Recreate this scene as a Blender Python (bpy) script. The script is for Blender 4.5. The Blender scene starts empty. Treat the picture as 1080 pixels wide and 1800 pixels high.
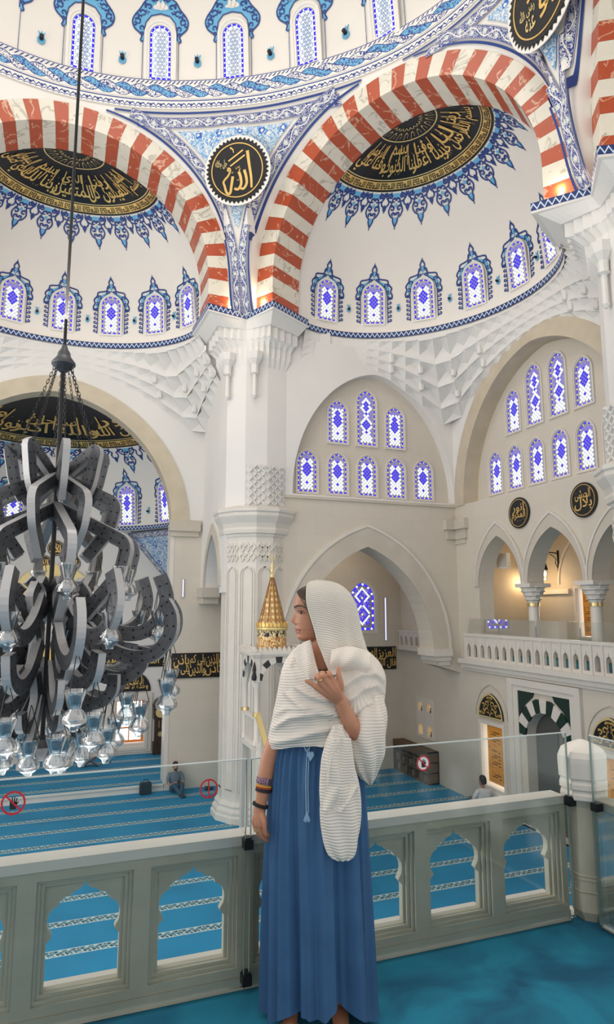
import bpy, math, random
from mathutils import Vector, Matrix
from mathutils.geometry import tessellate_polygon
random.seed(7)
SC = bpy.context.scene
COL = SC.collection
PI = math.pi
R = math.radians
# ------------------------------------------------------------------ camera, world, lights, exposure
cam = bpy.data.cameras.new('camera')
cam.sensor_fit = 'VERTICAL'; cam.sensor_height = 36.0; cam.lens = 36.0 * 1137.0 / 1800.0
cam.clip_start = 0.05; cam.clip_end = 200
camo = bpy.data.objects.new('camera', cam); COL.objects.link(camo)
camo.location = (0, 0, 5.6); camo.rotation_euler = (R(98.35), 0, R(-20.5))
SC.camera = camo
W = bpy.data.worlds.new('world'); SC.world = W; W.use_nodes = True
W.node_tree.nodes['Background'].inputs[0].default_value = (1.0, 0.965, 0.915, 1)
W.node_tree.nodes['Background'].inputs[1].default_value = 0.85
SC.view_settings.view_transform = 'Standard'; SC.view_settings.look = 'None'
SC.view_settings.gamma = 1.0; SC.view_settings.use_curve_mapping = False
SC.view_settings.exposure = 0.32
SC.cycles.max_bounces = 8; SC.cycles.diffuse_bounces = 5; SC.cycles.transparent_max_bounces = 24
SC.cycles.caustics_reflective = False; SC.cycles.caustics_refractive = False
SC.cycles.sample_clamp_indirect = 6.0

def lamp(name, kind, loc, energy, color=(1, 1, 1), rot=(0, 0, 0), **kw):
    l = bpy.data.lights.new(name, kind); l.energy = energy; l.color = color
    for k, v in kw.items(): setattr(l, k, v)
    o = bpy.data.objects.new(name, l); COL.objects.link(o); o.location = loc; o.rotation_euler = rot
    return o
# daylight of the tall windows in the unseen side of the hall, and of the windows ringing the main dome
lamp('daylight_side_windows', 'AREA', (-9.5, 10.0, 9.0), 620, (1.0, 0.95, 0.89), (0, R(-90), 0), shape='RECTANGLE', size=9, size_y=9)
lamp('daylight_dome_windows', 'AREA', (-0.3, 8.6, 24.5), 560, (1.0, 0.955, 0.895), (0, 0, 0), shape='DISK', size=9)
lamp('chandelier_glow', 'POINT', (-0.15, 9.3, 2.2), 110, (1.0, 0.93, 0.82), shadow_soft_size=1.2)
lamp('added_vault_uplight', 'AREA', (-0.15, 9.25, 9.6), 330, (1.0, 0.90, 0.76), (R(180), 0, 0), shape='DISK', size=1.2)  # added light, no fitting of the chandelier; brightens arch soffits and domes

# ------------------------------------------------------------------ mesh helpers
class Fr:
    """a flat frame: u along U, v up, d along N (into the wall)"""
    def __init__(s, O, U, N, V=(0, 0, 1)):
        s.O = Vector(O); s.U = Vector(U).normalized(); s.N = Vector(N).normalized(); s.V = Vector(V).normalized()
    def __call__(s, u, v, d=0.0): return s.O + s.U * u + s.V * v + s.N * d

class MB:
    def __init__(s): s.v = []; s.f = []; s.m = []; s.uv = []
    def add(s, vs, fs, m=0, uvs=None):
        o = len(s.v); s.v += [tuple(x) for x in vs]
        for i, f in enumerate(fs):
            s.f.append([o + k for k in f]); s.m.append(m); s.uv.append(uvs[i] if uvs else None)
        return s
    def box(s, a, b, m=0):
        x0, y0, z0 = a; x1, y1, z1 = b
        return s.add([(x0,y0,z0),(x1,y0,z0),(x1,y1,z0),(x0,y1,z0),(x0,y0,z1),(x1,y0,z1),(x1,y1,z1),(x0,y1,z1)],
            [(0,3,2,1),(4,5,6,7),(0,1,5,4),(1,2,6,5),(2,3,7,6),(3,0,4,7)], m)
    def fbox(s, fr, a, b, m=0):
        u0, v0, d0 = a; u1, v1, d1 = b
        P = [fr(u0,v0,d0),fr(u1,v0,d0),fr(u1,v0,d1),fr(u0,v0,d1),fr(u0,v1,d0),fr(u1,v1,d0),fr(u1,v1,d1),fr(u0,v1,d1)]
        return s.add(P, [(0,3,2,1),(4,5,6,7),(0,1,5,4),(1,2,6,5),(2,3,7,6),(3,0,4,7)], m)
    def grid(s, fn, nu, nv, m=0, uvf=None, cu=False):
        vs = [fn(i / nu, j / nv) for j in range(nv + 1) for i in range(nu + (0 if cu else 1))]
        w = nu + (0 if cu else 1); fs = []; uvs = []
        for j in range(nv):
            for i in range(nu):
                i2 = (i + 1) % w if cu else i + 1
                fs.append((j*w+i, j*w+i2, (j+1)*w+i2, (j+1)*w+i))
                if uvf: uvs.append([uvf(a / nu, b / nv) for a, b in ((i,j),(i+1,j),(i+1,j+1),(i,j+1))])
        return s.add(vs, fs, m, uvs if uvf else None)
    def loft(s, rings, m=0, cap=True, closed=True):
        n = len(rings[0]); vs = [p for r in rings for p in r]; fs = []
        for j in range(len(rings) - 1):
            for i in range(n if closed else n - 1):
                k = (i + 1) % n; fs.append((j*n+i, j*n+k, (j+1)*n+k, (j+1)*n+i))
        if cap and closed: fs.append(tuple(reversed(range(n)))); fs.append(tuple(range((len(rings)-1)*n, len(rings)*n)))
        return s.add(vs, fs, m)
    def lathe(s, prof, n=24, o=(0, 0, 0), m=0, cap=True, ph=0.0):
        o = Vector(o)
        return s.loft([[o + Vector((r*math.cos(2*PI*i/n+ph), r*math.sin(2*PI*i/n+ph), z)) for i in range(n)] for r, z in prof], m, cap)
    def tube(s, path, r, n=8, m=0, cap=True):
        P = [Vector(p) for p in path]; rs = r if isinstance(r, (list, tuple)) else [r] * len(P); rings = []; up = None
        for i, p in enumerate(P):
            t = (P[min(i+1, len(P)-1)] - P[max(i-1, 0)])
            if t.length < 1e-9: t = Vector((0, 0, 1))
            t.normalize()
            if up is None: up = Vector((0,0,1)) if abs(t.z) < .9 else Vector((1,0,0))
            x = up - t * up.dot(t)
            if x.length < 1e-5: x = Vector((1, 0.1, 0)) - t * t.x
            x.normalize(); y = t.cross(x); up = x
            rings.append([p + (x*math.cos(2*PI*k/n) + y*math.sin(2*PI*k/n)) * rs[i] for k in range(n)])
        return s.loft(rings, m, cap)
    def prism(s, fr, outer, d0, d1, holes=(), m=0, ms=None, back=True):
        ms = m if ms is None else ms
        loops = [list(outer)] + [list(h) for h in holes]
        flat = [p for l in loops for p in l]
        tri = tessellate_polygon([[Vector((p[0], p[1], 0)) for p in l] for l in loops])
        s.add([fr(p[0], p[1], d0) for p in flat], [tuple(t) for t in tri], m)
        if back: s.add([fr(p[0], p[1], d1) for p in flat], [tuple(reversed(t)) for t in tri], m)
        for l in loops:
            n = len(l)
            s.add([fr(p[0], p[1], d0) for p in l] + [fr(p[0], p[1], d1) for p in l], [(i, (i+1) % n, n+(i+1) % n, n+i) for i in range(n)], ms)
        return s
    def band(s, a, b, m=0, closed=False):
        """quads between two 3D polylines"""
        n = len(a)
        return s.add(list(a) + list(b), [(i, (i+1) % n, n+(i+1) % n, n+i) for i in range(n if closed else n-1)], m)
    def build(s, name, mats, parent=None, smooth=None, label=None, cat=None, group=None, kind=None, loc=None):
        me = bpy.data.meshes.new(name); me.from_pydata(s.v, [], s.f)
        if not isinstance(mats, (list, tuple)): mats = [mats]
        for x in mats: me.materials.append(x)
        if len(mats) > 1: me.polygons.foreach_set('material_index', s.m)
        if any(u is not None for u in s.uv):
            uvl = me.uv_layers.new(name='UVMap'); d = []
            for f, u in zip(s.f, s.uv):
                for k in range(len(f)): d += (u[k] if u else (0.0, 0.0))
            uvl.data.foreach_set('uv', d)
        me.update()
        if smooth is not None:
            me.polygons.foreach_set('use_smooth', [True] * len(me.polygons)); me.set_sharp_from_angle(angle=R(smooth))
        return link(name, me, parent, label, cat, group, kind, loc)

def link(name, data, parent=None, label=None, cat=None, group=None, kind=None, loc=None):
    o = bpy.data.objects.new(name, data); COL.objects.link(o)
    if parent: o.parent = parent
    if loc is not None: o.location = loc
    tag(o, label, cat, group, kind); return o
def tag(o, label=None, cat=None, group=None, kind=None):
    if label: o['label'] = label
    if cat: o['category'] = cat
    if group: o['group'] = group
    if kind: o['kind'] = kind
    return o
def empty(name, loc=(0, 0, 0), label=None, cat=None, group=None, kind=None, rz=0.0):
    o = link(name, None, None, label, cat, group, kind, loc); o.rotation_euler = (0, 0, rz); return o
def dup(root, loc=None, label=None, rz=None, parent=None, mw=None):
    r = root.copy(); COL.objects.link(r)
    if parent: r.parent = parent
    if mw is not None: r.matrix_local = mw
    if loc is not None: r.location = loc
    if rz is not None: r.rotation_euler = (0, 0, rz)
    if label: r['label'] = label
    for ch in list(root.children):
        c = ch.copy(); COL.objects.link(c); c.parent = r
        for g in ch.children:
            d = g.copy(); COL.objects.link(d); d.parent = c
    return r
def basis(O, U, V, N):
    m = Matrix.Identity(4)
    for i, a in enumerate((U, V, N)):
        a = Vector(a).normalized()
        for k in range(3): m[k][i] = a[k]
    for k in range(3): m[k][3] = O[k]
    return m
def lerp(a, b, t): return a + (b - a) * t
def interp(tab, x):
    if x <= tab[0][0]: return tab[0][1]
    for (a, fa), (b, fb) in zip(tab, tab[1:]):
        if x <= b: return fa + (fb - fa) * (x - a) / (b - a)
    return tab[-1][1]
def smooth_interp(tab, x):
    n = len(tab)
    if x <= tab[0][0]: return tab[0][1]
    if x >= tab[-1][0]: return tab[-1][1]
    for i in range(n - 1):
        if x <= tab[i+1][0]:
            t = (x - tab[i][0]) / (tab[i+1][0] - tab[i][0]); p = [tab[max(0, min(n-1, i+k))][1] for k in (-1, 0, 1, 2)]
            return 0.5*((2*p[1]) + (-p[0]+p[2])*t + (2*p[0]-5*p[1]+4*p[2]-p[3])*t*t + (-p[0]+3*p[1]-3*p[2]+p[3])*t**3)
def crom(pts, n=6, closed=False):
    P = [Vector(p) for p in pts]; out = []; N = len(P)
    rng = range(N) if closed else range(N - 1)
    g = (lambda k: P[k % N]) if closed else (lambda k: P[max(0, min(N-1, k))])
    for i in rng:
        a, b, c, d = g(i-1), g(i), g(i+1), g(i+2)
        for k in range(n):
            t = k / n; out.append(0.5*((2*b) + (c-a)*t + (2*a-5*b+4*c-d)*t*t + (3*b-a-3*c+d)*t**3))
    if not closed: out.append(P[-1])
    return out
# 2D outlines -----------------------------------------------------
def arc(cx, cy, r, a0, a1, n=16): return [(cx + r*math.cos(R(lerp(a0, a1, i/n))), cy + r*math.sin(R(lerp(a0, a1, i/n)))) for i in range(n+1)]
def parch(cx, half, spring, apex, n=14):
    """pointed arch curve from right springing over the apex to left springing"""
    h = apex - spring
    if h <= half * 1.0001: # flatter or round: elliptical with slight point
        return [(cx + half*math.cos(PI*i/(2*n)), spring + h*math.sin(PI*i/(2*n))) for i in range(2*n+1)]
    c = (h*h - half*half) / (2*half); r = half + c; am = math.atan2(h, c)
    right = [(cx - c + r*math.cos(am*i/n), spring + r*math.sin(am*i/n)) for i in range(n+1)]
    return right + [(2*cx - x, y) for x, y in reversed(right[:-1])]
def blunt(cx, half, spring, apex, n=14, k=0.55):
    """softly pointed Ottoman arch: round haunches that straighten towards the apex"""
    out = []; h = apex - spring
    for i in range(n+1):
        t = PI/2*i/n; x = half*math.cos(t); y = h*(math.sin(t)*(1-k*0.12*math.cos(t)) + 0) ; out.append((cx+x, spring+y))
    return out + [(2*cx - x, y) for x, y in reversed(out[:-1])]
def opening(cx, half, sill, spring, apex, fn=parch, n=10): return [(cx-half, sill), (cx+half, sill)] + fn(cx, half, spring, apex, n)
def rect(u0, v0, u1, v1): return [(u0, v0), (u1, v0), (u1, v1), (u0, v1)]
# ------------------------------------------------------------------ materials
class Ex:
    """arithmetic on shader sockets"""
    def __init__(s, t, k): s.t = t; s.k = k
    def op(s, o, *a):
        n = s.t.nodes.new('ShaderNodeMath'); n.operation = o
        for i, x in enumerate((s,) + a):
            if isinstance(x, Ex): s.t.links.new(x.k, n.inputs[i])
            else: n.inputs[i].default_value = float(x)
        return Ex(s.t, n.outputs[0])
    def __add__(s, b): return s.op('ADD', b)
    __radd__ = __add__
    def __sub__(s, b): return s.op('SUBTRACT', b)
    def __rsub__(s, b): return (s * -1.0) + b
    def __mul__(s, b): return s.op('MULTIPLY', b)
    __rmul__ = __mul__
    def __truediv__(s, b): return s.op('DIVIDE', b)
    def sin(s): return s.op('SINE')
    def abs(s): return s.op('ABSOLUTE')
    def frac(s): return s.op('FRACT')
    def floor(s): return s.op('FLOOR')
    def sqrt(s): return s.op('SQRT')
    def lt(s, b): return s.op('LESS_THAN', b)
    def gt(s, b): return s.op('GREATER_THAN', b)
    def mn(s, b): return s.op('MINIMUM', b)
    def mx(s, b): return s.op('MAXIMUM', b)
def newmat(name):
    m = bpy.data.materials.new(name); m.use_nodes = True; t = m.node_tree; b = t.nodes['Principled BSDF']; return m, t, b
def rgb(c): return (c[0], c[1], c[2], 1.0)
def hexc(h):
    v = [int(h[i:i+2], 16)/255 for i in (0, 2, 4)]
    return tuple(x/12.92 if x <= .04045 else ((x+.055)/1.055)**2.4 for x in v)
def mat(name, c, rough=.6, metal=0.0, var=0.0, scale=4.0, c2=None, bump=0.0, bscale=60.0, spec=None, emit=None, estr=0.0, coat=0.0):
    m, t, b = newmat(name); c = hexc(c) if isinstance(c, str) else c
    b.inputs['Base Color'].default_value = rgb(c); b.inputs['Roughness'].default_value = rough; b.inputs['Metallic'].default_value = metal
    if spec is not None: b.inputs['Specular IOR Level'].default_value = spec
    if coat: b.inputs['Coat Weight'].default_value = coat
    if emit is not None:
        b.inputs['Emission Color'].default_value = rgb(hexc(emit) if isinstance(emit, str) else emit); b.inputs['Emission Strength'].default_value = estr
    if var or c2 is not None:
        n = t.nodes.new('ShaderNodeTexNoise'); n.inputs['Scale'].default_value = scale; n.inputs['Detail'].default_value = 6
        co = t.nodes.new('ShaderNodeTexCoord'); t.links.new(co.outputs['Object'], n.inputs['Vector'])
        r = t.nodes.new('ShaderNodeValToRGB'); t.links.new(n.outputs[0], r.inputs[0])
        d = (hexc(c2) if isinstance(c2, str) else c2) if c2 is not None else tuple(x*(1-var) for x in c)
        r.color_ramp.elements[0].position = .3; r.color_ramp.elements[1].position = .7
        r.color_ramp.elements[0].color = rgb(d); r.color_ramp.elements[1].color = rgb(c); t.links.new(r.outputs[0], b.inputs['Base Color'])
    if bump:
        n = t.nodes.new('ShaderNodeTexNoise'); n.inputs['Scale'].default_value = bscale; n.inputs['Detail'].default_value = 4
        co = t.nodes.new('ShaderNodeTexCoord'); t.links.new(co.outputs['Object'], n.inputs['Vector'])
        p = t.nodes.new('ShaderNodeBump'); p.inputs['Strength'].default_value = bump; p.inputs['Distance'].default_value = .01
        t.links.new(n.outputs[0], p.inputs['Height']); t.links.new(p.outputs[0], b.inputs['Normal'])
    return m
def pattern(name, base, fn, rough=.5, coords='UV', bump=None):
    """fn(u, v, w, tree) -> list of (mask, colour) laid over the base colour"""
    m, t, b = newmat(name); co = t.nodes.new('ShaderNodeTexCoord'); sp = t.nodes.new('ShaderNodeSeparateXYZ')
    t.links.new(co.outputs[coords], sp.inputs[0]); u, v, w = (Ex(t, sp.outputs[i]) for i in range(3))
    cur = None; basec = hexc(base) if isinstance(base, str) else base
    for mask, c in fn(u, v, w, t):
        mx = t.nodes.new('ShaderNodeMix'); mx.data_type = 'RGBA'; t.links.new(mask.k, mx.inputs[0])
        if cur is None: mx.inputs[6].default_value = rgb(basec)
        else: t.links.new(cur, mx.inputs[6])
        mx.inputs[7].default_value = rgb(hexc(c) if isinstance(c, str) else c); cur = mx.outputs[2]
    t.links.new(cur, b.inputs['Base Color']); b.inputs['Roughness'].default_value = rough
    return m
def noise(t, vec, scale, detail=3.0, dist=0.0):
    n = t.nodes.new('ShaderNodeTexNoise'); n.inputs['Scale'].default_value = scale; n.inputs['Detail'].default_value = detail; n.inputs['Distortion'].default_value = dist
    if vec is not None: t.links.new(vec, n.inputs['Vector'])
    return Ex(t, n.outputs[0])
def comb(t, x, y, z=0.0):
    n = t.nodes.new('ShaderNodeCombineXYZ')
    for i, a in enumerate((x, y, z)):
        if isinstance(a, Ex): t.links.new(a.k, n.inputs[i])
        else: n.inputs[i].default_value = a
    return n.outputs[0]
def glow(name, c, s):
    m = bpy.data.materials.new(name); m.use_nodes = True; t = m.node_tree; t.nodes.clear()
    e = t.nodes.new('ShaderNodeEmission'); e.inputs[0].default_value = rgb(hexc(c) if isinstance(c, str) else c); e.inputs[1].default_value = s
    o = t.nodes.new('ShaderNodeOutputMaterial'); t.links.new(e.outputs[0], o.inputs[0]); return m
def thin_glass(name, tint=(1, 1, 1), gl=.12, rough=.02, edge=1.0):
    m = bpy.data.materials.new(name); m.use_nodes = True; t = m.node_tree; t.nodes.clear()
    tr = t.nodes.new('ShaderNodeBsdfTransparent'); tr.inputs[0].default_value = rgb(tint)
    g = t.nodes.new('ShaderNodeBsdfGlossy'); g.inputs['Roughness'].default_value = rough; g.inputs[0].default_value = (1, 1, 1, 1)
    lw = t.nodes.new('ShaderNodeLayerWeight'); lw.inputs[0].default_value = .25
    a = Ex(t, lw.outputs['Fresnel']) * edge; a = a + gl * .3
    mx = t.nodes.new('ShaderNodeMixShader'); t.links.new(a.mn(.9).k, mx.inputs[0]); t.links.new(tr.outputs[0], mx.inputs[1]); t.links.new(g.outputs[0], mx.inputs[2])
    o = t.nodes.new('ShaderNodeOutputMaterial'); t.links.new(mx.outputs[0], o.inputs[0]); return m

PLASTER = mat('white_plaster', (.77, .75, .725), .75, var=.05, scale=.7, bump=.03, bscale=8)
DOMEP = mat('dome_plaster', (.83, .795, .745), .75, var=.04, scale=.5)
CARVED = mat('carved_white', (.76, .745, .72), .7, var=.04, scale=1.5)
STONE = mat('beige_stone', (.60, .545, .47), .7, c2=(.52, .47, .40), scale=1.3, bump=.05, bscale=20)
STONE2 = mat('honey_stone', (.60, .52, .40), .7, c2=(.52, .45, .34), scale=2.0)
MARBLE = mat('balustrade_marble', (.50, .47, .375), .5, c2=(.40, .385, .305), scale=5, bump=.05, bscale=30)
WHITEM = mat('white_marble', (.71, .67, .615), .4, var=.06, scale=3)
GOLD = mat('gold_leaf', (.90, .60, .20), .35, metal=.55, var=.15, scale=3)
GOLDP = mat('gold_pale', (.78, .62, .28), .4, metal=.4)
BLACK = mat('black_panel', (.006, .007, .010), .35)
NAVY = mat('navy_paint', (.012, .045, .22), .5)
SKYB = mat('sky_blue_paint', (.13, .42, .68), .5)
WHITEP = mat('white_paint', (.80, .78, .74), .6)
STEEL = mat('grey_steel', (.135, .14, .155), .38, metal=.55, c2=(.055, .058, .068), scale=3.5)
STEELE = mat('bright_steel_edge', (.46, .46, .47), .42, metal=.4)
IRON = mat('dark_iron', (.02, .02, .022), .45, metal=.5)
WOOD = mat('orange_wood', (.86, .40, .06), .45, c2=(.74, .31, .04), scale=9)
DARKW = mat('dark_wood', (.055, .028, .016), .4, c2=(.03, .015, .01), scale=9)
BRASS = mat('brass', (.72, .56, .27), .3, metal=.85)
GREEN = mat('dark_green_marble', (.006, .028, .022), .3)
GLASS = thin_glass('clear_glass', (.965, .985, .98), .08, .03, .7)
CRYSTAL = thin_glass('lamp_crystal', (.90, .92, .93), .5, .05, 1.6)
CLGLASS = mat('glass_edge', (.35, .5, .47), .15)
def veined(name, c, vein, sc=1.1, w=.035):
    def f(u, v, x, t):
        oi = t.nodes.new('ShaderNodeObjectInfo'); r = Ex(t, oi.outputs['Random'])
        co = comb(t, u + r*17.0, v + r*31.0, x); n = noise(t, co, sc, 6, 1.6); n2 = noise(t, co, sc*3, 5, .6)
        return [((n2 - .5) * 1.4 + .15, tuple(k*.82 for k in c)), ((n - .5).abs().lt(w) * n2.gt(.46), vein)]
    return pattern(name, c, f, .4, 'Object')
REDM = veined('red_marble', (.44, .075, .026), (.62, .33, .22), 1.0, .012)
WHTM = veined('ivory_marble', (.74, .70, .60), (.50, .46, .38), .8, .014)
# ------------------------------------------------------------------ pattern materials (u in metres along a band, v 0..1 across)
DB = (.010, .040, .24); LB = (.15, .44, .70); WH = (.80, .78, .74)
def f_scroll(u, v, w, t):
    p = u / .80; s = (p * 2*PI).sin(); vine = (v - .5 - s * .26).abs().lt(.05)
    lo = noise(t, comb(t, u*7.0, v*2.6), 2.2, 3, .8); leaf = (lo - .5).abs().lt(.035) * (v - .5).abs().lt(.40)
    q = ((p * 2).frac() - .5) * .40; k = (p * 2 - .0).floor(); side = (k * PI + PI/2).sin()
    dv = (v - .5 + side * .10) * .33; d2 = q*q + dv*dv
    return [(leaf, WH), (vine, WH), (d2.lt(.0040), WH), (d2.lt(.0022), LB), (d2.lt(.0012), (.85, .78, .55)),
            ((v - .5).abs().gt(.45), WH), ((v - .5).abs().gt(.475), DB)]
def f_lace(u, v, w, t):
    p = (u / .30); s = (p * 2*PI).sin().abs(); x = (p.frac() - .5) * .30
    d2 = x*x + ((v - .42) * .26) * ((v - .42) * .26)
    return [((v - .25 - s*.30).abs().lt(.075), DB), ((v - .12 - s*.12).abs().lt(.04), DB), (d2.lt(.0016), DB), (v.gt(.80), DB), (v.gt(.92), WH)]
def f_inter(u, v, w, t):
    p = u / .92; s = (p * 2*PI).sin() * .21; y = v - .5; da, db = (y - s).abs(), (y + s).abs(); co = (p * 2*PI + PI/2).sin().gt(0)
    bl = noise(t, comb(t, u*5.6, v*1.9), 2.6, 1, .5); blob = (bl - .5).abs().lt(.05)
    A, B = da.lt(.27), db.lt(.27); ea = A * da.gt(.21); eb = B * db.gt(.21); top = A * co; topB = B * (1 - co)
    return [(B, WH), (B * blob, DB), (eb, DB), (A, LB), (A * blob, DB), (ea, DB), (topB, WH), (topB * blob, DB), (topB * eb, DB)]
def f_rope(u, v, w, t):
    return [((v - .5).abs().lt(.5), WH), (((u / .13 + v * 1.2).frac() - .5).abs().gt(.32) * (v - .5).abs().lt(.30), DB), (((v - .5).abs() - .42).abs().lt(.07), DB)]
def f_zig(u, v, w, t):
    z = ((u / .15).frac() - .5).abs() * 2
    return [((v - .15 - z * .7).abs().lt(.13), (.62, .74, .86)), (v.lt(.06), DB)]
def f_arab(u, v, w, t):
    co = comb(t, u, v); n = noise(t, co, 6.5, 1, 1.6); m = noise(t, co, 4.5, 1, .9)
    cx = (u / .62).frac() - .5; cy = (v / .62).frac() - .5; d2 = cx*cx + cy*cy; rag = noise(t, co, 9, 2, .4)
    return [((n - .5).abs().lt(.05), (.16, .38, .66)), ((m - .5).abs().lt(.022), (.10, .27, .58)), ((n - .62).abs().lt(.022), (.25, .5, .74)),
            ((d2 + (rag - .5) * .09).lt(.018), (.03, .13, .50)), ((d2 + (rag - .5) * .03).lt(.004), WH)]
def f_carpet(u, v, w, t):
    s = ((v - 11.04) / 1.035).frac(); inb = s.lt(.225); k = s / .225; p = u / .42
    wav = (p * 2*PI).sin() * .22
    ln1 = ((p*3 + k*1.0).frac() - .5).abs().lt(.11); ln2 = ((p*3 - k*1.6).frac() - .5).abs().lt(.10)
    cell = (((p*6 + k*1.3).frac() - .5).abs().lt(.27)) * (((k*4.0 - wav*2.4).frac() - .5).abs().lt(.30)) * (k - .5 - wav*.6).abs().lt(.22)
    edge = (k - .5).abs().gt(.41); nap = noise(t, comb(t, u, v), .8, 4, .2)
    return [((nap - .45) * 2.2, (.010, .135, .27)), (inb, (.10, .25, .33)), (inb * (ln1 + ln2).mn(1), (.50, .58, .58)), (inb * cell, (.012, .016, .02)), (inb * edge, (.50, .60, .62)), (inb * (k - .5).abs().gt(.475), (.06, .2, .3))]
def f_plaincarpet(u, v, w, t):
    n = noise(t, comb(t, u, v), 2.2, 6, .9); g = noise(t, comb(t, u, v), 90, 2, 0)
    return [((n - .40) * 4.0, (.005, .095, .185)), ((g - .55) * 1.2, (.006, .12, .17))]
SCROLL = pattern('scroll_border', DB, f_scroll); LACE = pattern('lace_border', WH, f_lace); INTER = pattern('interlace_border', WH, f_inter)
ROPE = pattern('rope_border', WH, f_rope); ZIG = pattern('zigzag_border', (.012, .035, .16), f_zig); ARAB = pattern('arabesque_field', (.74, .76, .77), f_arab)
CARPET = pattern('striped_carpet', (.013, .205, .40), f_carpet, .95, 'Object'); GCARPET = pattern('plain_teal_carpet', (.012, .225, .36), f_plaincarpet, .95, 'Object')
def stone_blocks(name, c, var=.07):
    def f(u, v, w, t):
        a = u + v; row = (w / .55).floor(); x = (a / 1.1 + row * .5); cell = x.floor()
        wn = t.nodes.new('ShaderNodeTexWhiteNoise'); wn.noise_dimensions = '2D'; t.links.new(comb(t, cell, row), wn.inputs['Vector']); q = Ex(t, wn.outputs['Value'])
        n = noise(t, comb(t, u, v, w), 2.2, 6, .3)
        j = ((x.frac() - .5).abs().gt(.4955) + ((w / .55).frac() - .5).abs().gt(.491)).mn(1)
        return [(q * .55, tuple(k*(1-var) for k in c)), ((n - .45) * 1.3, tuple(k*(1-var*1.3) for k in c)), (j * .5, tuple(k*.82 for k in c))]
    return pattern(name, c, f, .7, 'Object')
BLOCKS = stone_blocks('ashlar_stone', (.64, .585, .505))
# ------------------------------------------------------------------ key places of the building
HC = Vector((-.3, 9.3, 0))                       # axis of the main dome
XW, YT, YQ, YB = 11.57, 17.45, 21.2, 25.6        # side wall, transverse wall, qibla wall, apse wall
GZ = 3.97                                        # gallery floor
ML, EL, NL = Vector((-.35, 17.3, 0)), Vector((1, 0, 0)), Vector((0, 1, 0))
MR, ER, NR = Vector((7.16, 13.33, 0)), Vector((.531, -.848, 0)).normalized(), Vector((.848, .531, 0)).normalized()
M3, E3, N3 = Vector((7.16, 5.27, 0)), Vector((-.531, -.848, 0)).normalized(), Vector((.848, -.531, 0)).normalized()
AZ, ARI, ARO, ADEP = 14.95, 3.80, 4.40, 1.2      # arch centre height, intrados, extrados, soffit depth
ZC = 14.0
FT = Fr((0, YT, 0), (1, 0, 0), (0, 1, 0)); FQ = Fr((0, YQ, 0), (1, 0, 0), (0, 1, 0)); FS = Fr((XW, 0, 0), (0, 1, 0), (1, 0, 0)); FB = Fr((0, YB, 0), (1, 0, 0), (0, 1, 0))
def S(name, mb, m, label, cat, **k): return mb.build(name, m, label=label, cat=cat, kind='structure', **k)
# floors
b = MB(); b.add([(-11, -2, 0), (XW, -2, 0), (XW, YQ+.3, 0), (-11, YQ+.3, 0)], [(0, 1, 2, 3)]); b.box((-11, -2, -.3), (XW, YQ+.3, -.01))
FLOOR = S('floor', b, CARPET, 'blue prayer hall carpet with lace patterned stripes', 'floor')
b = MB(); b.box((-6, YQ-.02, .001), (3.19, YB, .2), 1); b.add([(-6, YQ, .221), (4.1, YQ, .221), (4.1, YB, .221), (-6, YB, .221)], [(0, 1, 2, 3)], 0); b.box((-6, YQ-.06, .16), (3.18, YQ+.12, .218), 1)
S('apse_floor', b, [CARPET, WHITEM], 'raised blue carpeted step of the apse behind the chandelier', 'floor')
b = MB(); b.add([(-5, -2.5, GZ), (2.85, -2.5, GZ), (2.85, 3.0, GZ), (-5, 3.0, GZ)], [(0, 1, 2, 3)], 0); b.box((-5, -2.5, GZ-.35), (2.95, 3.10, GZ-.004), 1)
S('gallery_floor', b, [GCARPET, WHITEM], 'plain teal carpeted floor of the gallery under the woman', 'floor')
# ---- qibla wall with the apse arch and, behind the transverse arch, the side room window
AC, AH, ASP, AAP = -.55, 3.75, 8.3, 12.35
b = MB()
b.prism(FQ, rect(-10, 0, XW+3, 14.1), 0, .55, [opening(AC, AH, .001, ASP, AAP, blunt, 18), opening(10.05, .52, 4.72, 5.9, 6.56), opening(7.15, .52, 4.72, 5.9, 6.56)], 0)
WQ = S('wall_front', b, PLASTER, 'tall white qibla wall pierced by the wide apse arch', 'wall')
def lower_skin(name, outer, fr, d, m, parent, holes=()):
    b = MB(); b.prism(fr, outer, -d, 0, holes); return b.build(name, m, parent)
lower_skin('stone_facing', rect(4.22, 0, XW, 8.3), FQ, .02, BLOCKS, WQ, [opening(10.05, .52, 4.72, 5.9, 6.56), opening(7.15, .52, 4.72, 5.9, 6.56)])
lower_skin('stone_facing', rect(3.2, 0, 4.22, 8.3), FQ, .02, BLOCKS, WQ)
b = MB(); o = blunt(AC, AH+.55, ASP, AAP+.5, 18); i = blunt(AC, AH-.02, ASP, AAP-.02, 18)
b.prism(FQ, o + i[::-1], -.05, .5); b.build('archivolt', STONE2, WQ)
for sx in (AC+AH+.42, AC-AH-.42):
    b = MB(); b.fbox(FQ, (sx-.50, 8.05, -.18), (sx+.50, 8.35, .1)); b.fbox(FQ, (sx-.46, 7.88, -.11), (sx+.46, 8.05, .1)); b.fbox(FQ, (sx-.50, 8.35, -.10), (sx+.50, 8.42, .1)); b.build('pilaster_cap', STONE, WQ)
b = MB(); b.box((AC+AH-.03, YQ-.03, .2), (AC+AH+.10, YQ+.55, 8.3)); b.build('jamb', WHITEM, WQ)
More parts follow.
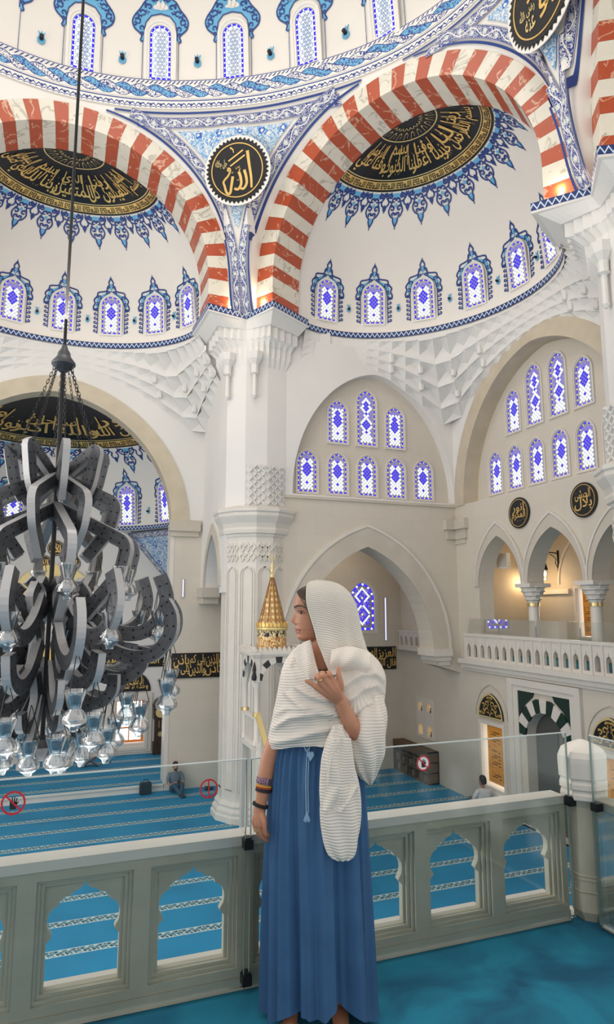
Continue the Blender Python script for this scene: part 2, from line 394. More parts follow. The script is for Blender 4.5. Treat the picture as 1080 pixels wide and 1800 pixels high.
# ---- return wall between qibla wall and the pier, with its narrow pointed arch
FRt = Fr((4.2, 0, 0), (0, 1, 0), (1, 0, 0)); b = MB()
ar = parch(19.45, .98, 6.2, 7.8, 12)
b.prism(FRt, [(17.9, 14), (17.9, 6.0), (18.47, 6.0), (18.47, 6.2)] + ar[::-1] + [(20.43, 6.2), (20.43, 6.0), (YQ, 6.0), (YQ, 14)], 0, .45)
WR = S('wall_return', b, PLASTER, 'white return wall with narrow pointed arch beside the central column', 'wall')
b = MB(); b.prism(FRt, parch(19.45, 1.2, 6.2, 8.15, 12) + ar[::-1], -.05, .0); b.build('archivolt', STONE, WR)
b = MB(); b.fbox(FRt, (20.35, 5.9, -.12), (YQ, 6.2, .45)); b.fbox(FRt, (20.5, 5.7, -.06), (YQ, 5.9, .45)); b.build('corbel', STONE, WR)
# ---- transverse wall: lower arch to the side room, upper tympanum with stained glass
TC, TH, TSP, TAP = 8.82, 2.74, 8.95, 12.8
lowarch = parch(8.45, 2.18, 4.3, 7.38, 14)
b = MB(); b.prism(FT, [(4.7, 0), (6.27, 0), (6.27, 4.3)] + lowarch[::-1] + [(10.63, 4.3), (10.72, 3.85), (XW, 3.6), (XW, 8.75), (4.7, 8.75)], 0, .8)
WT = S('wall_transverse', b, BLOCKS, 'beige stone transverse wall with low wide arch to the side room', 'wall')
b = MB(); b.prism(FT, parch(8.45, 2.72, 4.3, 7.97, 14) + lowarch[::-1], -.05, .0); b.build('archivolt', STONE, WT)
b = MB(); b.prism(FT, parch(8.45, 2.80, 4.3, 8.05, 14) + parch(8.45, 2.72, 4.3, 7.97, 14)[::-1], -.075, .0); b.build('hood_mould', WHITEM, WT)
b = MB(); b.fbox(FT, (10.55, 4.12, -.16), (11.22, 4.34, .8)); b.fbox(FT, (10.66, 3.98, -.10), (11.2, 4.12, .8)); b.fbox(FT, (10.8, 3.84, -.05), (11.18, 3.98, .8)); b.build('corbel', WHITEM, WT)
uparch = blunt(TC, TH, TSP, TAP, 18)
b = MB(); b.prism(FT, rect(4.7, 8.75, XW, 13.6), 0, .34, [[(TC-TH, 8.86), (TC+TH, 8.86)] + uparch])
WTU = S('wall_transverse_upper', b, PLASTER, 'white plaster wall framing the arched tympanum of small stained windows', 'wall')
b = MB(); b.fbox(FT, (5.6, 8.72, -.05), (XW, 8.8, 0)); b.build('string_course', STONE, WTU)
def tymp(name, fr, d, outer, holes, label):
    b = MB(); b.prism(fr, outer, d, d+.25, holes); return S(name, b, BLOCKS, label, 'wall')
WIN_T = [(6.65+.995*k, 9.0, .60, 1.24, 'A') for k in range(5)] + [(7.66, 10.6, .60, 1.30, 'A'), (8.64, 10.6, .62, 1.74, 'B'), (9.64, 10.6, .60, 1.30, 'A')]
def wopen(c, s, w, h): return opening(c, w/2, s, s+h-w*.62, s+h, parch, 8)
tymp('wall_tympanum', FT, .34, [(TC-TH-.1, 8.75), (TC+TH+.1, 8.75)] + blunt(TC, TH+.1, TSP, TAP+.1, 18), [wopen(c, s, w, h) for c, s, w, h, k in WIN_T], 'recessed beige stone tympanum facing the hall with eight stained windows')
# corner pilaster caps
b = MB(); b.fbox(FT, (11.12, 8.0, -.16), (XW, 8.32, 0)); b.fbox(FT, (11.2, 7.7, -.08), (XW, 8.0, 0)); b.fbox(FS, (16.75, 8.0, -.16), (YT, 8.32, 0)); b.fbox(FS, (16.82, 7.7, -.08), (YT, 8.0, 0)); b.fbox(FS, (16.9, 7.55, -.04), (YT, 7.7, 0)); b.build('pilaster_cap', STONE, WT)
# ---- side wall: portal and shutter below, gallery arcade in the middle, stained tympanum above
DOORS = [(15.96, .50, .60, 2.28), (11.6, .50, .60, 2.28)]
ARC = [(15.36, .96), (13.13, .99), (10.86, .99), (8.6, .99)]
holes = [rect(c-h, s, c+h, t) for c, h, s, t in DOORS] + [[(13.02, .001), (14.50, .001)] + parch(13.76, .74, 2.2, 2.92, 10)]
op = [(ARC[-1][0]-ARC[-1][1], GZ+.05), (ARC[0][0]+ARC[0][1], GZ+.05)]
for c, h in ARC: op += parch(c, h, 6.2, 7.62, 12)
holes.append(op)
NICHE = [(19.9, 2.12, .13, .32), (19.33, 2.12, .13, .32), (19.9, 1.36, .13, .36), (19.33, 1.36, .13, .36)]
for c, s, h, t in NICHE: holes.append(opening(c, h, s, s+t*.6, s+t))
b = MB(); b.prism(FS, rect(6.5, 0, YQ, 8.75), 0, .5, holes)
WS = S('wall_right', b, BLOCKS, 'beige stone side wall with gallery arcade, portal and shuttered window', 'wall')
RC, RH, RSP, RAP = 13.55, 3.86, 8.9, 13.25
o = blunt(RC, RH, RSP, RAP, 18); i = blunt(RC, RH-.5, RSP, RAP-.5, 18)
b = MB(); b.prism(FS, rect(6.5, 8.75, YT, 13.6), 0, .5, [[(RC-RH, 8.76), (RC+RH, 8.76)] + o])
WSU = S('wall_right_upper', b, PLASTER, 'white plaster side wall around the wide stained glass arch', 'wall')
b = MB(); b.prism(FS, [(RC+RH, 8.75)] + o + [(RC-RH, 8.75), (RC-RH+.5, 8.75)] + i[::-1] + [(RC+RH-.5, 8.75)], -.04, .5); b.build('archivolt', STONE2, WSU)
WIN_S = [(15.95-.91*k, 9.0, .58, 1.22, 'A') for k in range(6)] + [(15.03, 10.66, .58, 1.22, 'A'), (14.11, 10.66, .6, 1.68, 'B'), (13.18, 10.66, .6, 1.68, 'B'), (12.28, 10.66, .58, 1.22, 'A')]
tymp('wall_tympanum_right', FS, .5, [(RC-RH-.1, 8.75), (RC+RH+.1, 8.75)] + blunt(RC, RH+.1, RSP, RAP+.1, 18), [wopen(c, s, w, h) for c, s, w, h, k in WIN_S], 'recessed beige stone side tympanum with two rows of stained windows')
# arcade trims: archivolts, columns with muqarnas capitals
for q, (c, h) in enumerate(ARC[:3]):
    b = MB(); b.prism(FS, parch(c, h+(.22 if q == 0 else .14), 6.2, 7.98, 12) + parch(c, h, 6.2, 7.62, 12)[::-1], -.04-.004*q, 0); b.build('arcade_archivolt', STONE, WS)
for q, (c, h) in enumerate(ARC[:3]):
    b = MB(); b.prism(FS, parch(c, h+.17, 6.2, 8.04, 12) + parch(c, h+.13, 6.2, 7.98, 12)[::-1], -.07-.004*q, 0); b.build('hood_mould', WHITEM, WS)
for k, y in enumerate((14.27, 12.08, 9.73)):
    b = MB(); X = XW+.25
    b.lathe([(.19, GZ), (.19, GZ+.12), (.15, GZ+.2), (.135, 5.62)], 16, (X, y, 0))
    b.lathe([(.16, 5.62), (.16, 5.70)], 16, (X, y, 0), 1)
    for j in range(4):
        r0 = .15+.05*j; z0 = 5.70+.11*j
        b.lathe([(r0, z0), (r0+.015, z0+.06), (r0+.06, z0+.085), (r0+.06, z0+.11)], 8, (X, y, 0), 0, True, PI/8*(j % 2))
    b.box((X-.34, y-.30, 6.12), (X+.34, y+.30, 6.22))
    S('column', b, [WHITEM, BRASS], ['slim white gallery column with stalactite capital between two arcade arches', 'slim white gallery column half hidden by the near right pier', 'slim white gallery column behind the near right pier'][k], 'column', smooth=35)
# side gallery behind the arcade
b = MB(); b.add([(XW+.02, 6.5, GZ+.051), (14.6, 6.5, GZ+.051), (14.6, 18, GZ+.051), (XW+.02, 18, GZ+.051)], [(0, 1, 2, 3)], 0); b.box((XW+.02, 6.5, GZ-.3), (14.6, 18, GZ+.04), 1)
S('side_gallery_floor', b, [GCARPET, STONE], 'carpeted floor of the side gallery behind the arcade', 'floor')
FG = Fr((14.6, 0, 0), (0, 1, 0), (1, 0, 0)); b = MB(); b.prism(FG, rect(6.5, GZ, 18, 8.4), 0, .3, [rect(15.03, 4.72, 15.67, 6.16)])
b.box((XW+.5, 17.6, GZ), (14.9, 18, 8.4)); b.box((XW+.5, 6.5, 8.1), (14.9, 18, 8.4))
WG = S('wall_side_gallery', b, STONE, 'warmly lit inner wall of the side gallery behind the arcade', 'wall')
b = MB(); b.prism(FG, parch(15.35, 1.05, 6.3, 7.9, 12) + parch(15.35, .98, 6.3, 7.8, 12)[::-1], -.05, 0); b.prism(FG, rect(14.95, 4.64, 15.75, 6.24), -.05, 0, [rect(15.03, 4.72, 15.67, 6.16)]); b.fbox(FG, (15.9, 6.0, -.1), (17.6, 6.15, 0)); b.build('window_frame', WHITEM, WG)
# side room ceiling and lower passage behind the portal
b = MB(); b.box((4.65, YT+.8, 8.6), (XW+.5, YQ, 8.9)); S('side_room_ceiling', b, STONE, 'flat stone ceiling of the side room behind the low arch', 'ceiling')
b = MB(); b.box((XW+.5, 12.5, 0), (XW+2.6, 12.75, 3.4)); b.box((XW+.5, 14.75, 0), (XW+2.6, 15.0, 3.4)); b.box((XW+2.6, 12.5, 0), (XW+2.8, 15.0, 3.4)); b.box((XW+.5, 12.5, 3.3), (XW+2.8, 15.0, 3.5)); b.box((XW+.5, 12.5, -.2), (XW+2.8, 15, 0))
S('wall_portal_passage', b, STONE, 'unlit stone passage inside the striped portal', 'wall')
# ---- apse
FA = Fr((4.1, 0, 0), (0, 1, 0), (1, 0, 0)); b = MB()
b.prism(FB, rect(-6, 0, 4.6, 12.9), 0, .4, [rect(2.02, .47, 3.08, 2.16), rect(-4.2, .47, -3.1, 2.16)]); b.box((4.1, YQ+.5, 0), (4.6, YB+.4, 12.9)); b.box((-6.4, YQ+.5, 0), (-5.4, YB+.4, 12.9))
WA = S('wall_apse', b, PLASTER, 'pale apse wall far behind the chandelier', 'wall')
# ------------------------------------------------------------------ striped main arches
def striped_arch(name, M, e, n, label):
    root = empty(name, M, label, 'arch', kind='structure')
    root.matrix_local = basis(M, e, (0, 0, 1), n)          # local x along the arch, y up, z into the wall
    da = PI / 35
    w = MB(); pts = []
    for r in (ARI, ARO):
        for z in (0, ADEP if r == ARI else .35): pass
    a0, a1 = -da/2*.992, da/2*.992
    def P(r, a, z): return (r*math.sin(a), r*math.cos(a), z)
    k = 3; rows = []
    for i in range(k+1):
        a = lerp(a0, a1, i/k); rows.append([P(ARI, a, 0.0), P(ARO, a, 0.0), P(ARO, a, ADEP), P(ARI, a, ADEP)])
    w.loft(rows)
    meshes = []
    for mt in (REDM, WHTM):
        o = w.build('voussoir', mt, root); meshes.append(o.data); bpy.data.objects.remove(o)
    sb = MB(); sb.box((ARI, 0, 0), (ARO, .472, ADEP)); st = []
    for mt in (REDM, WHTM):
        o = sb.build('voussoir', mt, root); st.append(o.data); bpy.data.objects.remove(o)
    for i in range(35):
        o = link('voussoir', meshes[i % 2], root); ang = -PI/2 + da*(i+.5)
        o.matrix_local = Matrix.Translation((0, AZ, 0)) @ Matrix.Rotation(-ang, 4, 'Z')
    for sgn in (1, -1):
        for j in range(2):
            o = link('voussoir', st[(j+1) % 2 if True else 0], root)
            o.matrix_local = Matrix.Translation((0, AZ - .475*(j+1), 0)) @ Matrix.Diagonal((sgn, 1, 1, 1))
    return root
striped_arch('main_arch_trim', ML, EL, NL, 'red and white striped arch over the apse side semi-dome')
striped_arch('main_arch_trim', MR, ER, NR, 'complete red and white striped arch above the central column right of it')
striped_arch('main_arch_trim', M3, E3, N3, 'red and white striped arch cut off by the right edge of the picture')
# ------------------------------------------------------------------ semi-domes
class Semi:
    def __init__(s, M, e, n, d0, z0, a, b, c): s.M, s.e, s.n, s.d0, s.z0, s.a, s.b, s.c = M, e, n, d0, z0, a, b, c
    def at(s, th, ph, off=0.0):          # degrees; off moves inwards
        t, p = R(th), R(ph); x, y, z = s.a*math.sin(p)*math.cos(t), s.b*math.sin(p)*math.sin(t), s.c*math.cos(p)
        q = s.M + s.e*x + s.n*(s.d0+y) + Vector((0, 0, s.z0+z))
        if off: nn = (s.e*(x/s.a**2) + s.n*(y/s.b**2) + Vector((0, 0, z/s.c**2))).normalized(); q = q - nn*off
        return q
    def wall(s, th, z, off=0.0):
        q = s.at(th, 90, off); q.z = z; return q
    def pos(s, th, z, off=0.0):
        if z <= s.z0: return s.wall(th, z, off)
        return s.at(th, math.degrees(math.acos(max(-1, min(1, (z-s.z0)/s.c)))), off)
    def shell(s, name, zb, label, m=None, t0=0, t1=180):
        b = MB(); n = 64
        b.grid(lambda u, v: s.at(lerp(t0, t1, u), lerp(0.5, 90, v)), n, 26); b.grid(lambda u, v: s.wall(lerp(t0, t1, u), lerp(s.z0, zb, v)), n, 2)
        return S(name, b, m or DOMEP, label, 'ceiling', smooth=60)
SL = Semi(ML, EL, NL, 1.15, AZ-.05, 3.92, 2.80, 3.86); SR = Semi(MR, ER, NR, 1.15, AZ-.05, 3.88, 3.10, 3.86); S3 = Semi(M3, E3, N3, 1.15, AZ-.05, 3.88, 3.10, 3.86)
DL = SL.shell('semi_dome_ceiling', ZC, 'cream semi-dome with calligraphy roundel behind the chandelier rod')
DR = SR.shell('semi_dome_ceiling', ZC, 'cream semi-dome with bright gold calligraphy roundel right of centre')
D3 = S3.shell('semi_dome_ceiling', ZC, 'cream semi-dome behind the arch at the right edge')
SA = Semi(Vector((AC, YQ+.3, 0)), EL, NL, .1, 9.3, 4.3, 3.9, 3.35)
DA = SA.shell('apse_semi_dome_ceiling', 8.45, 'shaded apse semi-dome with calligraphy behind the chandelier chains')
def outer_shell(s, zb):  # keeps the sky out above each semi-dome
    b = MB(); b.grid(lambda u, v: s.at(lerp(0, 180, u), lerp(0.5, 90, v), -.3), 32, 14); b.grid(lambda u, v: s.wall(lerp(0, 180, u), lerp(s.z0, zb, v), -.3), 32, 1); return b
for sd, par in ((SL, DL), (SR, DR), (S3, D3)): outer_shell(sd, ZC-.2).build('outer_shell', PLASTER, par, smooth=60)
# ------------------------------------------------------------------ pendentives and the ring of the main dome
RT = [(-60, 8.5), (-20, 8.75), (0, 8.82), (12, 8.80), (22, 8.68), (33, 8.42), (44, 8.15), (60, 7.97), (70, 7.94), (83, 8.01), (94, 8.10), (104, 8.14), (125, 8.2), (180, 8.4), (300, 8.5)]
ZR = 19.6
def ringr(th): return smooth_interp(RT, th if th > -60 else th + 360)
def ringp(th, z, dr=0.0): return HC + Vector((math.cos(R(th)), math.sin(R(th)), 0)) * (ringr(th) + dr) + Vector((0, 0, z))
def plane_r(th, M, n):
    d = Vector((math.cos(R(th)), math.sin(R(th)), 0)); k = d.dot(n); return (M - HC).dot(n) / k
def th_of(M, e, t): q = M + e*t - HC; return math.degrees(math.atan2(q.y, q.x))
def pend_r(th, z):
    """radius of the pendentive surface at an azimuth and height"""
    best = None
    for M, e, n in ((ML, EL, NL), (MR, ER, NR), (M3, E3, N3)):
        d = Vector((math.cos(R(th)), math.sin(R(th)), 0)); k = d.dot(n)
        if k < .3: continue
        r = (M - HC).dot(n) / k; t = (HC + d*r - M).dot(e)
        if best is None or r < best[0]: best = (r, t)
    r, t = best; zb = AZ + math.sqrt(max(0, ARO**2 - t*t)) if abs(t) < ARO else ZC
    zb = max(zb if abs(t) < ARO else ZC, ZC); w = max(0, min(1, (z - zb) / max(.05, ZR - zb)))
    return lerp(r, min(ringr(th), r + .4), w ** .6), zb, t
def PS(th, z, off=0.0): return HC + Vector((math.cos(R(th)), math.sin(R(th)), 0)) * (pend_r(th, z)[0] - off) + Vector((0, 0, z))
TH1 = math.degrees(math.atan2(17.3 - 9.3, 4.67 + .3)); TH0 = math.degrees(math.atan2(9.33-9.3, 9.66 + .3))
b = MB()
def pcol(th):
    r, zb, t = pend_r(th, ZC); return zb
def pend_surface(t0, t1, n, nv, off, lo, hi, m=0, uv=False):
    def fn(u, v):
        th = lerp(t0, t1, u); z0, z1 = lo(th), hi(th); return PS(th, lerp(z0, max(z0, z1), v), off)
    uvf = (lambda u, v: (R(lerp(t0, t1, u))*8.3, lerp(lo(lerp(t0, t1, u)), max(lo(lerp(t0, t1, u)), hi(lerp(t0, t1, u))), v))) if uv else None
    b.grid(fn, n, nv, m, uvf)
pend_surface(-58, 118, 176, 14, -.02, pcol, lambda th: ZR)
PEND = S('pendentive_ceiling', b, WHITEP, 'painted pendentives spreading between the striped arches up to the dome ring', 'ceiling', smooth=50)
def band_on_arch(name, M, e, w0, w1, m, t0, t1, thlim, off):
    """a strip following an arch extrados on the pendentive, arc angle t0..t1 degrees from the crown"""
    bb = MB(); n = 60; rad = ARO + (w0+w1)/2; al = []
    for i in range(n+1):
        a = R(lerp(t0, t1, i/n)); al.append(a)
    def q(a, w):
        t = (ARO+w)*math.sin(a); z = AZ + (ARO+w)*math.cos(a)
        return t, z
    vs, fs, uvs = [], [], []
    for i, a in enumerate(al):
        for w in (w0, w1):
            t, z = q(a, w); th = th_of(M, e, t); vs.append(PS(th, min(z, ZR-.02), off))
    for i in range(n):
        zz = AZ + (ARO+w0)*math.cos(al[i])
        if zz > ZR - .06: continue
        fs.append((2*i, 2*i+2, 2*i+3, 2*i+1)); uvs.append([(al[i]*rad, 0), (al[i+1]*rad, 0), (al[i+1]*rad, 1), (al[i]*rad, 1)])
    bb.add(vs, fs, 0, uvs); return bb.build(name, m, PEND)
def stilt(name, M, e, sg, w0, w1, m, off):
    bb = MB(); vs = []; fs = []; uvs = []; n = 5
    for i in range(n+1):
        z = lerp(ZC+.02, AZ+.02, i/n)
        for w in (w0, w1): vs.append(PS(th_of(M, e, sg*(ARO+w)), z, off))
    for i in range(n): fs.append((2*i, 2*i+2, 2*i+3, 2*i+1)); uvs.append([(.19*i, 0), (.19*i+.19, 0), (.19*i+.19, 1), (.19*i, 1)])
    bb.add(vs, fs, 0, uvs); bb.build(name, m, PEND)
# vertex columns are narrow near the springing: the field closes there
for (Ma, ea, sa, Mb, eb, sb_, thv) in ((ML, EL, 1, MR, ER, -1, TH1), (MR, ER, 1, M3, E3, -1, TH0)):
    for M, e, sg in ((Ma, ea, sa), (Mb, eb, sb_)):
        band_on_arch('border_line', M, e, .10, .16, NAVY, sg*10, sg*90, None, .02); stilt('border_line', M, e, sg, .10, .16, NAVY, .02)
        band_on_arch('scroll_band', M, e, .20, .48, SCROLL, sg*18, sg*90, None, .022); stilt('scroll_band', M, e, sg, .20, .44, SCROLL, .022)
    def zlow(th, w=.58):
        zb = ZC
        for M, e in ((Ma, ea), (Mb, eb)):
            n_ = Vector((e.y, -e.x, 0)); d = Vector((math.cos(R(th)), math.sin(R(th)), 0)); nn = n_ if n_.dot(M - HC) > 0 else -n_
            k = d.dot(nn)
            if k < .2: continue
            r = (M-HC).dot(nn)/k; t = (HC + d*r - M).dot(e); rr = ARO + w
            if abs(t) < rr: zb = max(zb, AZ + math.sqrt(rr*rr - t*t))
        return zb
    b = MB(); pend_surface(thv-26, thv+26, 80, 16, .015, zlow, lambda th: ZR-.58, 0, True)
    b.build('arabesque_field', ARAB, PEND, smooth=60)
    tl, tr = thv-25, thv+25
    for nm, z0, z1, m, dt in (('border_line', ZR-.14, ZR-.08, NAVY, 0), ('scroll_band', ZR-.50, ZR-.22, SCROLL, 4.5)):
        bb = MB(); bb.grid(lambda u, v: PS(lerp(tl+dt, tr-dt, u), lerp(z0, z1, v), .02), 60, 1, 0, lambda u, v: (R(lerp(tl, tr, u))*8.2, v)); bb.build(nm, m, PEND)
# ring mouldings and dome
def ring(name, z0, z1, r0, r1, m, parent, uv=True, n=240, t0=-60, t1=300):
    bb = MB(); bb.grid(lambda u, v: ringp(lerp(t0, t1, u), lerp(z0, z1, v), lerp(r0, r1, v)), n, 1, 0, (lambda u, v: (u*52.0, v)) if uv else None); return bb.build(name, m, parent, smooth=40)
b = MB()
PROF = [(19.58, .0), (19.92, .02), (19.93, -.02), (19.96, -.02), (19.98, .03), (20.42, .04), (20.43, .10), (20.46, .12), (20.48, .16), (20.52, .2), (20.70, .2), (20.72, .3), (21.2, .30), (22.0, .2), (22.8, -.05)]
def dome_r(th, z):
    if z <= 22.8: return interp([(a, c) for a, c in PROF], z) + ringr(th)
    t = (z - 22.8) / 6.0; return (ringr(th) - .05) * math.sqrt(max(0, 1 - t*t))
zz = [p[0] for p in PROF] + [22.8 + 6.0*math.sin(PI/2*i/14) for i in range(1, 15)]
b.loft([[HC + Vector((math.cos(R(t)), math.sin(R(t)), 0))*dome_r(t, z) + Vector((0, 0, z)) for t in range(-60, 300, 3)] for z in zz], 0, False)
DM = S('main_dome_ceiling', b, DOMEP, 'cream main dome with a ring of lattice windows at the top', 'ceiling', smooth=40)
b = MB(); b.loft([[HC + Vector((math.cos(R(t)), math.sin(R(t)), 0))*(dome_r(t, z)+.35) + Vector((0, 0, z+.1)) for t in range(-60, 300, 6)] for z in zz[10:]], 0, False); b.build('outer_shell', PLASTER, DM)
for nm, z0, z1, r0, r1, m in (('lace_band', 19.6, 19.92, -.02, .0, LACE), ('interlace_band', 19.97, 20.42, .015, .025, INTER), ('rope_band', 20.52, 20.70, .18, .18, ROPE)):
    ring(nm, z0, z1, r0, r1, m, DM)
# ------------------------------------------------------------------ ring trims, muqarnas, piers
def zig_strip(name, pts, m, parent, z0=ZC-.10, z1=ZC+.07, closed=False):
    bb = MB(); L = 0; vs = []; fs = []; uvs = []
    for i, p in enumerate(pts):
        if i: L += (Vector(p) - Vector(pts[i-1])).length
        vs += [(p[0], p[1], z0), (p[0], p[1], z1)]
        if i: fs.append((2*i-2, 2*i, 2*i+1, 2*i-1)); d = (Vector(p)-Vector(pts[i-1])).length; uvs.append([(L-d, 0), (L, 0), (L, 1), (L-d, 1)])
    bb.add(vs, fs, 0, uvs)
    return bb.build(name, m, parent)
def muqarnas(name, sd, walls, label, t0, t1, N=30, K=5):
    """stepped faceted cells carrying the semi-dome ring out to the walls; walls = list of (point, inward normal)"""
    root = empty(name, sd.M + Vector((0, 0, ZC)), label, 'cornice', kind='structure'); inv = root.matrix_basis.inverted() if False else Matrix.Translation(-(sd.M + Vector((0, 0, ZC))))
    ths = [lerp(t0, t1, i/N) for i in range(N+1)]
    rim = [sd.wall(t, 0, .10) for t in ths]; tgt = []
    for t, p in zip(ths, rim):
        d = (p - (sd.M + sd.n*sd.d0)); d.z = 0; d.normalize(); best = 3.0
        for q, nn in walls:
            k = d.dot(nn)
            if k < -.05: best = min(best, max(0.02, (Vector(q)-p).dot(nn)/k))
        tgt.append(p + d*best)
    def pt(i, k, dz=0.0, rec=0.0):
        i = max(0, min(N, i)); w = k / K; dist = (tgt[i]-rim[i]).length; drop = min(2.75, .75 + 1.05*dist)
        p = rim[i].lerp(tgt[i], min(1, w + rec)); z = ZC - .10 - drop*(w**.9) + dz
        return Vector((p.x, p.y, z))
    # fascia under the trim
    bb = MB(); bb.band([Vector((p.x, p.y, ZC-.10)) for p in rim], [Vector((p.x, p.y, ZC-.13)) for p in rim])
    bb.band([Vector((p.x, p.y, ZC-.13)) for p in rim], [pt(i, .12, 0) for i in range(N+1)]); bb.v = [tuple(inv @ Vector(v)) for v in bb.v]; bb.build('fascia', CARVED, root)
    for k in range(K):
        bb = MB()
        for i in range(0, N, 1):
            a, c = pt(i, k), pt(i+1, k); e_, f = pt(i, k+1), pt(i+1, k+1); h = (a.z - e_.z)
            am = Vector((a.x, a.y, a.z - h*.30)); cm = Vector((c.x, c.y, c.z - h*.30))
            bb.add([a, c, cm, am], [(0, 1, 2, 3)])                                     # upright lip
            top = (am + cm)/2; mid = (e_ + f)/2; ctr = (top*.35 + mid*.65); out = (mid - top); out.z = 0
            ctr = ctr + out*.42 + Vector((0, 0, h*.22))                                # sunk star point
            q1 = (am + e_)/2 - out*.05; q2 = (cm + f)/2 - out*.05; tm = top + out*.25 + Vector((0, 0, h*.05))
            bb.add([am, tm, cm, q2, f, mid, e_, q1, ctr], [(0, 1, 8), (1, 2, 8), (2, 3, 8), (3, 4, 8), (4, 5, 8), (5, 6, 8), (6, 7, 8), (7, 0, 8)])
        bb.v = [tuple(inv @ Vector(v)) for v in bb.v]; bb.build('cell_tier', CARVED, root)
        # small hanging bosses between cells of the upper tiers
        if k in (1, 2):
            bb = MB()
            for i in range(1, N, 2):
                if (tgt[i]-rim[i]).length < .45: continue
                p = pt(i, k+.75); r_ = .085
                bb.lathe([(r_*1.25, p.z+.16), (r_, p.z+.02), (r_, p.z-.14), (r_*.5, p.z-.17)], 6, (p.x, p.y, 0))
            if bb.v: bb.v = [tuple(inv @ Vector(v)) for v in bb.v]; bb.build('boss_row', CARVED, root)
    return root
MUL = muqarnas('muqarnas_cornice', SL, [((0, YQ, 0), Vector((0, -1, 0))), ((4.2, 0, 0), Vector((-1, 0, 0)))], 'carved white stalactite cornice under the semi-dome behind the chandelier', 4, 150, 22, 4)
MUR = muqarnas('muqarnas_cornice', SR, [((0, YT, 0), Vector((0, -1, 0))), ((XW, 0, 0), Vector((-1, 0, 0)))], 'carved white stalactite cornice filling the corner between tympanum arches', 0, 174, 27, 4)
zig_strip('zigzag_trim', [SL.wall(t, 0, .13) for t in range(4, 178, 3)], ZIG, DL); zig_strip('zigzag_trim', [SR.wall(t, 0, .13) for t in range(4, 178, 3)], ZIG, DR)
for sd, par in ((SL, DL), (SR, DR)):
    bb = MB(); bb.band([sd.wall(t, ZC+.07, .13) for t in range(4, 178, 3)], [sd.wall(t, ZC+.07, -.02) for t in range(4, 178, 3)]); bb.build('ledge', WHITEP, par)
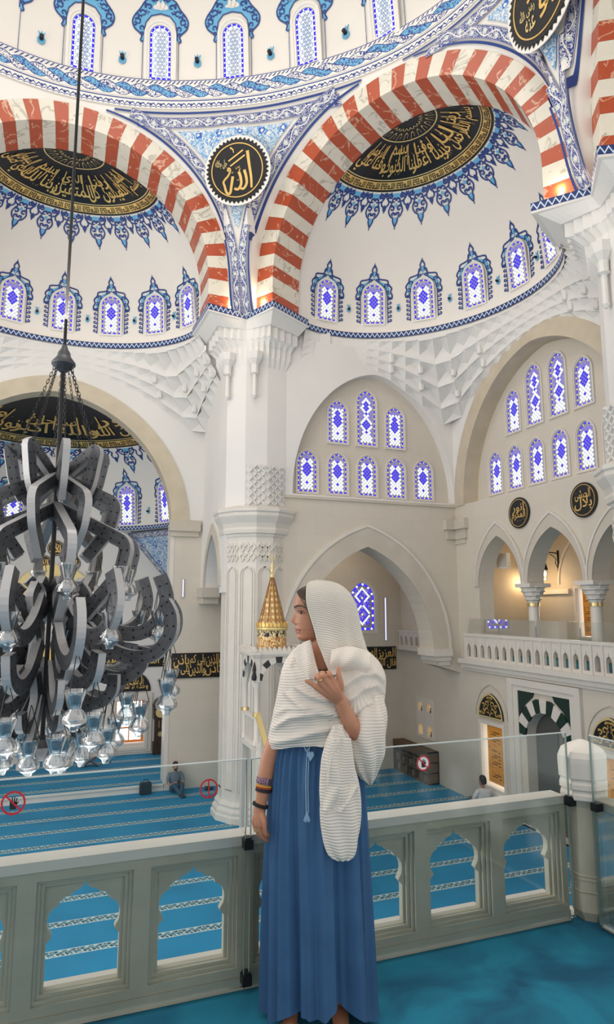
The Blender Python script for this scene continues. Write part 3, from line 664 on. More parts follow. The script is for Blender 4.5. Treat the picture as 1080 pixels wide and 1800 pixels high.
# piers: plan around the central pier, mirrored about the axis of the right arch for the near one
def mirror(p):
    q = Vector((p[0], p[1], 0)) - MR; t, d = q.dot(ER), q.dot(NR); w = MR - ER*t + NR*d; return (w.x, w.y)
COR = [(3.30, 18.9), (3.40, 17.05), (4.60, 17.32), (5.07, 16.25), (6.45, 17.10)]     # cornice edge at the hall side
PIER = [(4.17, 18.9), (4.17, 17.75), (4.62, 17.36), (5.25, 17.30), (5.85, 17.44)]
CC = (5.2, 18.2)
def pier(mir, lab):
    f = mirror if mir else (lambda p: (p[0], p[1]))
    g = (lambda p: (mirror(p)[0]+.22, mirror(p)[1]-.24)) if mir else f
    cor = [f(p) for p in COR]; pr = [g(p) for p in PIER]; c = g(CC); back = [g((6.0, 18.4)), g((5.2, 19.0))]
    rootl = {'pier_top': 'carved white %s carrying the arches' % lab[0], 'column': lab[1]}
    root = empty('pier_column', (c[0], c[1], 0), lab[1], 'column', kind='structure'); off = Vector((-c[0], -c[1], 0))
    def B(bb, name, m, sm=None):
        bb.v = [tuple(Vector(v) + off) for v in bb.v]; return bb.build(name, m, root, smooth=sm)
    bb = MB(); poly = pr + back
    bb.loft([[(x, y, z) for x, y in poly] for z in (8.3, 13.2)]); B(bb, 'pier_shaft', PLASTER)
    # cornice: stepped faceted corbel from the shaft out to the trim
    steps = [(0, ZC-.10), (0.0, ZC-.16), (.10, ZC-.17), (.45, ZC-.42), (.50, ZC-.42), (.50, ZC-.72), (.62, ZC-.76), (.78, ZC-.95), (.80, ZC-1.18), (1.0, ZC-1.5)]
    N = 8; def_ = []
    def path(poly):
        out = []
        for i in range(len(poly)-1):
            for k in range(N): out.append(Vector((lerp(poly[i][0], poly[i+1][0], k/N), lerp(poly[i][1], poly[i+1][1], k/N), 0)))
        out.append(Vector((poly[-1][0], poly[-1][1], 0))); return out
    A, Bp = path(cor), path(pr); rows = []
    for j, (w, z) in enumerate(steps):
        row = []
        for i, (p, q) in enumerate(zip(A, Bp)):
            wv = .10*math.sin(PI*i/2)**2 if j in (4, 5, 7, 8) else 0; x = p.lerp(q, min(1, w + wv)); row.append((x.x, x.y, z - (.16*wv*10/1.6 if j in (8,) else 0)))
        rows.append(row)
    bb = MB(); bb.loft(rows, 0, False, False); B(bb, 'stalactite_capital', CARVED)
    bb = MB(); bb.add([(p[0], p[1], ZC+.07) for p in cor] + [(c[0], c[1], ZC+.07)], [tuple(range(len(cor)+1))]); B(bb, 'cornice_top', WHITEP)
    L = 0; vs, fs, uvs = [], [], []
    for i, p in enumerate(cor):
        vs += [(p[0], p[1], ZC-.11), (p[0], p[1], ZC+.075)]
        if i: d = math.dist(p, cor[i-1]); fs.append((2*i-2, 2*i, 2*i+1, 2*i-1)); uvs.append([(L, 0), (L+d, 0), (L+d, 1), (L, 1)]); L += d
    bb = MB(); bb.add(vs, fs, 0, uvs); B(bb, 'zigzag_trim', ZIG)
    for w in (.30, .62):
        i = int(w*(len(Bp)-1)); p = Bp[i]; q = A[i]; d = (q-p).normalized()*.12; p = p + d
        bb = MB(); bb.lathe([(.26, ZC-1.15), (.22, ZC-1.35), (.11, ZC-1.5), (.10, ZC-1.75), (.14, ZC-1.76), (.06, ZC-1.80), (.06, ZC-2.4), (.09, ZC-2.42), (.03, ZC-2.5)], 8, (p.x, p.y, 0)); B(bb, 'pendant', CARVED)
    core = [f(p) for p in ((5.3, 17.47), (7.3, 17.47), (7.3, 18.4), (5.3, 18.4))]
    if not mir: bb = MB(); bb.loft([[(x, y, z) for x, y in core] for z in (12.6, ZC-.06)]); B(bb, 'pier_core', PLASTER)
    # lattice relief drum above the capital
    n = 12; bb = MB(); rr = .98
    bb.lathe([(rr-.02, 8.3), (rr-.02, 9.45), (rr-.3, 9.7)], n, (c[0], c[1], 0)); B(bb, 'drum', CARVED)
    bb = MB()
    for k in range(n):
        a0 = 2*PI*k/n; a1 = 2*PI*(k+1)/n; p0 = Vector((c[0]+rr*math.cos(a0), c[1]+rr*math.sin(a0), 0)); p1 = Vector((c[0]+rr*math.cos(a1), c[1]+rr*math.sin(a1), 0)); fr = Fr(p0, p1-p0, Vector((c[0], c[1], 0))-(p0+p1)/2); w = (p1-p0).length
        for r_ in range(5):
            for sgn in (1, -1):
                z0 = 8.45 + .23*r_
                for q in range(2):
                    u0 = w*(.06+.46*q); u1 = u0 + w*.42; za, zb_ = (z0, z0+.2) if sgn > 0 else (z0+.2, z0); t_ = .022
                    P4 = [fr(u0, za-t_, -.05), fr(u1, zb_-t_, -.05), fr(u1, zb_+t_, -.05), fr(u0, za+t_, -.05)]; Q4 = [x + fr.N*.07 for x in P4]
                    bb.add(P4+Q4, [(0, 1, 2, 3), (0, 1, 5, 4), (2, 3, 7, 6), (1, 2, 6, 5), (3, 0, 4, 7)])
    B(bb, 'lattice_relief', CARVED)
    # capital, fluted shaft, base
    n = 12; ph = PI/12
    bb = MB(); bb.lathe([(.98, 7.55), (1.0, 7.62), (1.06, 7.64), (1.08, 7.74), (1.06, 7.80), (1.10, 7.92), (1.2, 8.08), (1.22, 8.12), (1.22, 8.2), (1.26, 8.24), (1.26, 8.32), (1.1, 8.40)], n, (c[0], c[1], 0), 0, True, ph); B(bb, 'capital', WHITEM)
    bb = MB(); bb.lathe([(.97, .55), (.95, 7.55)], n, (c[0], c[1], 0), 0, True, ph); B(bb, 'shaft', WHITEM)
    bb = MB()
    for k in range(n):
        a0 = 2*PI*k/n + ph; a1 = 2*PI*(k+1)/n + ph; p0 = Vector((c[0]+.955*math.cos(a0), c[1]+.955*math.sin(a0), 0)); p1 = Vector((c[0]+.955*math.cos(a1), c[1]+.955*math.sin(a1), 0)); fr = Fr(p0, p1-p0, Vector((c[0], c[1], 0))-(p0+p1)/2); w = (p1-p0).length
        def frame(m0, t_): 
            o_ = opening(w/2, w/2-m0, .75, 6.5, 6.72, parch, 5); i_ = opening(w/2, w/2-m0-t_, .78, 6.5, 6.69, parch, 5); bb.prism(fr, o_, -.025, .02, [i_], 0)
        frame(.03, .03); frame(.10, .02)
        for r_ in range(2):
            for q in range(3):
                u = w*(.2+.3*q); z = 6.98 + .26*r_
                bb.prism(fr, [(u, z-.14), (u+.10, z), (u, z+.14), (u-.10, z)], -.03, .02, [[(u, z-.08), (u+.055, z), (u, z+.08), (u-.055, z)]])
    B(bb, 'shaft_tracery', WHITEM)
    bb = MB(); bb.lathe([(1.16, 0), (1.16, .14), (1.12, .18), (1.12, .26), (1.05, .34), (1.06, .40), (.98, .5), (.97, .58)], n, (c[0], c[1], 0), 0, True, ph); B(bb, 'base', WHITEM)
    return root
pier(False, ['', 'massive white faceted column with carved capital at the centre'])
pier(True, ['', 'massive near pier with carved capital at the right edge'])
# ------------------------------------------------------------------ stained glass windows
GW = glow('white_pane', (.93, .97, 1.0), 1.15); GB = glow('blue_pane', (.055, .035, .80), 1.0); GL = glow('lavender_pane', (.26, .21, .78), .8); GY = glow('yellow_pane', (1.0, .85, .22), 1.0)
GS = glow('sky_pane', (.74, .87, 1.0), 1.15); LEAD = mat('window_lead', (.42, .42, .50), .6); LEADD = mat('dome_tracery', (.33, .38, .52), .6)
GM = [LEAD, GW, GB, GL, GY, GS]
def win_outline(w, h, m=0.0, rnd=False):
    half = w/2 - m; sp = h - (w*.5 if rnd else w*.62); ap = h - m
    return opening(0, half, m, sp, ap, parch if not rnd else (lambda c, hf, s_, a_, n: arc(c, s_, hf, 0, 180, 2*n)), 9)
def inside(poly, x, y):
    c = False; n = len(poly)
    for i in range(n):
        x0, y0 = poly[i]; x1, y1 = poly[i-1]
        if (y0 > y) != (y1 > y) and x < (x1-x0)*(y-y0)/(y1-y0)+x0: c = not c
    return c
_gcache = {}
def glass_mesh(w, h, kind, rnd=False):
    key = (round(w, 3), round(h, 3), kind, rnd)
    if key in _gcache: return _gcache[key]
    b = MB(); fr = Fr((0, 0, 0), (1, 0, 0), (0, 0, -1), (0, 1, 0))   # local: x right, y up, z towards the hall
    b.prism(fr, win_outline(w, h, 0, rnd), 0, .02)
    bw = w*(.115 if kind in 'CD' else .085); mid = win_outline(w, h, bw*.62, rnd); pts = mid + [mid[0]]
    # border: dashes with yellow studs
    L = [0]
    for p, q in zip(pts, pts[1:]): L.append(L[-1] + math.dist(p, q))
    def at(s):
        for i in range(len(L)-1):
            if s <= L[i+1]: t = (s-L[i])/max(1e-6, L[i+1]-L[i]); return (lerp(pts[i][0], pts[i+1][0], t), lerp(pts[i][1], pts[i+1][1], t)), math.atan2(pts[i+1][1]-pts[i][1], pts[i+1][0]-pts[i][0])
        return pts[-1], 0
    step = (.15 if kind != 'C' else .2) * (w/.6)**.5; n = max(8, round(L[-1]/step)); step = L[-1]/n
    def quad(c, a, lx, ly, m):
        ca, sa = math.cos(a), math.sin(a); b.add([fr(c[0]+x*ca-y*sa, c[1]+x*sa+y*ca, -.004) for x, y in ((-lx, -ly), (lx, -ly), (lx, ly), (-lx, ly))], [(0, 1, 2, 3)], m)
    for k in range(n):
        c, a = at((k+.5)*step); quad(c, a, step*(.33 if kind != 'D' else .42), bw*.36, 2)
        c, a = at(k*step); quad(c, a+PI/4, bw*.30, bw*.30, 4 if kind not in 'CD' else 1)
    inn = win_outline(w, h, bw*1.15, rnd)
    if kind == 'D':
        b.prism(fr, inn, -.003, .0, m=1); b.prism(fr, [(x*.72, h*.52+(y-h*.5)*.5) for x, y in inn], -.0045, .0, m=5)
        b2 = MB(); r = w*.19
        for j in range(int(h/r/1.0)+1):
            for i in (-1, 0, 1):
                cx, cy = i*r*1.0 + (r*.5 if j % 2 else 0) , bw + j*r*.9; seg = []
                for q in range(17):
                    a = 2*PI*q/16; seg.append((cx+r*.72*math.cos(a), cy+r*.72*math.sin(a)))
                for p, q in zip(seg, seg[1:]):
                    if inside(inn, *p) and inside(inn, *q):
                        d = Vector((q[0]-p[0], q[1]-p[1])).normalized(); nx, ny = -d.y*.011, d.x*.011
                        b.add([fr(p[0]+nx, p[1]+ny, -.008), fr(q[0]+nx, q[1]+ny, -.008), fr(q[0]-nx, q[1]-ny, -.008), fr(p[0]-nx, p[1]-ny, -.008)], [(0, 1, 2, 3)], 0)
    else:
        px = w*(.088 if kind != 'C' else .055); py = px*1.1
        for j in range(int(h/py)+2):
            for i in range(-9, 10):
                cx = (i + (.5 if j % 2 else 0))*2*px; cy = bw + j*py
                if not all(inside(inn, cx+dx*px*.75, cy+dy*py*.75) for dx, dy in ((1, 0), (-1, 0), (0, 1), (0, -1))): continue
                f = lambda y0, a_, b_: abs(cx)/(a_*w) + abs(cy-y0*h)/(b_*h)
                if kind == 'A': m = 2 if f(.56, .26, .23) < 1.02 else (2 if f(.2, .06, .05) < 1 else (3 if cy > h*.80 else 1))
                elif kind == 'B':
                    g = min(f(.36, .30, .19), f(.70, .28, .17)); m = 1 if .72 < g < 1.25 else (2 if g <= .72 else 3)
                    if cy < h*.2 and g > 1.25: m = 1
                else:
                    g = min(f(.34, .30, .21), f(.70, .30, .21)); m = 1 if .80 < g < 1.12 else (4 if g < .16 else (2 if (i+j) % 3 else 3))
                k = .80
                b.add([fr(cx-px*k, cy, -.004), fr(cx, cy-py*k, -.004), fr(cx+px*k, cy, -.004), fr(cx, cy+py*k, -.004)], [(0, 1, 2, 3)], m)
    o = b.build('glass', GM if kind != 'D' else [LEADD, GW, GB, GL, GY, GS]); me = o.data; bpy.data.objects.remove(o); _gcache[key] = me; return me
_fcache = {}
def frame_mesh(w, h, rnd, fw, proud, m):
    key = (round(w, 3), round(h, 3), rnd, fw, m.name)
    if key in _fcache: return _fcache[key]
    b = MB(); fr = Fr((0, 0, 0), (1, 0, 0), (0, 0, -1), (0, 1, 0))
    def O(mm): return win_outline(w+2*mm, h+2*mm, 0, rnd)
    o1, o2, o3 = O(fw), O(fw*.45), O(0)
    sh = lambda p, mm: [(x, y-mm) for x, y in p]
    b.prism(fr, sh(o1, fw), -proud, .0, [sh(o2, fw*.45)]); b.prism(fr, sh(o2, fw*.45), -proud*.55, .0, [sh(o3, 0)])
    o = b.build('frame', m); me = o.data; bpy.data.objects.remove(o); _fcache[key] = me; return me
WN = [0]
def window(O, U, V, Nout, w, h, kind, label, rnd=False, fw=.07, proud=.05, fm=None, rec=.03, group=None):
    WN[0] += 1
    o = link('window_%d' % WN[0], frame_mesh(w, h, rnd, fw, proud, fm or WHITEM), None, label, 'window', group, 'structure')
    o.matrix_local = basis(O, U, V, Nout)
    g = link('pane', glass_mesh(w, h, kind, rnd), o, kind='stuff'); g.location = (0, 0, -rec); return o
ORD = ['first', 'second', 'third', 'fourth', 'fifth', 'sixth', 'seventh']
for k, (c, s_, w, h, kd) in enumerate(WIN_T):
    lab = ('%s lower blue and white stained window from the central column' % ORD[k]) if k < 5 else ['upper stained window nearest the central column on the facing tympanum', 'tall middle stained window crowning the facing tympanum', 'upper stained window nearest the corner on the facing tympanum'][k-5]
    window((c, YT+.34, s_), (1, 0, 0), (0, 0, 1), (0, -1, 0), w, h, kd, lab, rec=-.0)
for k, (c, s_, w, h, kd) in enumerate(WIN_S):
    lab = ('%s lower stained window from the corner on the side tympanum' % ORD[k]) if k < 6 else '%s upper stained window from the corner on the side tympanum' % ORD[k-6]
    window((XW+.5, c, s_), (0, -1, 0), (0, 0, 1), (-1, 0, 0), w, h, kd, lab)
window((10.05, YQ, 4.76), (1, 0, 0), (0, 0, 1), (0, -1, 0), .96, 1.72, 'C', 'large blue stained window in the side room behind the woman', fw=.1)
window((7.15, YQ, 4.76), (1, 0, 0), (0, 0, 1), (0, -1, 0), .96, 1.72, 'C', 'blue stained window mostly hidden behind the face of the woman', fw=.1)
# ------------------------------------------------------------------ painted ornament drawn as thin inlay
def stroke(b, pts, w, mp, m, off):
    P = [Vector((p[0], p[1])) for p in pts]; L, Rr = [], []
    for i, p in enumerate(P):
        t = P[min(i+1, len(P)-1)] - P[max(i-1, 0)]
        if t.length < 1e-9: t = Vector((1, 0))
        t.normalize(); ww = w if not isinstance(w, (list, tuple)) else lerp(w[0], w[1], i/(len(P)-1)); n = Vector((-t.y, t.x))*ww
        L.append(mp(p.x+n.x, p.y+n.y, off)); Rr.append(mp(p.x-n.x, p.y-n.y, off))
    b.band(L, Rr, m)
def blob(b, pts, mp, m, off):
    tri = tessellate_polygon([[Vector((p[0], p[1], 0)) for p in pts]]); b.add([mp(p[0], p[1], off) for p in pts], [tuple(t) for t in tri], m)
def spir(cx, cy, r, a0, turn, n=14): return [(cx + r*(1-.72*i/n)*math.cos(R(a0+turn*i/n)), cy + r*(1-.72*i/n)*math.sin(R(a0+turn*i/n))) for i in range(n+1)]
def mirx(p): return [(-x, y) for x, y in p]
ORN = [NAVY, SKYB, WHITEP]
def crest(b, w, h, mp):
    """blue crested surround of a semi-dome window; origin at the sill centre"""
    hw = w/2; H = h
    for sg in (1, -1):
        f = (lambda p: p) if sg > 0 else mirx
        k = int((H-.35)/.15)
        for j in range(k):
            y = .02 + .15*j; stroke(b, f(spir(hw+.15, y+.08, .055, 200, 330, 9)), .019, mp, 0, .012)
            blob(b, f([(hw+.10, y+.01), (hw+.14, y+.04), (hw+.10, y+.07), (hw+.07, y+.04)]), mp, 0, .012)
        stroke(b, f([(hw+.075, 0), (hw+.075, H-.42), (hw+.02, H-.16), (.16, H+.06), (.0, H+.16)]), .013, mp, 0, .012)
        rim = crom([(hw+.20, H-.52), (hw+.22, H-.40), (hw+.17, H-.27), (hw+.20, H-.16), (hw+.10, H-.02), (hw+.06, H+.10), (.17, H+.16), (.12, H+.30), (.055, H+.36), (.075, H+.44), (0, H+.58)], 4)
        stroke(b, f([(p.x, p.y) if hasattr(p, 'x') else p for p in rim]), .024, mp, 0, .014)
        inner = [(hw+.09, H-.42), (hw+.16, H-.36), (hw+.12, H-.24), (hw+.13, H-.16), (hw+.03, H-.02), (.14, H+.12), (.05, H+.20), (.04, H+.14), (.12, H+.05), (hw-.02, H-.12)]
        blob(b, f(inner), mp, 1, .008)
        for (cx, cy, r, a, t) in ((hw+.10, H-.30, .06, 60, 330), (hw+.02, H-.07, .075, -20, 340), (.10, H+.11, .06, -40, 320), (hw+.14, H-.46, .05, 120, 300), (.07, H+.27, .05, -60, 300)):
            stroke(b, f(spir(cx, cy, r, a, t, 10)), (.026, .014), mp, 0, .016)
    blob(b, [(0, H+.16), (.05, H+.26), (.03, H+.36), (0, H+.42), (-.03, H+.36), (-.05, H+.26)], mp, 1, .010)
    blob(b, [(0, H+.50), (.028, H+.56), (0, H+.66), (-.028, H+.56)], mp, 0, .012)
def pendant(b, mp, big=True):
    """hanging motif of the fringe under a roundel; y downwards from 0"""
    s = 1.0 if big else .55
    for sg in (1, -1):
        f = (lambda p: p) if sg > 0 else mirx
        o = crom([(.25*s, 0), (.27*s, -.10*s), (.20*s, -.20*s), (.12*s, -.24*s), (.16*s, -.34*s), (.19*s, -.44*s), (.14*s, -.55*s), (.07*s, -.60*s), (.06*s, -.68*s), (0, -.80*s)], 4)
        stroke(b, f([(p.x, p.y) for p in o]), .020, mp, 0, .014)
        if big:
            for (cx, cy, r, a, t) in ((.16, -.10, .075, 0, 330), (.06, -.20, .07, 180, -320), (.10, -.38, .07, 40, 330), (.07, -.52, .055, 200, -300)):
                stroke(b, f(spir(cx, cy, r, a, t, 10)), (.028, .016), mp, 0, .016)
            blob(b, f([(.0, -.02), (.10, -.03), (.12, -.08), (.06, -.13), (0, -.15)]), mp, 1, .009)
            blob(b, f([(0, -.58), (.055, -.61), (.045, -.67), (0, -.76)]), mp, 1, .009); blob(b, f([(0, -.24), (.045, -.30), (0, -.37)]), mp, 1, .009)
        else: blob(b, f([(0, -.28), (.05, -.33), (0, -.40)]), mp, 0, .012)
    blob(b, [(0, -.80*s), (.018, -.83*s), (0, -.88*s), (-.018, -.83*s)], mp, 0, .012)
# ------------------------------------------------------------------ Arabic lettering
_F = {'ا': 0xFE8D, 'ب': 0xFE8F, 'ة': 0xFE93, 'ت': 0xFE95, 'ث': 0xFE99, 'ج': 0xFE9D, 'ح': 0xFEA1, 'خ': 0xFEA5, 'د': 0xFEA9, 'ذ': 0xFEAB, 'ر': 0xFEAD, 'ز': 0xFEAF, 'س': 0xFEB1, 'ش': 0xFEB5, 'ص': 0xFEB9, 'ض': 0xFEBD, 'ط': 0xFEC1, 'ظ': 0xFEC5,
      'ع': 0xFEC9, 'غ': 0xFECD, 'ف': 0xFED1, 'ق': 0xFED5, 'ك': 0xFED9, 'ل': 0xFEDD, 'م': 0xFEE1, 'ن': 0xFEE5, 'ه': 0xFEE9, 'و': 0xFEED, 'ى': 0xFEEF, 'ي': 0xFEF1, 'أ': 0xFE83, 'ؤ': 0xFE85, 'آ': 0xFE81, 'إ': 0xFE87}
_TWO = set('اةدذرزوىأؤآإ')
def shape(txt):
    out = []
    for word in txt.split(' '):
        if word == 'الله': out.append('\uFDF2'); continue
        w = []; i = 0; prev = False
        while i < len(word):
            ch = word[i]
            if ch == 'ل' and i+1 < len(word) and word[i+1] == 'ا': w.append(chr(0xFEFC if prev else 0xFEFB)); prev = False; i += 2; continue
            nxt = i+1 < len(word) and ch not in _TWO; base = _F[ch]
            if ch in _TWO: w.append(chr(base + (1 if prev else 0)))
            else: w.append(chr(base + (3 if prev and nxt else 2 if nxt else 1 if prev else 0)))
            prev = nxt; i += 1
        out.append(''.join(reversed(w)))
    return ' '.join(reversed(out))
_tcache = {}
def text2d(txt, raw=False):
    if txt in _tcache: return _tcache[txt]
    c = bpy.data.curves.new('lettering', 'FONT'); c.body = txt if raw else shape(txt); c.resolution_u = 2; c.offset = .012; o = bpy.data.objects.new('lettering', c); COL.objects.link(o)
    dg = bpy.context.evaluated_depsgraph_get(); dg.update(); me = o.evaluated_get(dg).to_mesh()
    vs = [(v.co.x, v.co.y) for v in me.vertices]; fs = [tuple(p.vertices) for p in me.polygons]; o.evaluated_get(dg).to_mesh_clear()
    bpy.data.objects.remove(o); bpy.data.curves.remove(c)
    x0, x1 = min(v[0] for v in vs), max(v[0] for v in vs); y0, y1 = min(v[1] for v in vs), max(v[1] for v in vs)
    vs = [((x-x0)/(x1-x0), (y-y0)/(y1-y0)) for x, y in vs]; _tcache[txt] = (vs, fs, (x1-x0)/(y1-y0)); return _tcache[txt]
def write(b, txt, mp, u0, u1, v0, v1, m, off, shear=0.0, raw=False):
    vs, fs, _ = text2d(txt, raw); b.add([mp(lerp(u0, u1, x) + shear*(y-.5), lerp(v0, v1, y), off) for x, y in vs], fs, m)
def marks(b, mp, u0, u1, v0, v1, n, m, off, s, seed=1):
    rd = random.Random(seed)
    for k in range(n):
        u, v = lerp(u0, u1, rd.random()), lerp(v0, v1, rd.random())
        if k % 3: stroke(b, [(u, v), (u+s*.2, v+s), (u+s*.05, v+s*1.5)], (s*.2, s*.07), mp, m, off)
        else: stroke(b, [(u-s*.6, v+s*.8), (u, v), (u+s*.6, v+s*.8)], (s*.08, s*.2), mp, m, off)
def kufic(b, mp, m, off):
    "square Kufic, read from the right: alif, lam, lam, heh, then heh, waw"
    def bar(x0, y0, x1, y1): b.add([mp(x0, y0, off), mp((x0+x1)/2, y0, off), mp(x1, y0, off), mp(x1, y1, off), mp((x0+x1)/2, y1, off), mp(x0, y1, off)], [(0, 1, 4, 5), (1, 2, 3, 4)], m)
    t = .045; h = .16
    bar(.955, 0, 1, 1); bar(.86, 0, .905, 1); bar(.76, 0, .805, 1); bar(.52, 0, .905, h); bar(.60, 0, .645, .62); bar(.52, .46, .645, .62); bar(.52, 0, .565, .62)
    bar(.27, 0, .46, h); bar(.41, 0, .455, .95); bar(.27, .40, .455, .52); bar(.27, .80, .455, .95); bar(.27, 0, .315, .95)
    bar(.05, .40, .23, .52); bar(.05, .80, .23, .95); bar(.185, .4, .23, .95); bar(.05, 0, .095, .95); bar(.05, 0, .20, h)
# ------------------------------------------------------------------ semi-dome decoration
def decorate(sd, dome, wth, wlabels, lines, roundel_label, rmax=36.0, z_sill=None, th_lo=2, th_hi=178, wsize=(.60, 1.25), fringe=11, dim=1.0):
    z_sill = sd.z0 - .48 if z_sill is None else z_sill
    arcm = (sd.a + sd.b)/2
    # windows with crests
    for th, lab in zip(wth, wlabels):
        c = sd.wall(th, z_sill, .015); nn = (sd.wall(th, z_sill, .5) - sd.wall(th, z_sill, 0)); nn.z = 0; nn.normalize(); U = Vector((0, 0, 1)).cross(nn)
        tilt = Vector((nn.x*.10, nn.y*.10, 1)).normalized(); Nn = U.cross(tilt)
        window(c, U, tilt, Nn, wsize[0], wsize[1], 'A', lab, True, .055, .05, WHITEP, .0)
        b = MB()
        def mp(x, y, off):
            ang = th - math.degrees(x / math.hypot(sd.a*math.sin(R(th)), sd.b*math.cos(R(th)))); return sd.pos(ang, z_sill + y*.97, off+.004)
        crest(b, wsize[0]+.12, wsize[1]+.08, mp); b.build('painted_crest', ORN, dome)
    for ta, tb in zip(wth, wth[1:]):           # small blue lamp fittings between the windows
        tm = (ta+tb)/2; q = sd.wall(tm, z_sill+.45, .02); nn = (sd.wall(tm, 0, .5)-sd.wall(tm, 0, 0)).normalized(); U = Vector((0, 0, 1)).cross(nn); b = MB(); fr = Fr(q, U, -nn)
        b.prism(fr, [(0, -.10), (.06, -.05), (.06, .02), (.03, .08), (.05, .17), (0, .12), (-.05, .17), (-.03, .08), (-.06, .02), (-.06, -.05)], -.02, .0); b.build('tulip_plate', SKYB, dome)
        b = MB(); b.tube([q, q+nn*.10], .035, 10); b.build('lamp_socket', IRON, dome)
    # roundel at the crown
    b = MB(); b.grid(lambda u, v: sd.at(lerp(th_lo, th_hi, u), lerp(.5, rmax, v), .02), 64, 16); r = b.build('calligraphy_roundel', BLACK, dome, smooth=60); r['label'] = roundel_label
    def ringb(p0, p1, m, off, nm):
        b = MB(); b.grid(lambda u, v: sd.at(lerp(th_lo, th_hi, u), lerp(p0, p1, v), off), 64, 1); return b.build(nm, m, r, smooth=60)
    ringb(rmax-4.6, rmax-1.0, GOLD, .03, 'gold_band'); ringb(rmax-5.6, rmax-5.2, GOLDP, .03, 'fillet'); ringb(12.0, 12.5, GOLDP, .03, 'fillet')
    mp = lambda th, ph, off: sd.at(180-th, ph, off)
    b = MB(); n = 13; st = (th_hi-th_lo)/n
    for k in range(n):
        u0 = th_lo + st*k
        kufic(b, lambda x, y, o: mp(u0 + .4 + x*(st-.8), lerp(rmax-1.4, rmax-4.2, y), o), 0, .04)
    b.build('kufic_lettering', BLACK, r)
    b = MB(); m_ = len(lines); span = (th_hi-th_lo-8)/m_
    for k, tx in enumerate(lines):
        u0 = th_lo + 4 + span*(m_-1-k)
        write(b, tx, mp, u0-2, u0+span+2, rmax-6.8, rmax-16.5, 0, .04, 0)
        write(b, lines[(k+2) % m_].split(' ')[0], mp, u0+span*.1, u0+span*.8, rmax-14.0, rmax-22.0, 0, .044, 1)
        for q in range(3): stroke(b, [(u0+span*(q+.4)/3, rmax-12), (u0+span*(q+.4)/3+1.5, rmax-22.5)], (.45, .8), mp, 0, .042)
    marks(b, mp, th_lo+5, th_hi-5, rmax-8, rmax-20, 46, 0, .046, .7, 3)
    b.build('thuluth_lettering', GOLD, r)
    b = MB()
    for k in range(10):
        a = th_lo + (th_hi-th_lo)*(k+.5)/10
        stroke(b, [(a-6, 11.4), (a-3, 8.5), (a+2, 7.6), (a+5, 9.0), (a+2.5, 10.6)], .28, lambda u, v, o: sd.at(180-u, v, o), 0, .04); stroke(b, [(a-7, 6.4), (a, 5.0), (a+7, 6.4)], .25, lambda u, v, o: sd.at(180-u, v, o), 0, .04)
    b.build('crown_rosette', GOLDP, r)
    # fringe of painted pendants
    b = MB(); stp = 180.0/fringe
    for k in range(fringe*2+1):
        t = 2 + k*(176/(fringe*2)); big = k % 2 == 1
        def mpf(x, y, off, t=t):
            ph = rmax + .4 - math.degrees(y*1.2)/3.55; rr = 3.6*math.sin(R(ph)); return sd.at(t - math.degrees(x/rr)*1.08, ph, off+.004)
        pendant(b, mpf, big)
    b.build('painted_fringe', ORN, dome)
decorate(SL, DL, [114.5, 92, 69.5, 46, 21.5], ['first crested stained window at the left edge of the left semi-dome', 'crested stained window just left of the chandelier rod', 'crested stained window just right of the chandelier rod', 'fourth crested stained window of the left semi-dome', 'crested stained window beside the left foot of the central pier'],
    ['بسم الله', 'ليبلون كل', 'المتقين', 'ربنا لك', 'الذي صلى'], 'black roundel with dull gold script, crossed by the chandelier rod', 38.5)
decorate(SR, DR, [158, 131.5, 107, 82.5, 59.5, 37], ['%s crested stained window from the central pier in the right semi-dome' % ORD[k] for k in range(6)],
    ['بسم الله', 'الرحمن خذ', 'ربنا اغفر', 'لنا الذنوب', 'وقنا علي'], 'black roundel with bright gold script under the complete arch', 36.5)
decorate(SA, DA, [108, 80, 52, 26], ['apse stained window at the left edge', 'apse stained window behind the chandelier hub', 'apse stained window right of the chandelier hub', 'apse stained window beside the stone jamb'],
    ['سبحان الله', 'والله اكبر', 'نور على نور'], 'black apse roundel with gold script behind the chandelier chains', 52.0, 8.62, 2, 178, (.64, 1.42), 10)
b = MB(); zig_strip('zigzag_trim', [SA.wall(t, 0, .04) for t in range(2, 179, 4)], ZIG, DA, 8.42, 8.56)
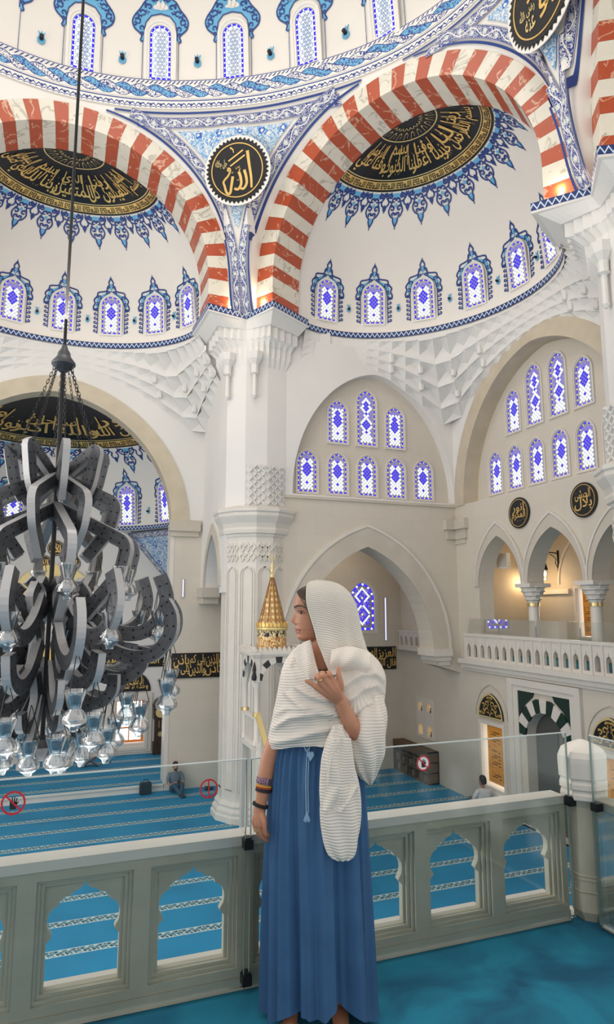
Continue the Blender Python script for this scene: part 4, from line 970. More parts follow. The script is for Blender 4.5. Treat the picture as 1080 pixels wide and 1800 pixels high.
# ------------------------------------------------------------------ main dome windows and painted surrounds
def dome_crest(b, w, h, mp):
    hw = w/2
    for sg in (1, -1):
        f = (lambda p: p) if sg > 0 else mirx
        o = crom([(hw+.06, h-.62), (hw+.13, h-.58), (hw+.10, h-.44), (hw+.30, h-.28), (hw+.36, h-.10), (hw+.28, h+.06), (hw+.12, h+.24), (hw-.02, h+.48), (.16, h+.62), (0, h+.78)], 4); o = [(p.x, p.y) for p in o]
        i = [(hw+.02, h-.55), (hw+.02, h-.35), (hw-.02, h-.12), (hw*.6, h+.06), (0, h+.12)]
        blob(b, f(o + i[::-1]), mp, 1, .012); stroke(b, f(o), .022, mp, 0, .016); stroke(b, f(i), .016, mp, 0, .016)
        stroke(b, f([(hw+.06, .0), (hw+.06, h-.55)]), .008, mp, 0, .012)
        for (cx, cy, r, a, t) in ((hw+.20, h-.12, .10, 30, 300), (hw+.10, h-.28, .08, 200, -300), (hw+.05, h+.10, .10, 10, 320), (hw-.12, h+.28, .11, -20, 330), (.12, h+.45, .09, 0, 320), (hw+.30, h-.18, .06, 90, 300), (hw+.14, h-.02, .07, 150, -300), (hw+.22, h+.04, .06, 0, 300), (hw-.06, h+.16, .06, 180, 300), (hw+.0, h+.34, .06, 60, 300), (.22, h+.52, .06, 90, -300), (.10, h+.62, .05, 0, 300), (hw+.08, h-.42, .05, 0, 300)):
            stroke(b, f(spir(cx, cy, r, a, t, 10)), (.032, .014), mp, 0, .018)
        blob(b, f([(.03, h+.2), (.10, h+.27), (.13, h+.4), (.05, h+.52), (.02, h+.36)]), mp, 2, .02)
for k in range(9):
    th = 120 - 15.1*k; zs = 20.76; d = Vector((math.cos(R(th)), math.sin(R(th)), 0)); U = Vector((0, 0, 1)).cross(-d)
    V = (HC + d*dome_r(th, 22.3) + Vector((0, 0, 22.3)) - (HC + d*dome_r(th, zs) + Vector((0, 0, zs)))).normalized(); N_ = U.cross(V)
    if 2 <= k <= 7: window(HC + d*(dome_r(th, zs)-.03) + Vector((0, 0, zs)), U, V, N_, .62, 1.62, 'D', ['', '', 'pale lattice dome window crossed by the chandelier rod', 'second pale lattice dome window from the rod', 'pale lattice dome window above the round script medallion', 'pale lattice dome window left of the complete striped arch', 'pale lattice dome window cut by the top edge', 'pale lattice dome window above the right arch crown'][k], True, .15, .06, WHITEP, .0)
    b = MB()
    def mpd(x, y, off, th=th):
        z = zs + y; t = th - math.degrees(x/8.2); return HC + Vector((math.cos(R(t)), math.sin(R(t)), 0))*(dome_r(t, z) - off - .01) + Vector((0, 0, z))
    dome_crest(b, .92, 1.78, mpd); b.build('painted_crest', ORN, DM)
    t2 = th - 7.55; q = HC + Vector((math.cos(R(t2)), math.sin(R(t2)), 0))*(dome_r(t2, 21.35) - .02) + Vector((0, 0, 21.35)); d2 = Vector((math.cos(R(t2)), math.sin(R(t2)), 0)); fr = Fr(q, Vector((0, 0, 1)).cross(-d2), d2)
    b = MB(); b.prism(fr, [(0, -.16), (.10, -.10), (.11, .0), (.06, .08), (.10, .24), (.03, .16), (0, .26), (-.03, .16), (-.10, .24), (-.06, .08), (-.11, .0), (-.10, -.10)], -.02, .01); b.build('tulip_plate', SKYB, DM)
    b = MB(); b.tube([q, q-d2*.14], .06, 10); b.build('lamp_socket', IRON, DM)
# ------------------------------------------------------------------ round script medallions
def medallion(name, O, U, V, Nout, rad, main, small, label, fringe=True):
    root = empty(name, O, label, 'medallion'); root.matrix_local = basis(O, U, V, Nout); fr = Fr((0, 0, 0), (1, 0, 0), (0, 0, 1), (0, 1, 0)); n = 48
    if fringe:
        b = MB(); b.prism(fr, arc(0, 0, rad*1.20, 0, 360, n)[:-1], .0, .02); b.build('white_disc', WHITEP, root)
        b = MB()
        for k in range(44):
            a = 2*PI*k/44; c, s_ = math.cos(a), math.sin(a); b.prism(Fr((c*rad*1.02, s_*rad*1.02, .02), (-s_, c, 0), (0, 0, 1), (c, s_, 0)), [(-.045*rad, 0), (.045*rad, 0), (.05*rad, .06*rad), (0, .125*rad), (-.05*rad, .06*rad)], 0, .012)
        b.build('scalloped_edge', BLACK, root)
    b = MB(); b.prism(fr, arc(0, 0, rad*1.06, 0, 360, n)[:-1], .0, .04); b.build('black_disc', BLACK, root)
    b = MB(); b.prism(fr, arc(0, 0, rad*.94, 0, 360, n)[:-1], .02, .052, [arc(0, 0, rad*.905, 0, 360, n)[:-1]]); b.build('gold_ring', GOLD, root)
    mp = lambda x, y, o: (x*rad, y*rad, .045+o)
    b = MB(); main(b, mp); marks(b, mp, -.6, .6, -.62, .62, 9, 0, .004, .06, len(label)); b.build('gold_lettering', GOLD, root)
    if small: b = MB(); small(b, mp); b.build('small_lettering', GOLDP, root)
    return root
def allah(b, mp):      # drawn stroke by stroke
    stroke(b, crom([(.40, .62, 0), (.44, .2, 0), (.50, -.3, 0), (.50, -.66, 0)], 6), (.055, .035), lambda x, y, o: mp(x, y, o), 0, .004)
    for sx, h in ((.26, -.02), (.06, -.06)):
        stroke(b, [(p.x, p.y) for p in crom([(sx, h, 0), (sx+.06, -.25, 0), (sx+.07, -.50, 0), (sx-.05, -.66, 0), (sx-.18, -.62, 0)], 6)], (.05, .04), mp, 0, .004)
    stroke(b, [(p.x, p.y) for p in crom([(-.16, -.20, 0), (-.22, -.5, 0), (-.28, -.76, 0), (-.40, -.74, 0), (-.47, -.5, 0), (-.50, -.34, 0), (-.33, -.16, 0), (-.24, .02, 0), (-.30, .10, 0), (-.34, .02, 0), (-.24, -.02, 0)], 6)], (.05, .022), mp, 0, .004)
    stroke(b, [(-.30, .34), (.24, .66)], .026, mp, 0, .004); stroke(b, [(-.24, .16), (.30, .48)], .026, mp, 0, .004)
    write(b, 'س', mp, -.05, .10, .04, .14, 0, .004); stroke(b, [(-.22, .80), (-.12, .72), (-.10, .60)], (.03, .012), mp, 0, .004)
th = TH1; zc_ = 17.68; q = PS(th, zc_, .22); V = (PS(th, zc_+.6) - PS(th, zc_-.6)).normalized(); U = Vector((0, 0, 1)).cross(-Vector((math.cos(R(th)), math.sin(R(th)), 0))).normalized()
medallion('script_medallion', q, U, V, U.cross(V), .80, allah, lambda b, mp: write(b, 'جل جلاله', mp, -.78, -.36, .10, .42, 0, .004), 'round black and gold medallion on the pendentive above the central column')
th = TH0-1.5; q = PS(th, 17.98, .22); V = (PS(th, 18.35) - PS(th, 17.15)).normalized(); U = Vector((0, 0, 1)).cross(-Vector((math.cos(R(th)), math.sin(R(th)), 0))).normalized()
def abubakr(b, mp):
    write(b, 'أبو', mp, -.1, .70, -.62, .35, 0, .004); write(b, 'بكر', mp, -.42, .45, .05, .8, 0, .006)
medallion('script_medallion', q, U, V, U.cross(V), .86, abubakr, lambda b, mp: (write(b, 'رضى الله', mp, -.74, -.2, -.25, .1, 0, .004), write(b, 'عنه', mp, -.6, -.25, -.6, -.28, 0, .004)), 'round black and gold medallion cut off by the top right edge')
def two(a, c_):
    def f(b, mp): write(b, a, mp, -.7, .7, -.62, .2, 0, .004); write(b, c_, mp, -.62, .62, -.05, .68, 0, .008)
    return f
medallion('wall_medallion', (XW-.01, 14.33, 8.14), (0, -1, 0), (0, 0, 1), (-1, 0, 0), .40, two('المكرم', 'انور'), None, 'round script medallion above the first arcade arches', False)
medallion('wall_medallion', (XW-.01, 11.97, 8.13), (0, -1, 0), (0, 0, 1), (-1, 0, 0), .40, two('بلال', 'الحبشى'), None, 'round script medallion next to the near pier', False)
# ------------------------------------------------------------------ long script bands
def band_panel(name, fr, u0, u1, v0, v1, texts, label):
    root = empty(name, fr(u0, v0, 0), label, 'script panel'); off = fr(u0, v0, 0); b = MB(); b.fbox(fr, (u0, v0, -.045), (u1, v1, -.02)); b.v = [tuple(Vector(p)-off) for p in b.v]; b.build('black_board', BLACK, root)
    mp = lambda u, v, o: fr(u, v, -.048-o) - off; b = MB(); n = len(texts); w = (u1-u0-.06)/n; h = v1-v0
    for k, tx in enumerate(texts):
        a = u1-.03-w*(k+1); write(b, tx, mp, a, a+w*1.02, v0+h*.06, v0+h*.58, 0, .003); write(b, texts[(k+1) % n], mp, a+.03, a+w, v0+h*.42, v0+h*.95, 0, .006)
    marks(b, mp, u0+.05, u1-.05, v0+.06, v1-.12, int(9*(u1-u0)), 0, .004, .03, 5); b.build('gold_lettering', GOLD, root); return root
FQs = Fr((0, YQ-.02, 0), (1, 0, 0), (0, 1, 0))
band_panel('script_band', FQs, 3.32, 4.95, 3.36, 4.14, ['باذن', 'والذين', 'يلى كم'], 'black and gold script band between apse jamb and central column')
band_panel('script_band', FQs, 8.3, 11.33, 3.40, 4.20, ['قال الله', 'العزيز', 'العظيم', 'الحكيم'], 'black and gold script band behind the shoulder of the woman')
band_panel('script_band', FB, 1.2, 4.05, 3.36, 4.14, ['هو الله', 'الذى لا', 'القيوم'], 'black and gold script band along the apse wall behind the chandelier')
# ------------------------------------------------------------------ side gallery balustrade, lanterns, portal, shutters
def local(b, O): O = Vector(O); b.v = [tuple(Vector(v)-O) for v in b.v]; return b
def ogee(cx, half, sill, spring, apex):
    r = [(half, sill), (half, spring-.12*half), (half*.86, spring), (half*.92, spring+.25*half), (half*.80, spring+.62*half), (half*.52, spring+.95*half), (half*.30, spring+1.12*half), (half*.12, spring+1.25*half), (0, apex)]
    return [(cx-x, y) for x, y in r[:1]] + [(cx+x, y) for x, y in r] + [(cx-x, y) for x, y in r[-2:0:-1]]
root = empty('stone_balustrade', (XW, 9, GZ), 'white pierced stone balustrade of the side gallery on the right wall', 'balustrade'); O = Vector((XW, 9, GZ))
b = MB(); b.fbox(FS, (8.6, 3.93, -.22), (17.25, 4.06, .05)); b.fbox(FS, (8.6, 3.80, -.14), (17.2, 3.93, .02)); b.fbox(FS, (8.6, 3.72, -.07), (17.15, 3.80, .02)); local(b, O).build('moulded_ledge', WHITEM, root)
b = MB(); b.fbox(FS, (8.6, 4.74, -.16), (17.0, 4.82, -.0)); local(b, O).build('top_rail', WHITEM, root)
y = 16.95
while y > 9.4:
    b = MB(); w = .335; b.prism(FS, rect(y-w, 4.06, y, 4.74), -.13, -.05, [ogee(y-w/2, .085, 4.14, 4.40, 4.62)]); b.fbox(FS, (y-.03, 4.06, -.155), (y+.03, 4.74, -.03)); local(b, O).build('pierced_panel', WHITEM, root); y -= w
root = empty('glass_screen', (XW, 12, 4.82), 'low clear glass screen standing on the side gallery balustrade', 'glass'); O = Vector((XW, 12, 4.82))
for y in (16.9, 15.35, 13.8, 12.25):
    b = MB(); b.fbox(FS, (y-1.5, 4.82, -.09), (y, 5.25, -.078)); local(b, O).build('pane', GLASS, root)
    b = MB(); b.fbox(FS, (y-1.53, 4.82, -.10), (y-1.51, 5.1, -.07)); local(b, O).build('clip', STEELE, root)
root = empty('stone_balustrade', (XW, 20, 4.2), 'small pierced balustrade beyond the low arch in the side room', 'balustrade'); O = Vector((XW, 20, 4.2))
b = MB(); b.fbox(FS, (18.9, 4.1, -.22), (YQ-.02, 4.22, .0)); b.fbox(FS, (18.9, 4.72, -.16), (YQ-.02, 4.79, .0)); local(b, O).build('rail', WHITEM, root)
for k in range(6):
    b = MB(); y = 19.0+.36*k; b.prism(FS, rect(y, 4.22, y+.34, 4.72), -.12, -.04, [ogee(y+.17, .09, 4.27, 4.48, 4.66)]); local(b, O).build('pierced_panel', WHITEM, root)
WARMB = glow('warm_bulb', (1.0, .72, .38), 9.0); DAYL = glow('daylight_glow', (1.0, .97, .92), 2.2)
def lantern(loc, label):
    root = empty('wall_lantern', loc, label, 'lantern'); b = MB()
    b.box((-.02, -.025, -.35), (.02, .025, .62)); b.tube([(0, 0, .52), (-.25, 0, .55), (-.55, 0, .52), (-.60, 0, .44), (-.54, 0, .38)], .018, 8); b.tube([(-.02, 0, .05), (-.12, 0, .22), (-.08, 0, .34), (-.2, 0, .44), (-.32, 0, .50)], .014, 6); b.build('bracket', IRON, root, smooth=40)
    b = MB(); b.lathe([(.012, .36), (.05, .2), (.10, .02), (.11, 0)], 10, (-.55, 0, 0)); b.build('shade', IRON, root, smooth=40)
    b = MB(); b.lathe([(.09, 0), (.11, -.12), (.07, -.26), (.02, -.32)], 12, (-.55, 0, 0)); b.build('glass_globe', CRYSTAL, root, smooth=60)
    b = MB(); b.lathe([(.01, -.04), (.045, -.09), (.05, -.14), (.01, -.2)], 10, (-.55, 0, 0)); b.build('bulb', WARMB, root, smooth=60)
    lamp('lantern_light', 'POINT', (loc[0]-.55, loc[1], loc[2]-.36), 13, (1.0, .66, .32), shadow_soft_size=.08); return root
lantern((14.58, 16.35, 6.75), 'lit iron wall lantern framed by the wide arcade arch')
lantern((14.58, 17.35, 6.75), 'lit iron wall lantern behind the narrow arcade arch')
root = empty('ceiling_lamp', (13.2, 16.2, 8.05), 'small lit glass lamp hanging high in the wide arcade arch', 'lamp'); b = MB(); b.lathe([(.02, 0), (.02, -.55)], 6); b.build('rod', IRON, root)
b = MB(); b.lathe([(.03, -.55), (.14, -.62), (.16, -.7), (.08, -.8), (.01, -.83)], 12); b.build('globe', WARMB, root, smooth=50)
root = empty('ceiling_lamp', (8.9, 19.6, 8.6), 'small lit lamp hanging under the low arch above the woman', 'lamp'); b = MB(); b.lathe([(.015, 0), (.015, -.9)], 6); b.build('rod', IRON, root)
b = MB(); b.lathe([(.03, -.9), (.13, -.96), (.15, -1.03), (.06, -1.14), (.01, -1.16)], 12); b.build('globe', WARMB, root, smooth=50); lamp('side_room_light', 'POINT', (8.9, 19.6, 7.3), 22, (1, .86, .7), shadow_soft_size=.2)
root = empty('loudspeaker', (12.42, 16.25, 6.75), 'white box loudspeaker mounted inside the narrow arcade arch', 'speaker', rz=.5); b = MB(); b.box((-.12, -.17, 0), (.12, .17, .46)); b.build('cabinet', WHITEP, root); b = MB(); b.box((-.135, -.14, .03), (-.12, .14, .43)); b.build('grille', STONE, root); b = MB(); b.box((.12, -.03, .15), (.4, .03, .25)); b.build('bracket', STEELE, root)
def shutter(name, fr, u0, v0, v1, wid, d, label, swing=.35):
    root = empty(name, fr(u0, v0, d), label, 'shutter'); U = (fr.U*math.cos(swing) + fr.N*math.sin(swing)); N = (fr.N*math.cos(swing) - fr.U*math.sin(swing)); f2 = Fr((0, 0, 0), U, N); h = v1-v0
    b = MB(); b.fbox(f2, (0, 0, 0), (wid, h, .05)); b.build('leaf', WOOD, root)
    for k, (a, c) in enumerate(((.06, .22), (.28, .62), (.68, .94))):
        b = MB(); b.prism(f2, rect(wid*.14, h*a, wid*.86, h*c), -.018, .0, [rect(wid*.2, h*a+.03, wid*.8, h*c-.03)]); b.build('panel_frame', WOOD, root)
        b = MB(); 
        for q in range(int((c-a)*h/.09)):
            z = h*a+.05+.09*q
            if z > h*c-.06: break
            s_ = .5 + .28*((q % 2)*2-1)*.5; b.fbox(f2, (wid*.26, z, -.012), (wid*s_, z+.018, 0)); b.fbox(f2, (wid*(s_+.1), z+.03, -.012), (wid*.74, z+.048, 0))
        b.build('carved_key_pattern', DARKW, root, kind='stuff')
    for z in (.3, .62):
        b = MB(); b.lathe([(.03, 0), (.03, .03)], 10); b.v = [tuple(f2(wid*.86, h*z) + (f2.U*v[0] + Vector((0, 0, v[1])) - f2.N*v[2])) for v in b.v]; b.build('knob', BRASS, root)
    return root
for k, (c, h, s_, t_) in enumerate(DOORS):
    WN[0] += 1; lab = ['lower window opening with lit wooden shutter left of the striped portal', 'lower window opening hidden behind the newel post'][k]
    b = MB(); b.prism(FS, rect(c-h-.10, s_-.12, c+h+.10, t_+.1), -.05, 0, [rect(c-h, s_, c+h, t_)]); b.fbox(FS, (c-h-.14, s_-.2, -.09), (c+h+.14, s_-.12, 0)); w_ = S('window_%d' % WN[0], b, WHITEM, lab, 'window')
    b = MB(); b.fbox(FS, (c-h-.02, s_-.02, .52), (c+h+.02, t_+.02, .56)); b.build('daylight_pane', DAYL, w_)
    shutter('wooden_shutter', FS, c-h+.015, s_+.10, t_-.03, .84, .03, ['orange carved wooden shutter standing open left of the portal', 'orange carved wooden shutter behind the newel post'][k], .06)
WN[0] += 1; b = MB(); b.fbox(FG, (15.01, 4.7, .28), (15.69, 6.18, .3)); b.build('window_%d' % WN[0], DAYL, label='bright upper gallery window behind the second arcade column', cat='window', kind='structure')
shutter('wooden_shutter', FG, 15.05, 4.74, 6.14, .50, .03, 'orange wooden shutter in the side gallery behind the arcade', .15)
lamp('shutter_daylight', 'AREA', (14.2, 15.35, 5.5), 8, (1, .9, .75), (0, R(90), 0), size=.5)
# lunettes of carved script above the lower windows
def lunette(c, label):
    root = empty('script_lunette', (XW-.02, c, 2.5), label, 'script panel'); O = Vector((XW-.02, c, 2.5)); f = Fr((XW-.006, 0, 0), (0, 1, 0), (1, 0, 0))
    b = MB(); b.prism(f, [(c-.55, 2.48), (c+.55, 2.48)] + parch(c, .55, 2.5, 3.16, 10), -.05, 0); local(b, O).build('black_board', BLACK, root)
    b = MB(); b.prism(f, [(c-.55, 2.48), (c+.55, 2.48)] + parch(c, .55, 2.5, 3.16, 10), -.065, -.05, [[(c-.51, 2.515), (c+.51, 2.515)] + parch(c, .51, 2.52, 3.11, 10)]); local(b, O).build('gilt_edge', GOLDP, root)
    b = MB(); mp = lambda u, v, o: f(u, v, -.055-o)-O
    for sg in (1, -1):
        for (x, y, r, a, t) in ((.12, 2.66, .10, 0, 330), (.32, 2.62, .09, 90, 320), (.14, 2.86, .09, 200, -320), (.28, 2.80, .07, 30, 300), (.06, 3.0, .06, 0, 300), (.43, 2.58, .05, 0, 300)):
            stroke(b, [(c+sg*(px), py) for px, py in spir(x, y, r, a, t, 12)], (.024, .010), mp, 0, .004)
        stroke(b, [(c, 2.53), (c+sg*.1, 2.75), (c, 3.08)], .012, mp, 0, .004)
    b.build('gold_arabesque', GOLD, root)
    b = MB(); b.prism(f, parch(c, .74, 2.5, 3.42, 10) + parch(c, .72, 2.5, 3.39, 10)[::-1], -.02, 0); local(b, O).build('incised_arch', STONE, root)
lunette(15.96, 'gold arabesque lunette above the open shutter'); lunette(11.6, 'gold arabesque lunette behind the newel post')
# portal with green and white joggled voussoirs
root = empty('portal_surround', (XW, 13.76, 0), 'stone portal with dark green and white striped arch', 'portal'); O = Vector((XW, 13.76, 0))
b = MB(); b.prism(FS, rect(12.42, 0, 15.1, 3.70), -.10, 0, [rect(12.62, -.01, 14.9, 3.53)]); b.prism(FS, rect(12.62, 0, 14.9, 3.53), -.06, 0, [rect(12.80, -.01, 14.72, 3.40)]); local(b, O).build('moulded_frame', WHITEM, root)
for k in range(11):
    a0, a1 = lerp(8, 172, k/11), lerp(8, 172, (k+1)/11); pi = lambda r, a: (13.76 + r*.74*math.cos(R(a))*1.0, 2.16 + r*.78*math.sin(R(a)))
    b = MB(); b.prism(FS, [pi(1, a0), pi(1.42, a0), pi(1.44, (a0+a1)/2), pi(1.42, a1), pi(1, a1), pi(.985, (a0+a1)/2)], -.05, .0); local(b, O).build('voussoir', GREEN if k % 2 == 0 else WHITEM, root)
b = MB(); b.fbox(FS, (13.03, .01, .30), (14.49, 2.9, .34)); local(b, O).build('door_leaf', mat('dark_portal_door', (.085, .085, .078), .6), root)
for sg in (1, -1):
    b = MB(); b.prism(FS, [(13.76+sg*.96, 3.40), (13.76+sg*.96, 2.72), (13.76+sg*.72, 3.05), (13.76+sg*.42, 3.26), (13.76+sg*.34, 3.40)], -.04, 0); local(b, O).build('spandrel', GREEN, root)
# lit niches and the low bookcase in the side room
for k, (c, s_, h, t_) in enumerate(NICHE):
    b = MB(); b.box((XW+.13, c-h-.03, s_-.03), (XW+.15, c+h+.03, s_+t_+.03)); b.build('niche_back', glow('niche_glow_%d' % k, (1.0, .62, .22), 1.0), WS)
    if k != 2: b = MB(); b.lathe([(.05, 0), (.06, .05), (.035, .09), (.045, .14), (.0, .19)], 10, (XW+.065, c, s_)); b.build('niche_ornament', DARKW, WS, smooth=40)
b = MB(); b.fbox(FS, (19.05, 1.25, -.03), (20.2, 2.58, .0)); 
b = MB(); b.prism(FS, rect(19.08, 1.26, 20.15, 2.56), -.03, 0, [opening(c, h, s_, s_+t_*.6, s_+t_) for c, s_, h, t_ in NICHE]); b.build('niche_frame', WHITEM, WS)
root = empty('bookcase', (XW-.22, 20.0, 0), 'long low dark wooden bookcase against the side room wall', 'bookcase'); b = MB(); y0, y1 = -1.18, 1.17
b.box((-.19, y0, 0), (.2, y1, .05)); b.box((-.19, y0, .96), (.2, y1, 1.0)); b.box((.17, y0, 0), (.2, y1, 1.0)); b.box((-.19, y0, .33), (.2, y1, .36)); b.box((-.19, y0, .65), (.2, y1, .68))
for k in range(6): yy = lerp(y0, y1-.03, k/5); b.box((-.19, yy, 0), (.2, yy+.03, 1.0))
b.box((-.2, y0, .80), (-.18, y1, 1.0)); b.build('carcass', mat('bookcase_wood', (.16, .09, .05), .5, c2=(.10, .055, .03), scale=8), root)
bk = [mat('book_%d' % i, c, .6) for i, c in enumerate(((.25, .2, .12), (.05, .05, .06), (.12, .05, .04), (.3, .27, .2)))]; rd = random.Random(4)
for sh in (0, 1):
    for k in range(30):
        yy = y0+.06+k*.076
        if rd.random() < .35: continue
        b = MB(); hh = .16 + .08*rd.random(); b.box((-.12, 0, 0), (.10, .05, hh))
        if any(abs(yy+.025-lerp(y0, y1-.03, q/5)-.015) < .045 for q in range(6)): continue
        b.build('book', bk[rd.randrange(4)], label='one of the small books on the two lower shelves of the bookcase', cat='book', group='books in the low bookcase', loc=(XW-.22, 20.0+yy, .052 if sh == 0 else .362))
# dark doorway at the end of the side gallery
b = MB(); b.box((12.15, 17.56, 4.03), (12.9, 17.6, 6.1)); b.box((12.2, 17.53, 4.1), (12.85, 17.57, 6.0)); S('door_1', b, DARKW, 'dark door at the far end of the side gallery', 'door')
# ------------------------------------------------------------------ apse furnishings
WN[0] += 1
root = empty('window_%d' % WN[0], (2.55, YB, .47), 'bright apse window with orange wooden frame', 'window', kind='structure'); O = Vector((2.55, YB, .47))
b = MB(); b.prism(FB, rect(1.72, .3, 3.34, 2.42), -.06, .0, [rect(2.02, .47, 3.08, 2.16)]); b.prism(FB, rect(1.86, .38, 3.2, 2.3), -.09, -.06, [rect(2.02, .47, 3.08, 2.16)]); local(b, O).build('stone_surround', WHITEM, root)
b = MB(); b.fbox(FB, (1.9, .4, .40), (3.2, 2.25, .43)); local(b, O).build('daylight_pane', glow('bright_outdoors', (.96, 1.0, .97), 2.0), root)
b = MB(); b.prism(FB, rect(2.02, .62, 3.08, 2.16), .18, .24, [rect(2.08, .70, 2.52, 1.12), rect(2.56, .70, 2.98, 1.12), rect(2.08, 1.17, 2.86, 2.1), rect(2.95, 1.17, 2.99, 2.1)]); local(b, O).build('wooden_sash', mat('orange_sash', (.75, .22, .03), .45), root)
b = MB()
for k in range(7): b.fbox(FB, (2.1+.11*k, 1.17, .2), (2.108+.11*k, 2.1, .21))
for k in range(7): b.fbox(FB, (2.08, 1.2+.13*k, .2), (2.86, 1.208+.13*k, .21))
local(b, O).build('glazing_bars', mat('glazing_green', (.25, .33, .15), .5), root)
b = MB(); b.fbox(FB, (2.0, .47, .0), (3.1, .6, .38)); local(b, O).build('sill', WHITEM, root)
root = empty('script_lunette', (2.56, YB-.02, 2.5), 'gold script lunette above the bright apse window', 'script panel'); O = Vector((2.56, YB-.02, 2.5))
lp = [(1.86, 2.48), (3.26, 2.48)] + parch(2.56, .70, 2.5, 3.22, 10)
b = MB(); b.prism(FB, lp, -.06, -.01); local(b, O).build('black_board', BLACK, root); b = MB(); mp = lambda u, v, o: FB(u, v, -.065-o)-O
write(b, 'وحده لا شريك', mp, 1.96, 3.16, 2.52, 2.8, 0, .004); write(b, 'الملك لله', mp, 2.15, 2.98, 2.72, 3.08, 0, .008); b.build('gold_lettering', GOLD, root)
# mihrab
root = empty('mihrab', (-.35, YB, .22), 'white marble mihrab with gilded crest behind the chandelier', 'mihrab'); O = Vector((-.35, YB, .22)); f = Fr((-.35, YB, .22), (1, 0, 0), (0, 1, 0))
b = MB(); b.prism(f, rect(-1.3, 0, 1.3, 5.6), -.18, -.01, [[(-.62, .0), (.62, .0)] + parch(0, .62, 2.0, 3.0, 10)]); local(b, O).build('panel', WHITEM, root)
b = MB(); b.prism(f, rect(-1.5, -.001, 1.5, 5.85), -.26, -.01, [rect(-1.28, -.0, 1.28, 5.62)]); local(b, O).build('frame', WHITEM, root)
b = MB(); b.grid(lambda u, v: f(.60*math.cos(PI*u), lerp(0, 2.9, v), .0+.34*math.sin(PI*u)), 12, 2); local(b, O).build('niche', STONE, root)
b = MB(); b.prism(f, [(-.9, 3.3), (.9, 3.3), (.9, 3.9), (-.9, 3.9)], -.20, -.18); local(b, O).build('gold_panel', GOLD, root)
b = MB(); b.prism(f, parch(0, 1.3, 5.85, 6.9, 10) , -.2, -.05); local(b, O).build('crest', GOLDP, root)
for x, z in ((-.35, 7.75), (-.75, 6.75+.45), (.25, 6.75+.45)):
    medallion('wall_medallion', (x, YB-.01, z), (1, 0, 0), (0, 0, 1), (0, -1, 0), .27, two('محمد', 'الله'), None, {-.35: 'topmost small medallion on the apse wall behind the chandelier', -.75: 'lower left small medallion on the apse wall behind the chandelier', .25: 'lower right small medallion on the apse wall behind the chandelier'}[x], False)
# patterned squinch at the apse corner
b = MB(); P0, P1, P2 = Vector((4.02, 22.8, 8.4)), Vector((2.2, YB-.02, 8.4)), Vector((4.02, YB-.03, 6.3))
n = 8; vs = []; idx = {}; fs = []; uvs = []
for i in range(n+1):
    for j in range(n+1-i): idx[i, j] = len(vs); p = P0*(i/n) + P1*(j/n) + P2*(1-i/n-j/n); vs.append(p)
for i in range(n):
    for j in range(n-i):
        a, c, d = (i, j), (i+1, j), (i, j+1); fs.append((idx[a], idx[c], idx[d])); uvs.append([((q[0]-q[1])*.2, (q[0]+q[1])*.25) for q in (a, c, d)])
        if j < n-i-1: a, c, d = (i+1, j), (i+1, j+1), (i, j+1); fs.append((idx[a], idx[c], idx[d])); uvs.append([((q[0]-q[1])*.2, (q[0]+q[1])*.25) for q in (a, c, d)])
b.add(vs, fs, 0, uvs); b.build('squinch', ARAB, WA)
def edge_band(A, B, C, w, m):
    b = MB(); n = 10; d = (C - (A+B)/2).normalized(); nn = (B-A).cross(C-A).normalized(); nn = nn if nn.y < 0 else -nn
    b.grid(lambda u, v: A.lerp(B, u) + d*(v*w) + nn*.012, n, 1, 0, lambda u, v: (u*(B-A).length, v)); b.build('squinch_border', m, WA)
edge_band(P0, P1, P2, .26, SCROLL); edge_band(P1, P2, P0, .26, SCROLL); edge_band(P2, P0, P1, .26, SCROLL)
b = MB(); b.add([(-5.4, YQ+.55, 8.41), (4.1, YQ+.55, 8.41), (4.1, YB, 8.41), (-5.4, YB, 8.41)], [(0, 1, 2, 3)])
b = MB(); rimp = [SA.wall(t, 8.45, 0) for t in range(0, 181, 6)]; outp = []
for t in range(0, 181, 6):
    p = SA.wall(t, 8.45, 0); c0 = Vector((AC, YQ+.4, 8.45)); d = (p-c0).normalized(); k = 99
    if d.x > .01: k = min(k, (4.1-c0.x)/d.x)
    if d.x < -.01: k = min(k, (-5.4-c0.x)/d.x)
    if d.y > .01: k = min(k, (YB-c0.y)/d.y)
    outp.append(c0 + d*max(k, (p-c0).length))
b.band(rimp, outp); b.build('ring_soffit', PLASTER, WA)
# grandfather clock
root = empty('longcase_clock', (3.62, YB-.22, .222), 'tall dark longcase clock beside the bright apse window', 'clock')
b = MB(); b.box((-.24, -.17, 0), (.24, .17, .42)); b.box((-.19, -.13, .42), (.19, .15, 1.25)); b.box((-.24, -.17, 1.25), (.24, .17, 1.72)); b.box((-.28, -.2, 1.70), (.28, .19, 1.78)); b.prism(Fr((0, -.17, 0), (1, 0, 0), (0, 1, 0)), [(-.24, 1.78)] + [(.24, 1.78)] + arc(0, 1.78, .24, 0, 180, 10), 0, .3); b.build('case', DARKW, root)
b = MB(); b.prism(Fr((0, -.175, 0), (1, 0, 0), (0, 1, 0)), arc(0, 1.5, .19, 0, 360, 24)[:-1], -.01, .0); b.build('dial', GOLDP, root)
b = MB(); b.box((-.008, -.195, 1.5), (.008, -.19, 1.63)); b.box((0, -.195, 1.492), (.09, -.19, 1.508)); b.build('hands', IRON, root)
for x in (-.05, .06): b = MB(); b.box((x-.012, -.15, .95), (x+.012, -.135, 1.2)); b.build('weight', BRASS, root)
b = MB(); b.prism(Fr((0, -.15, 0), (1, 0, 0), (0, 1, 0)), arc(.0, .72, .09, 0, 360, 16)[:-1], -.01, .0); b.build('pendulum_bob', BRASS, root)
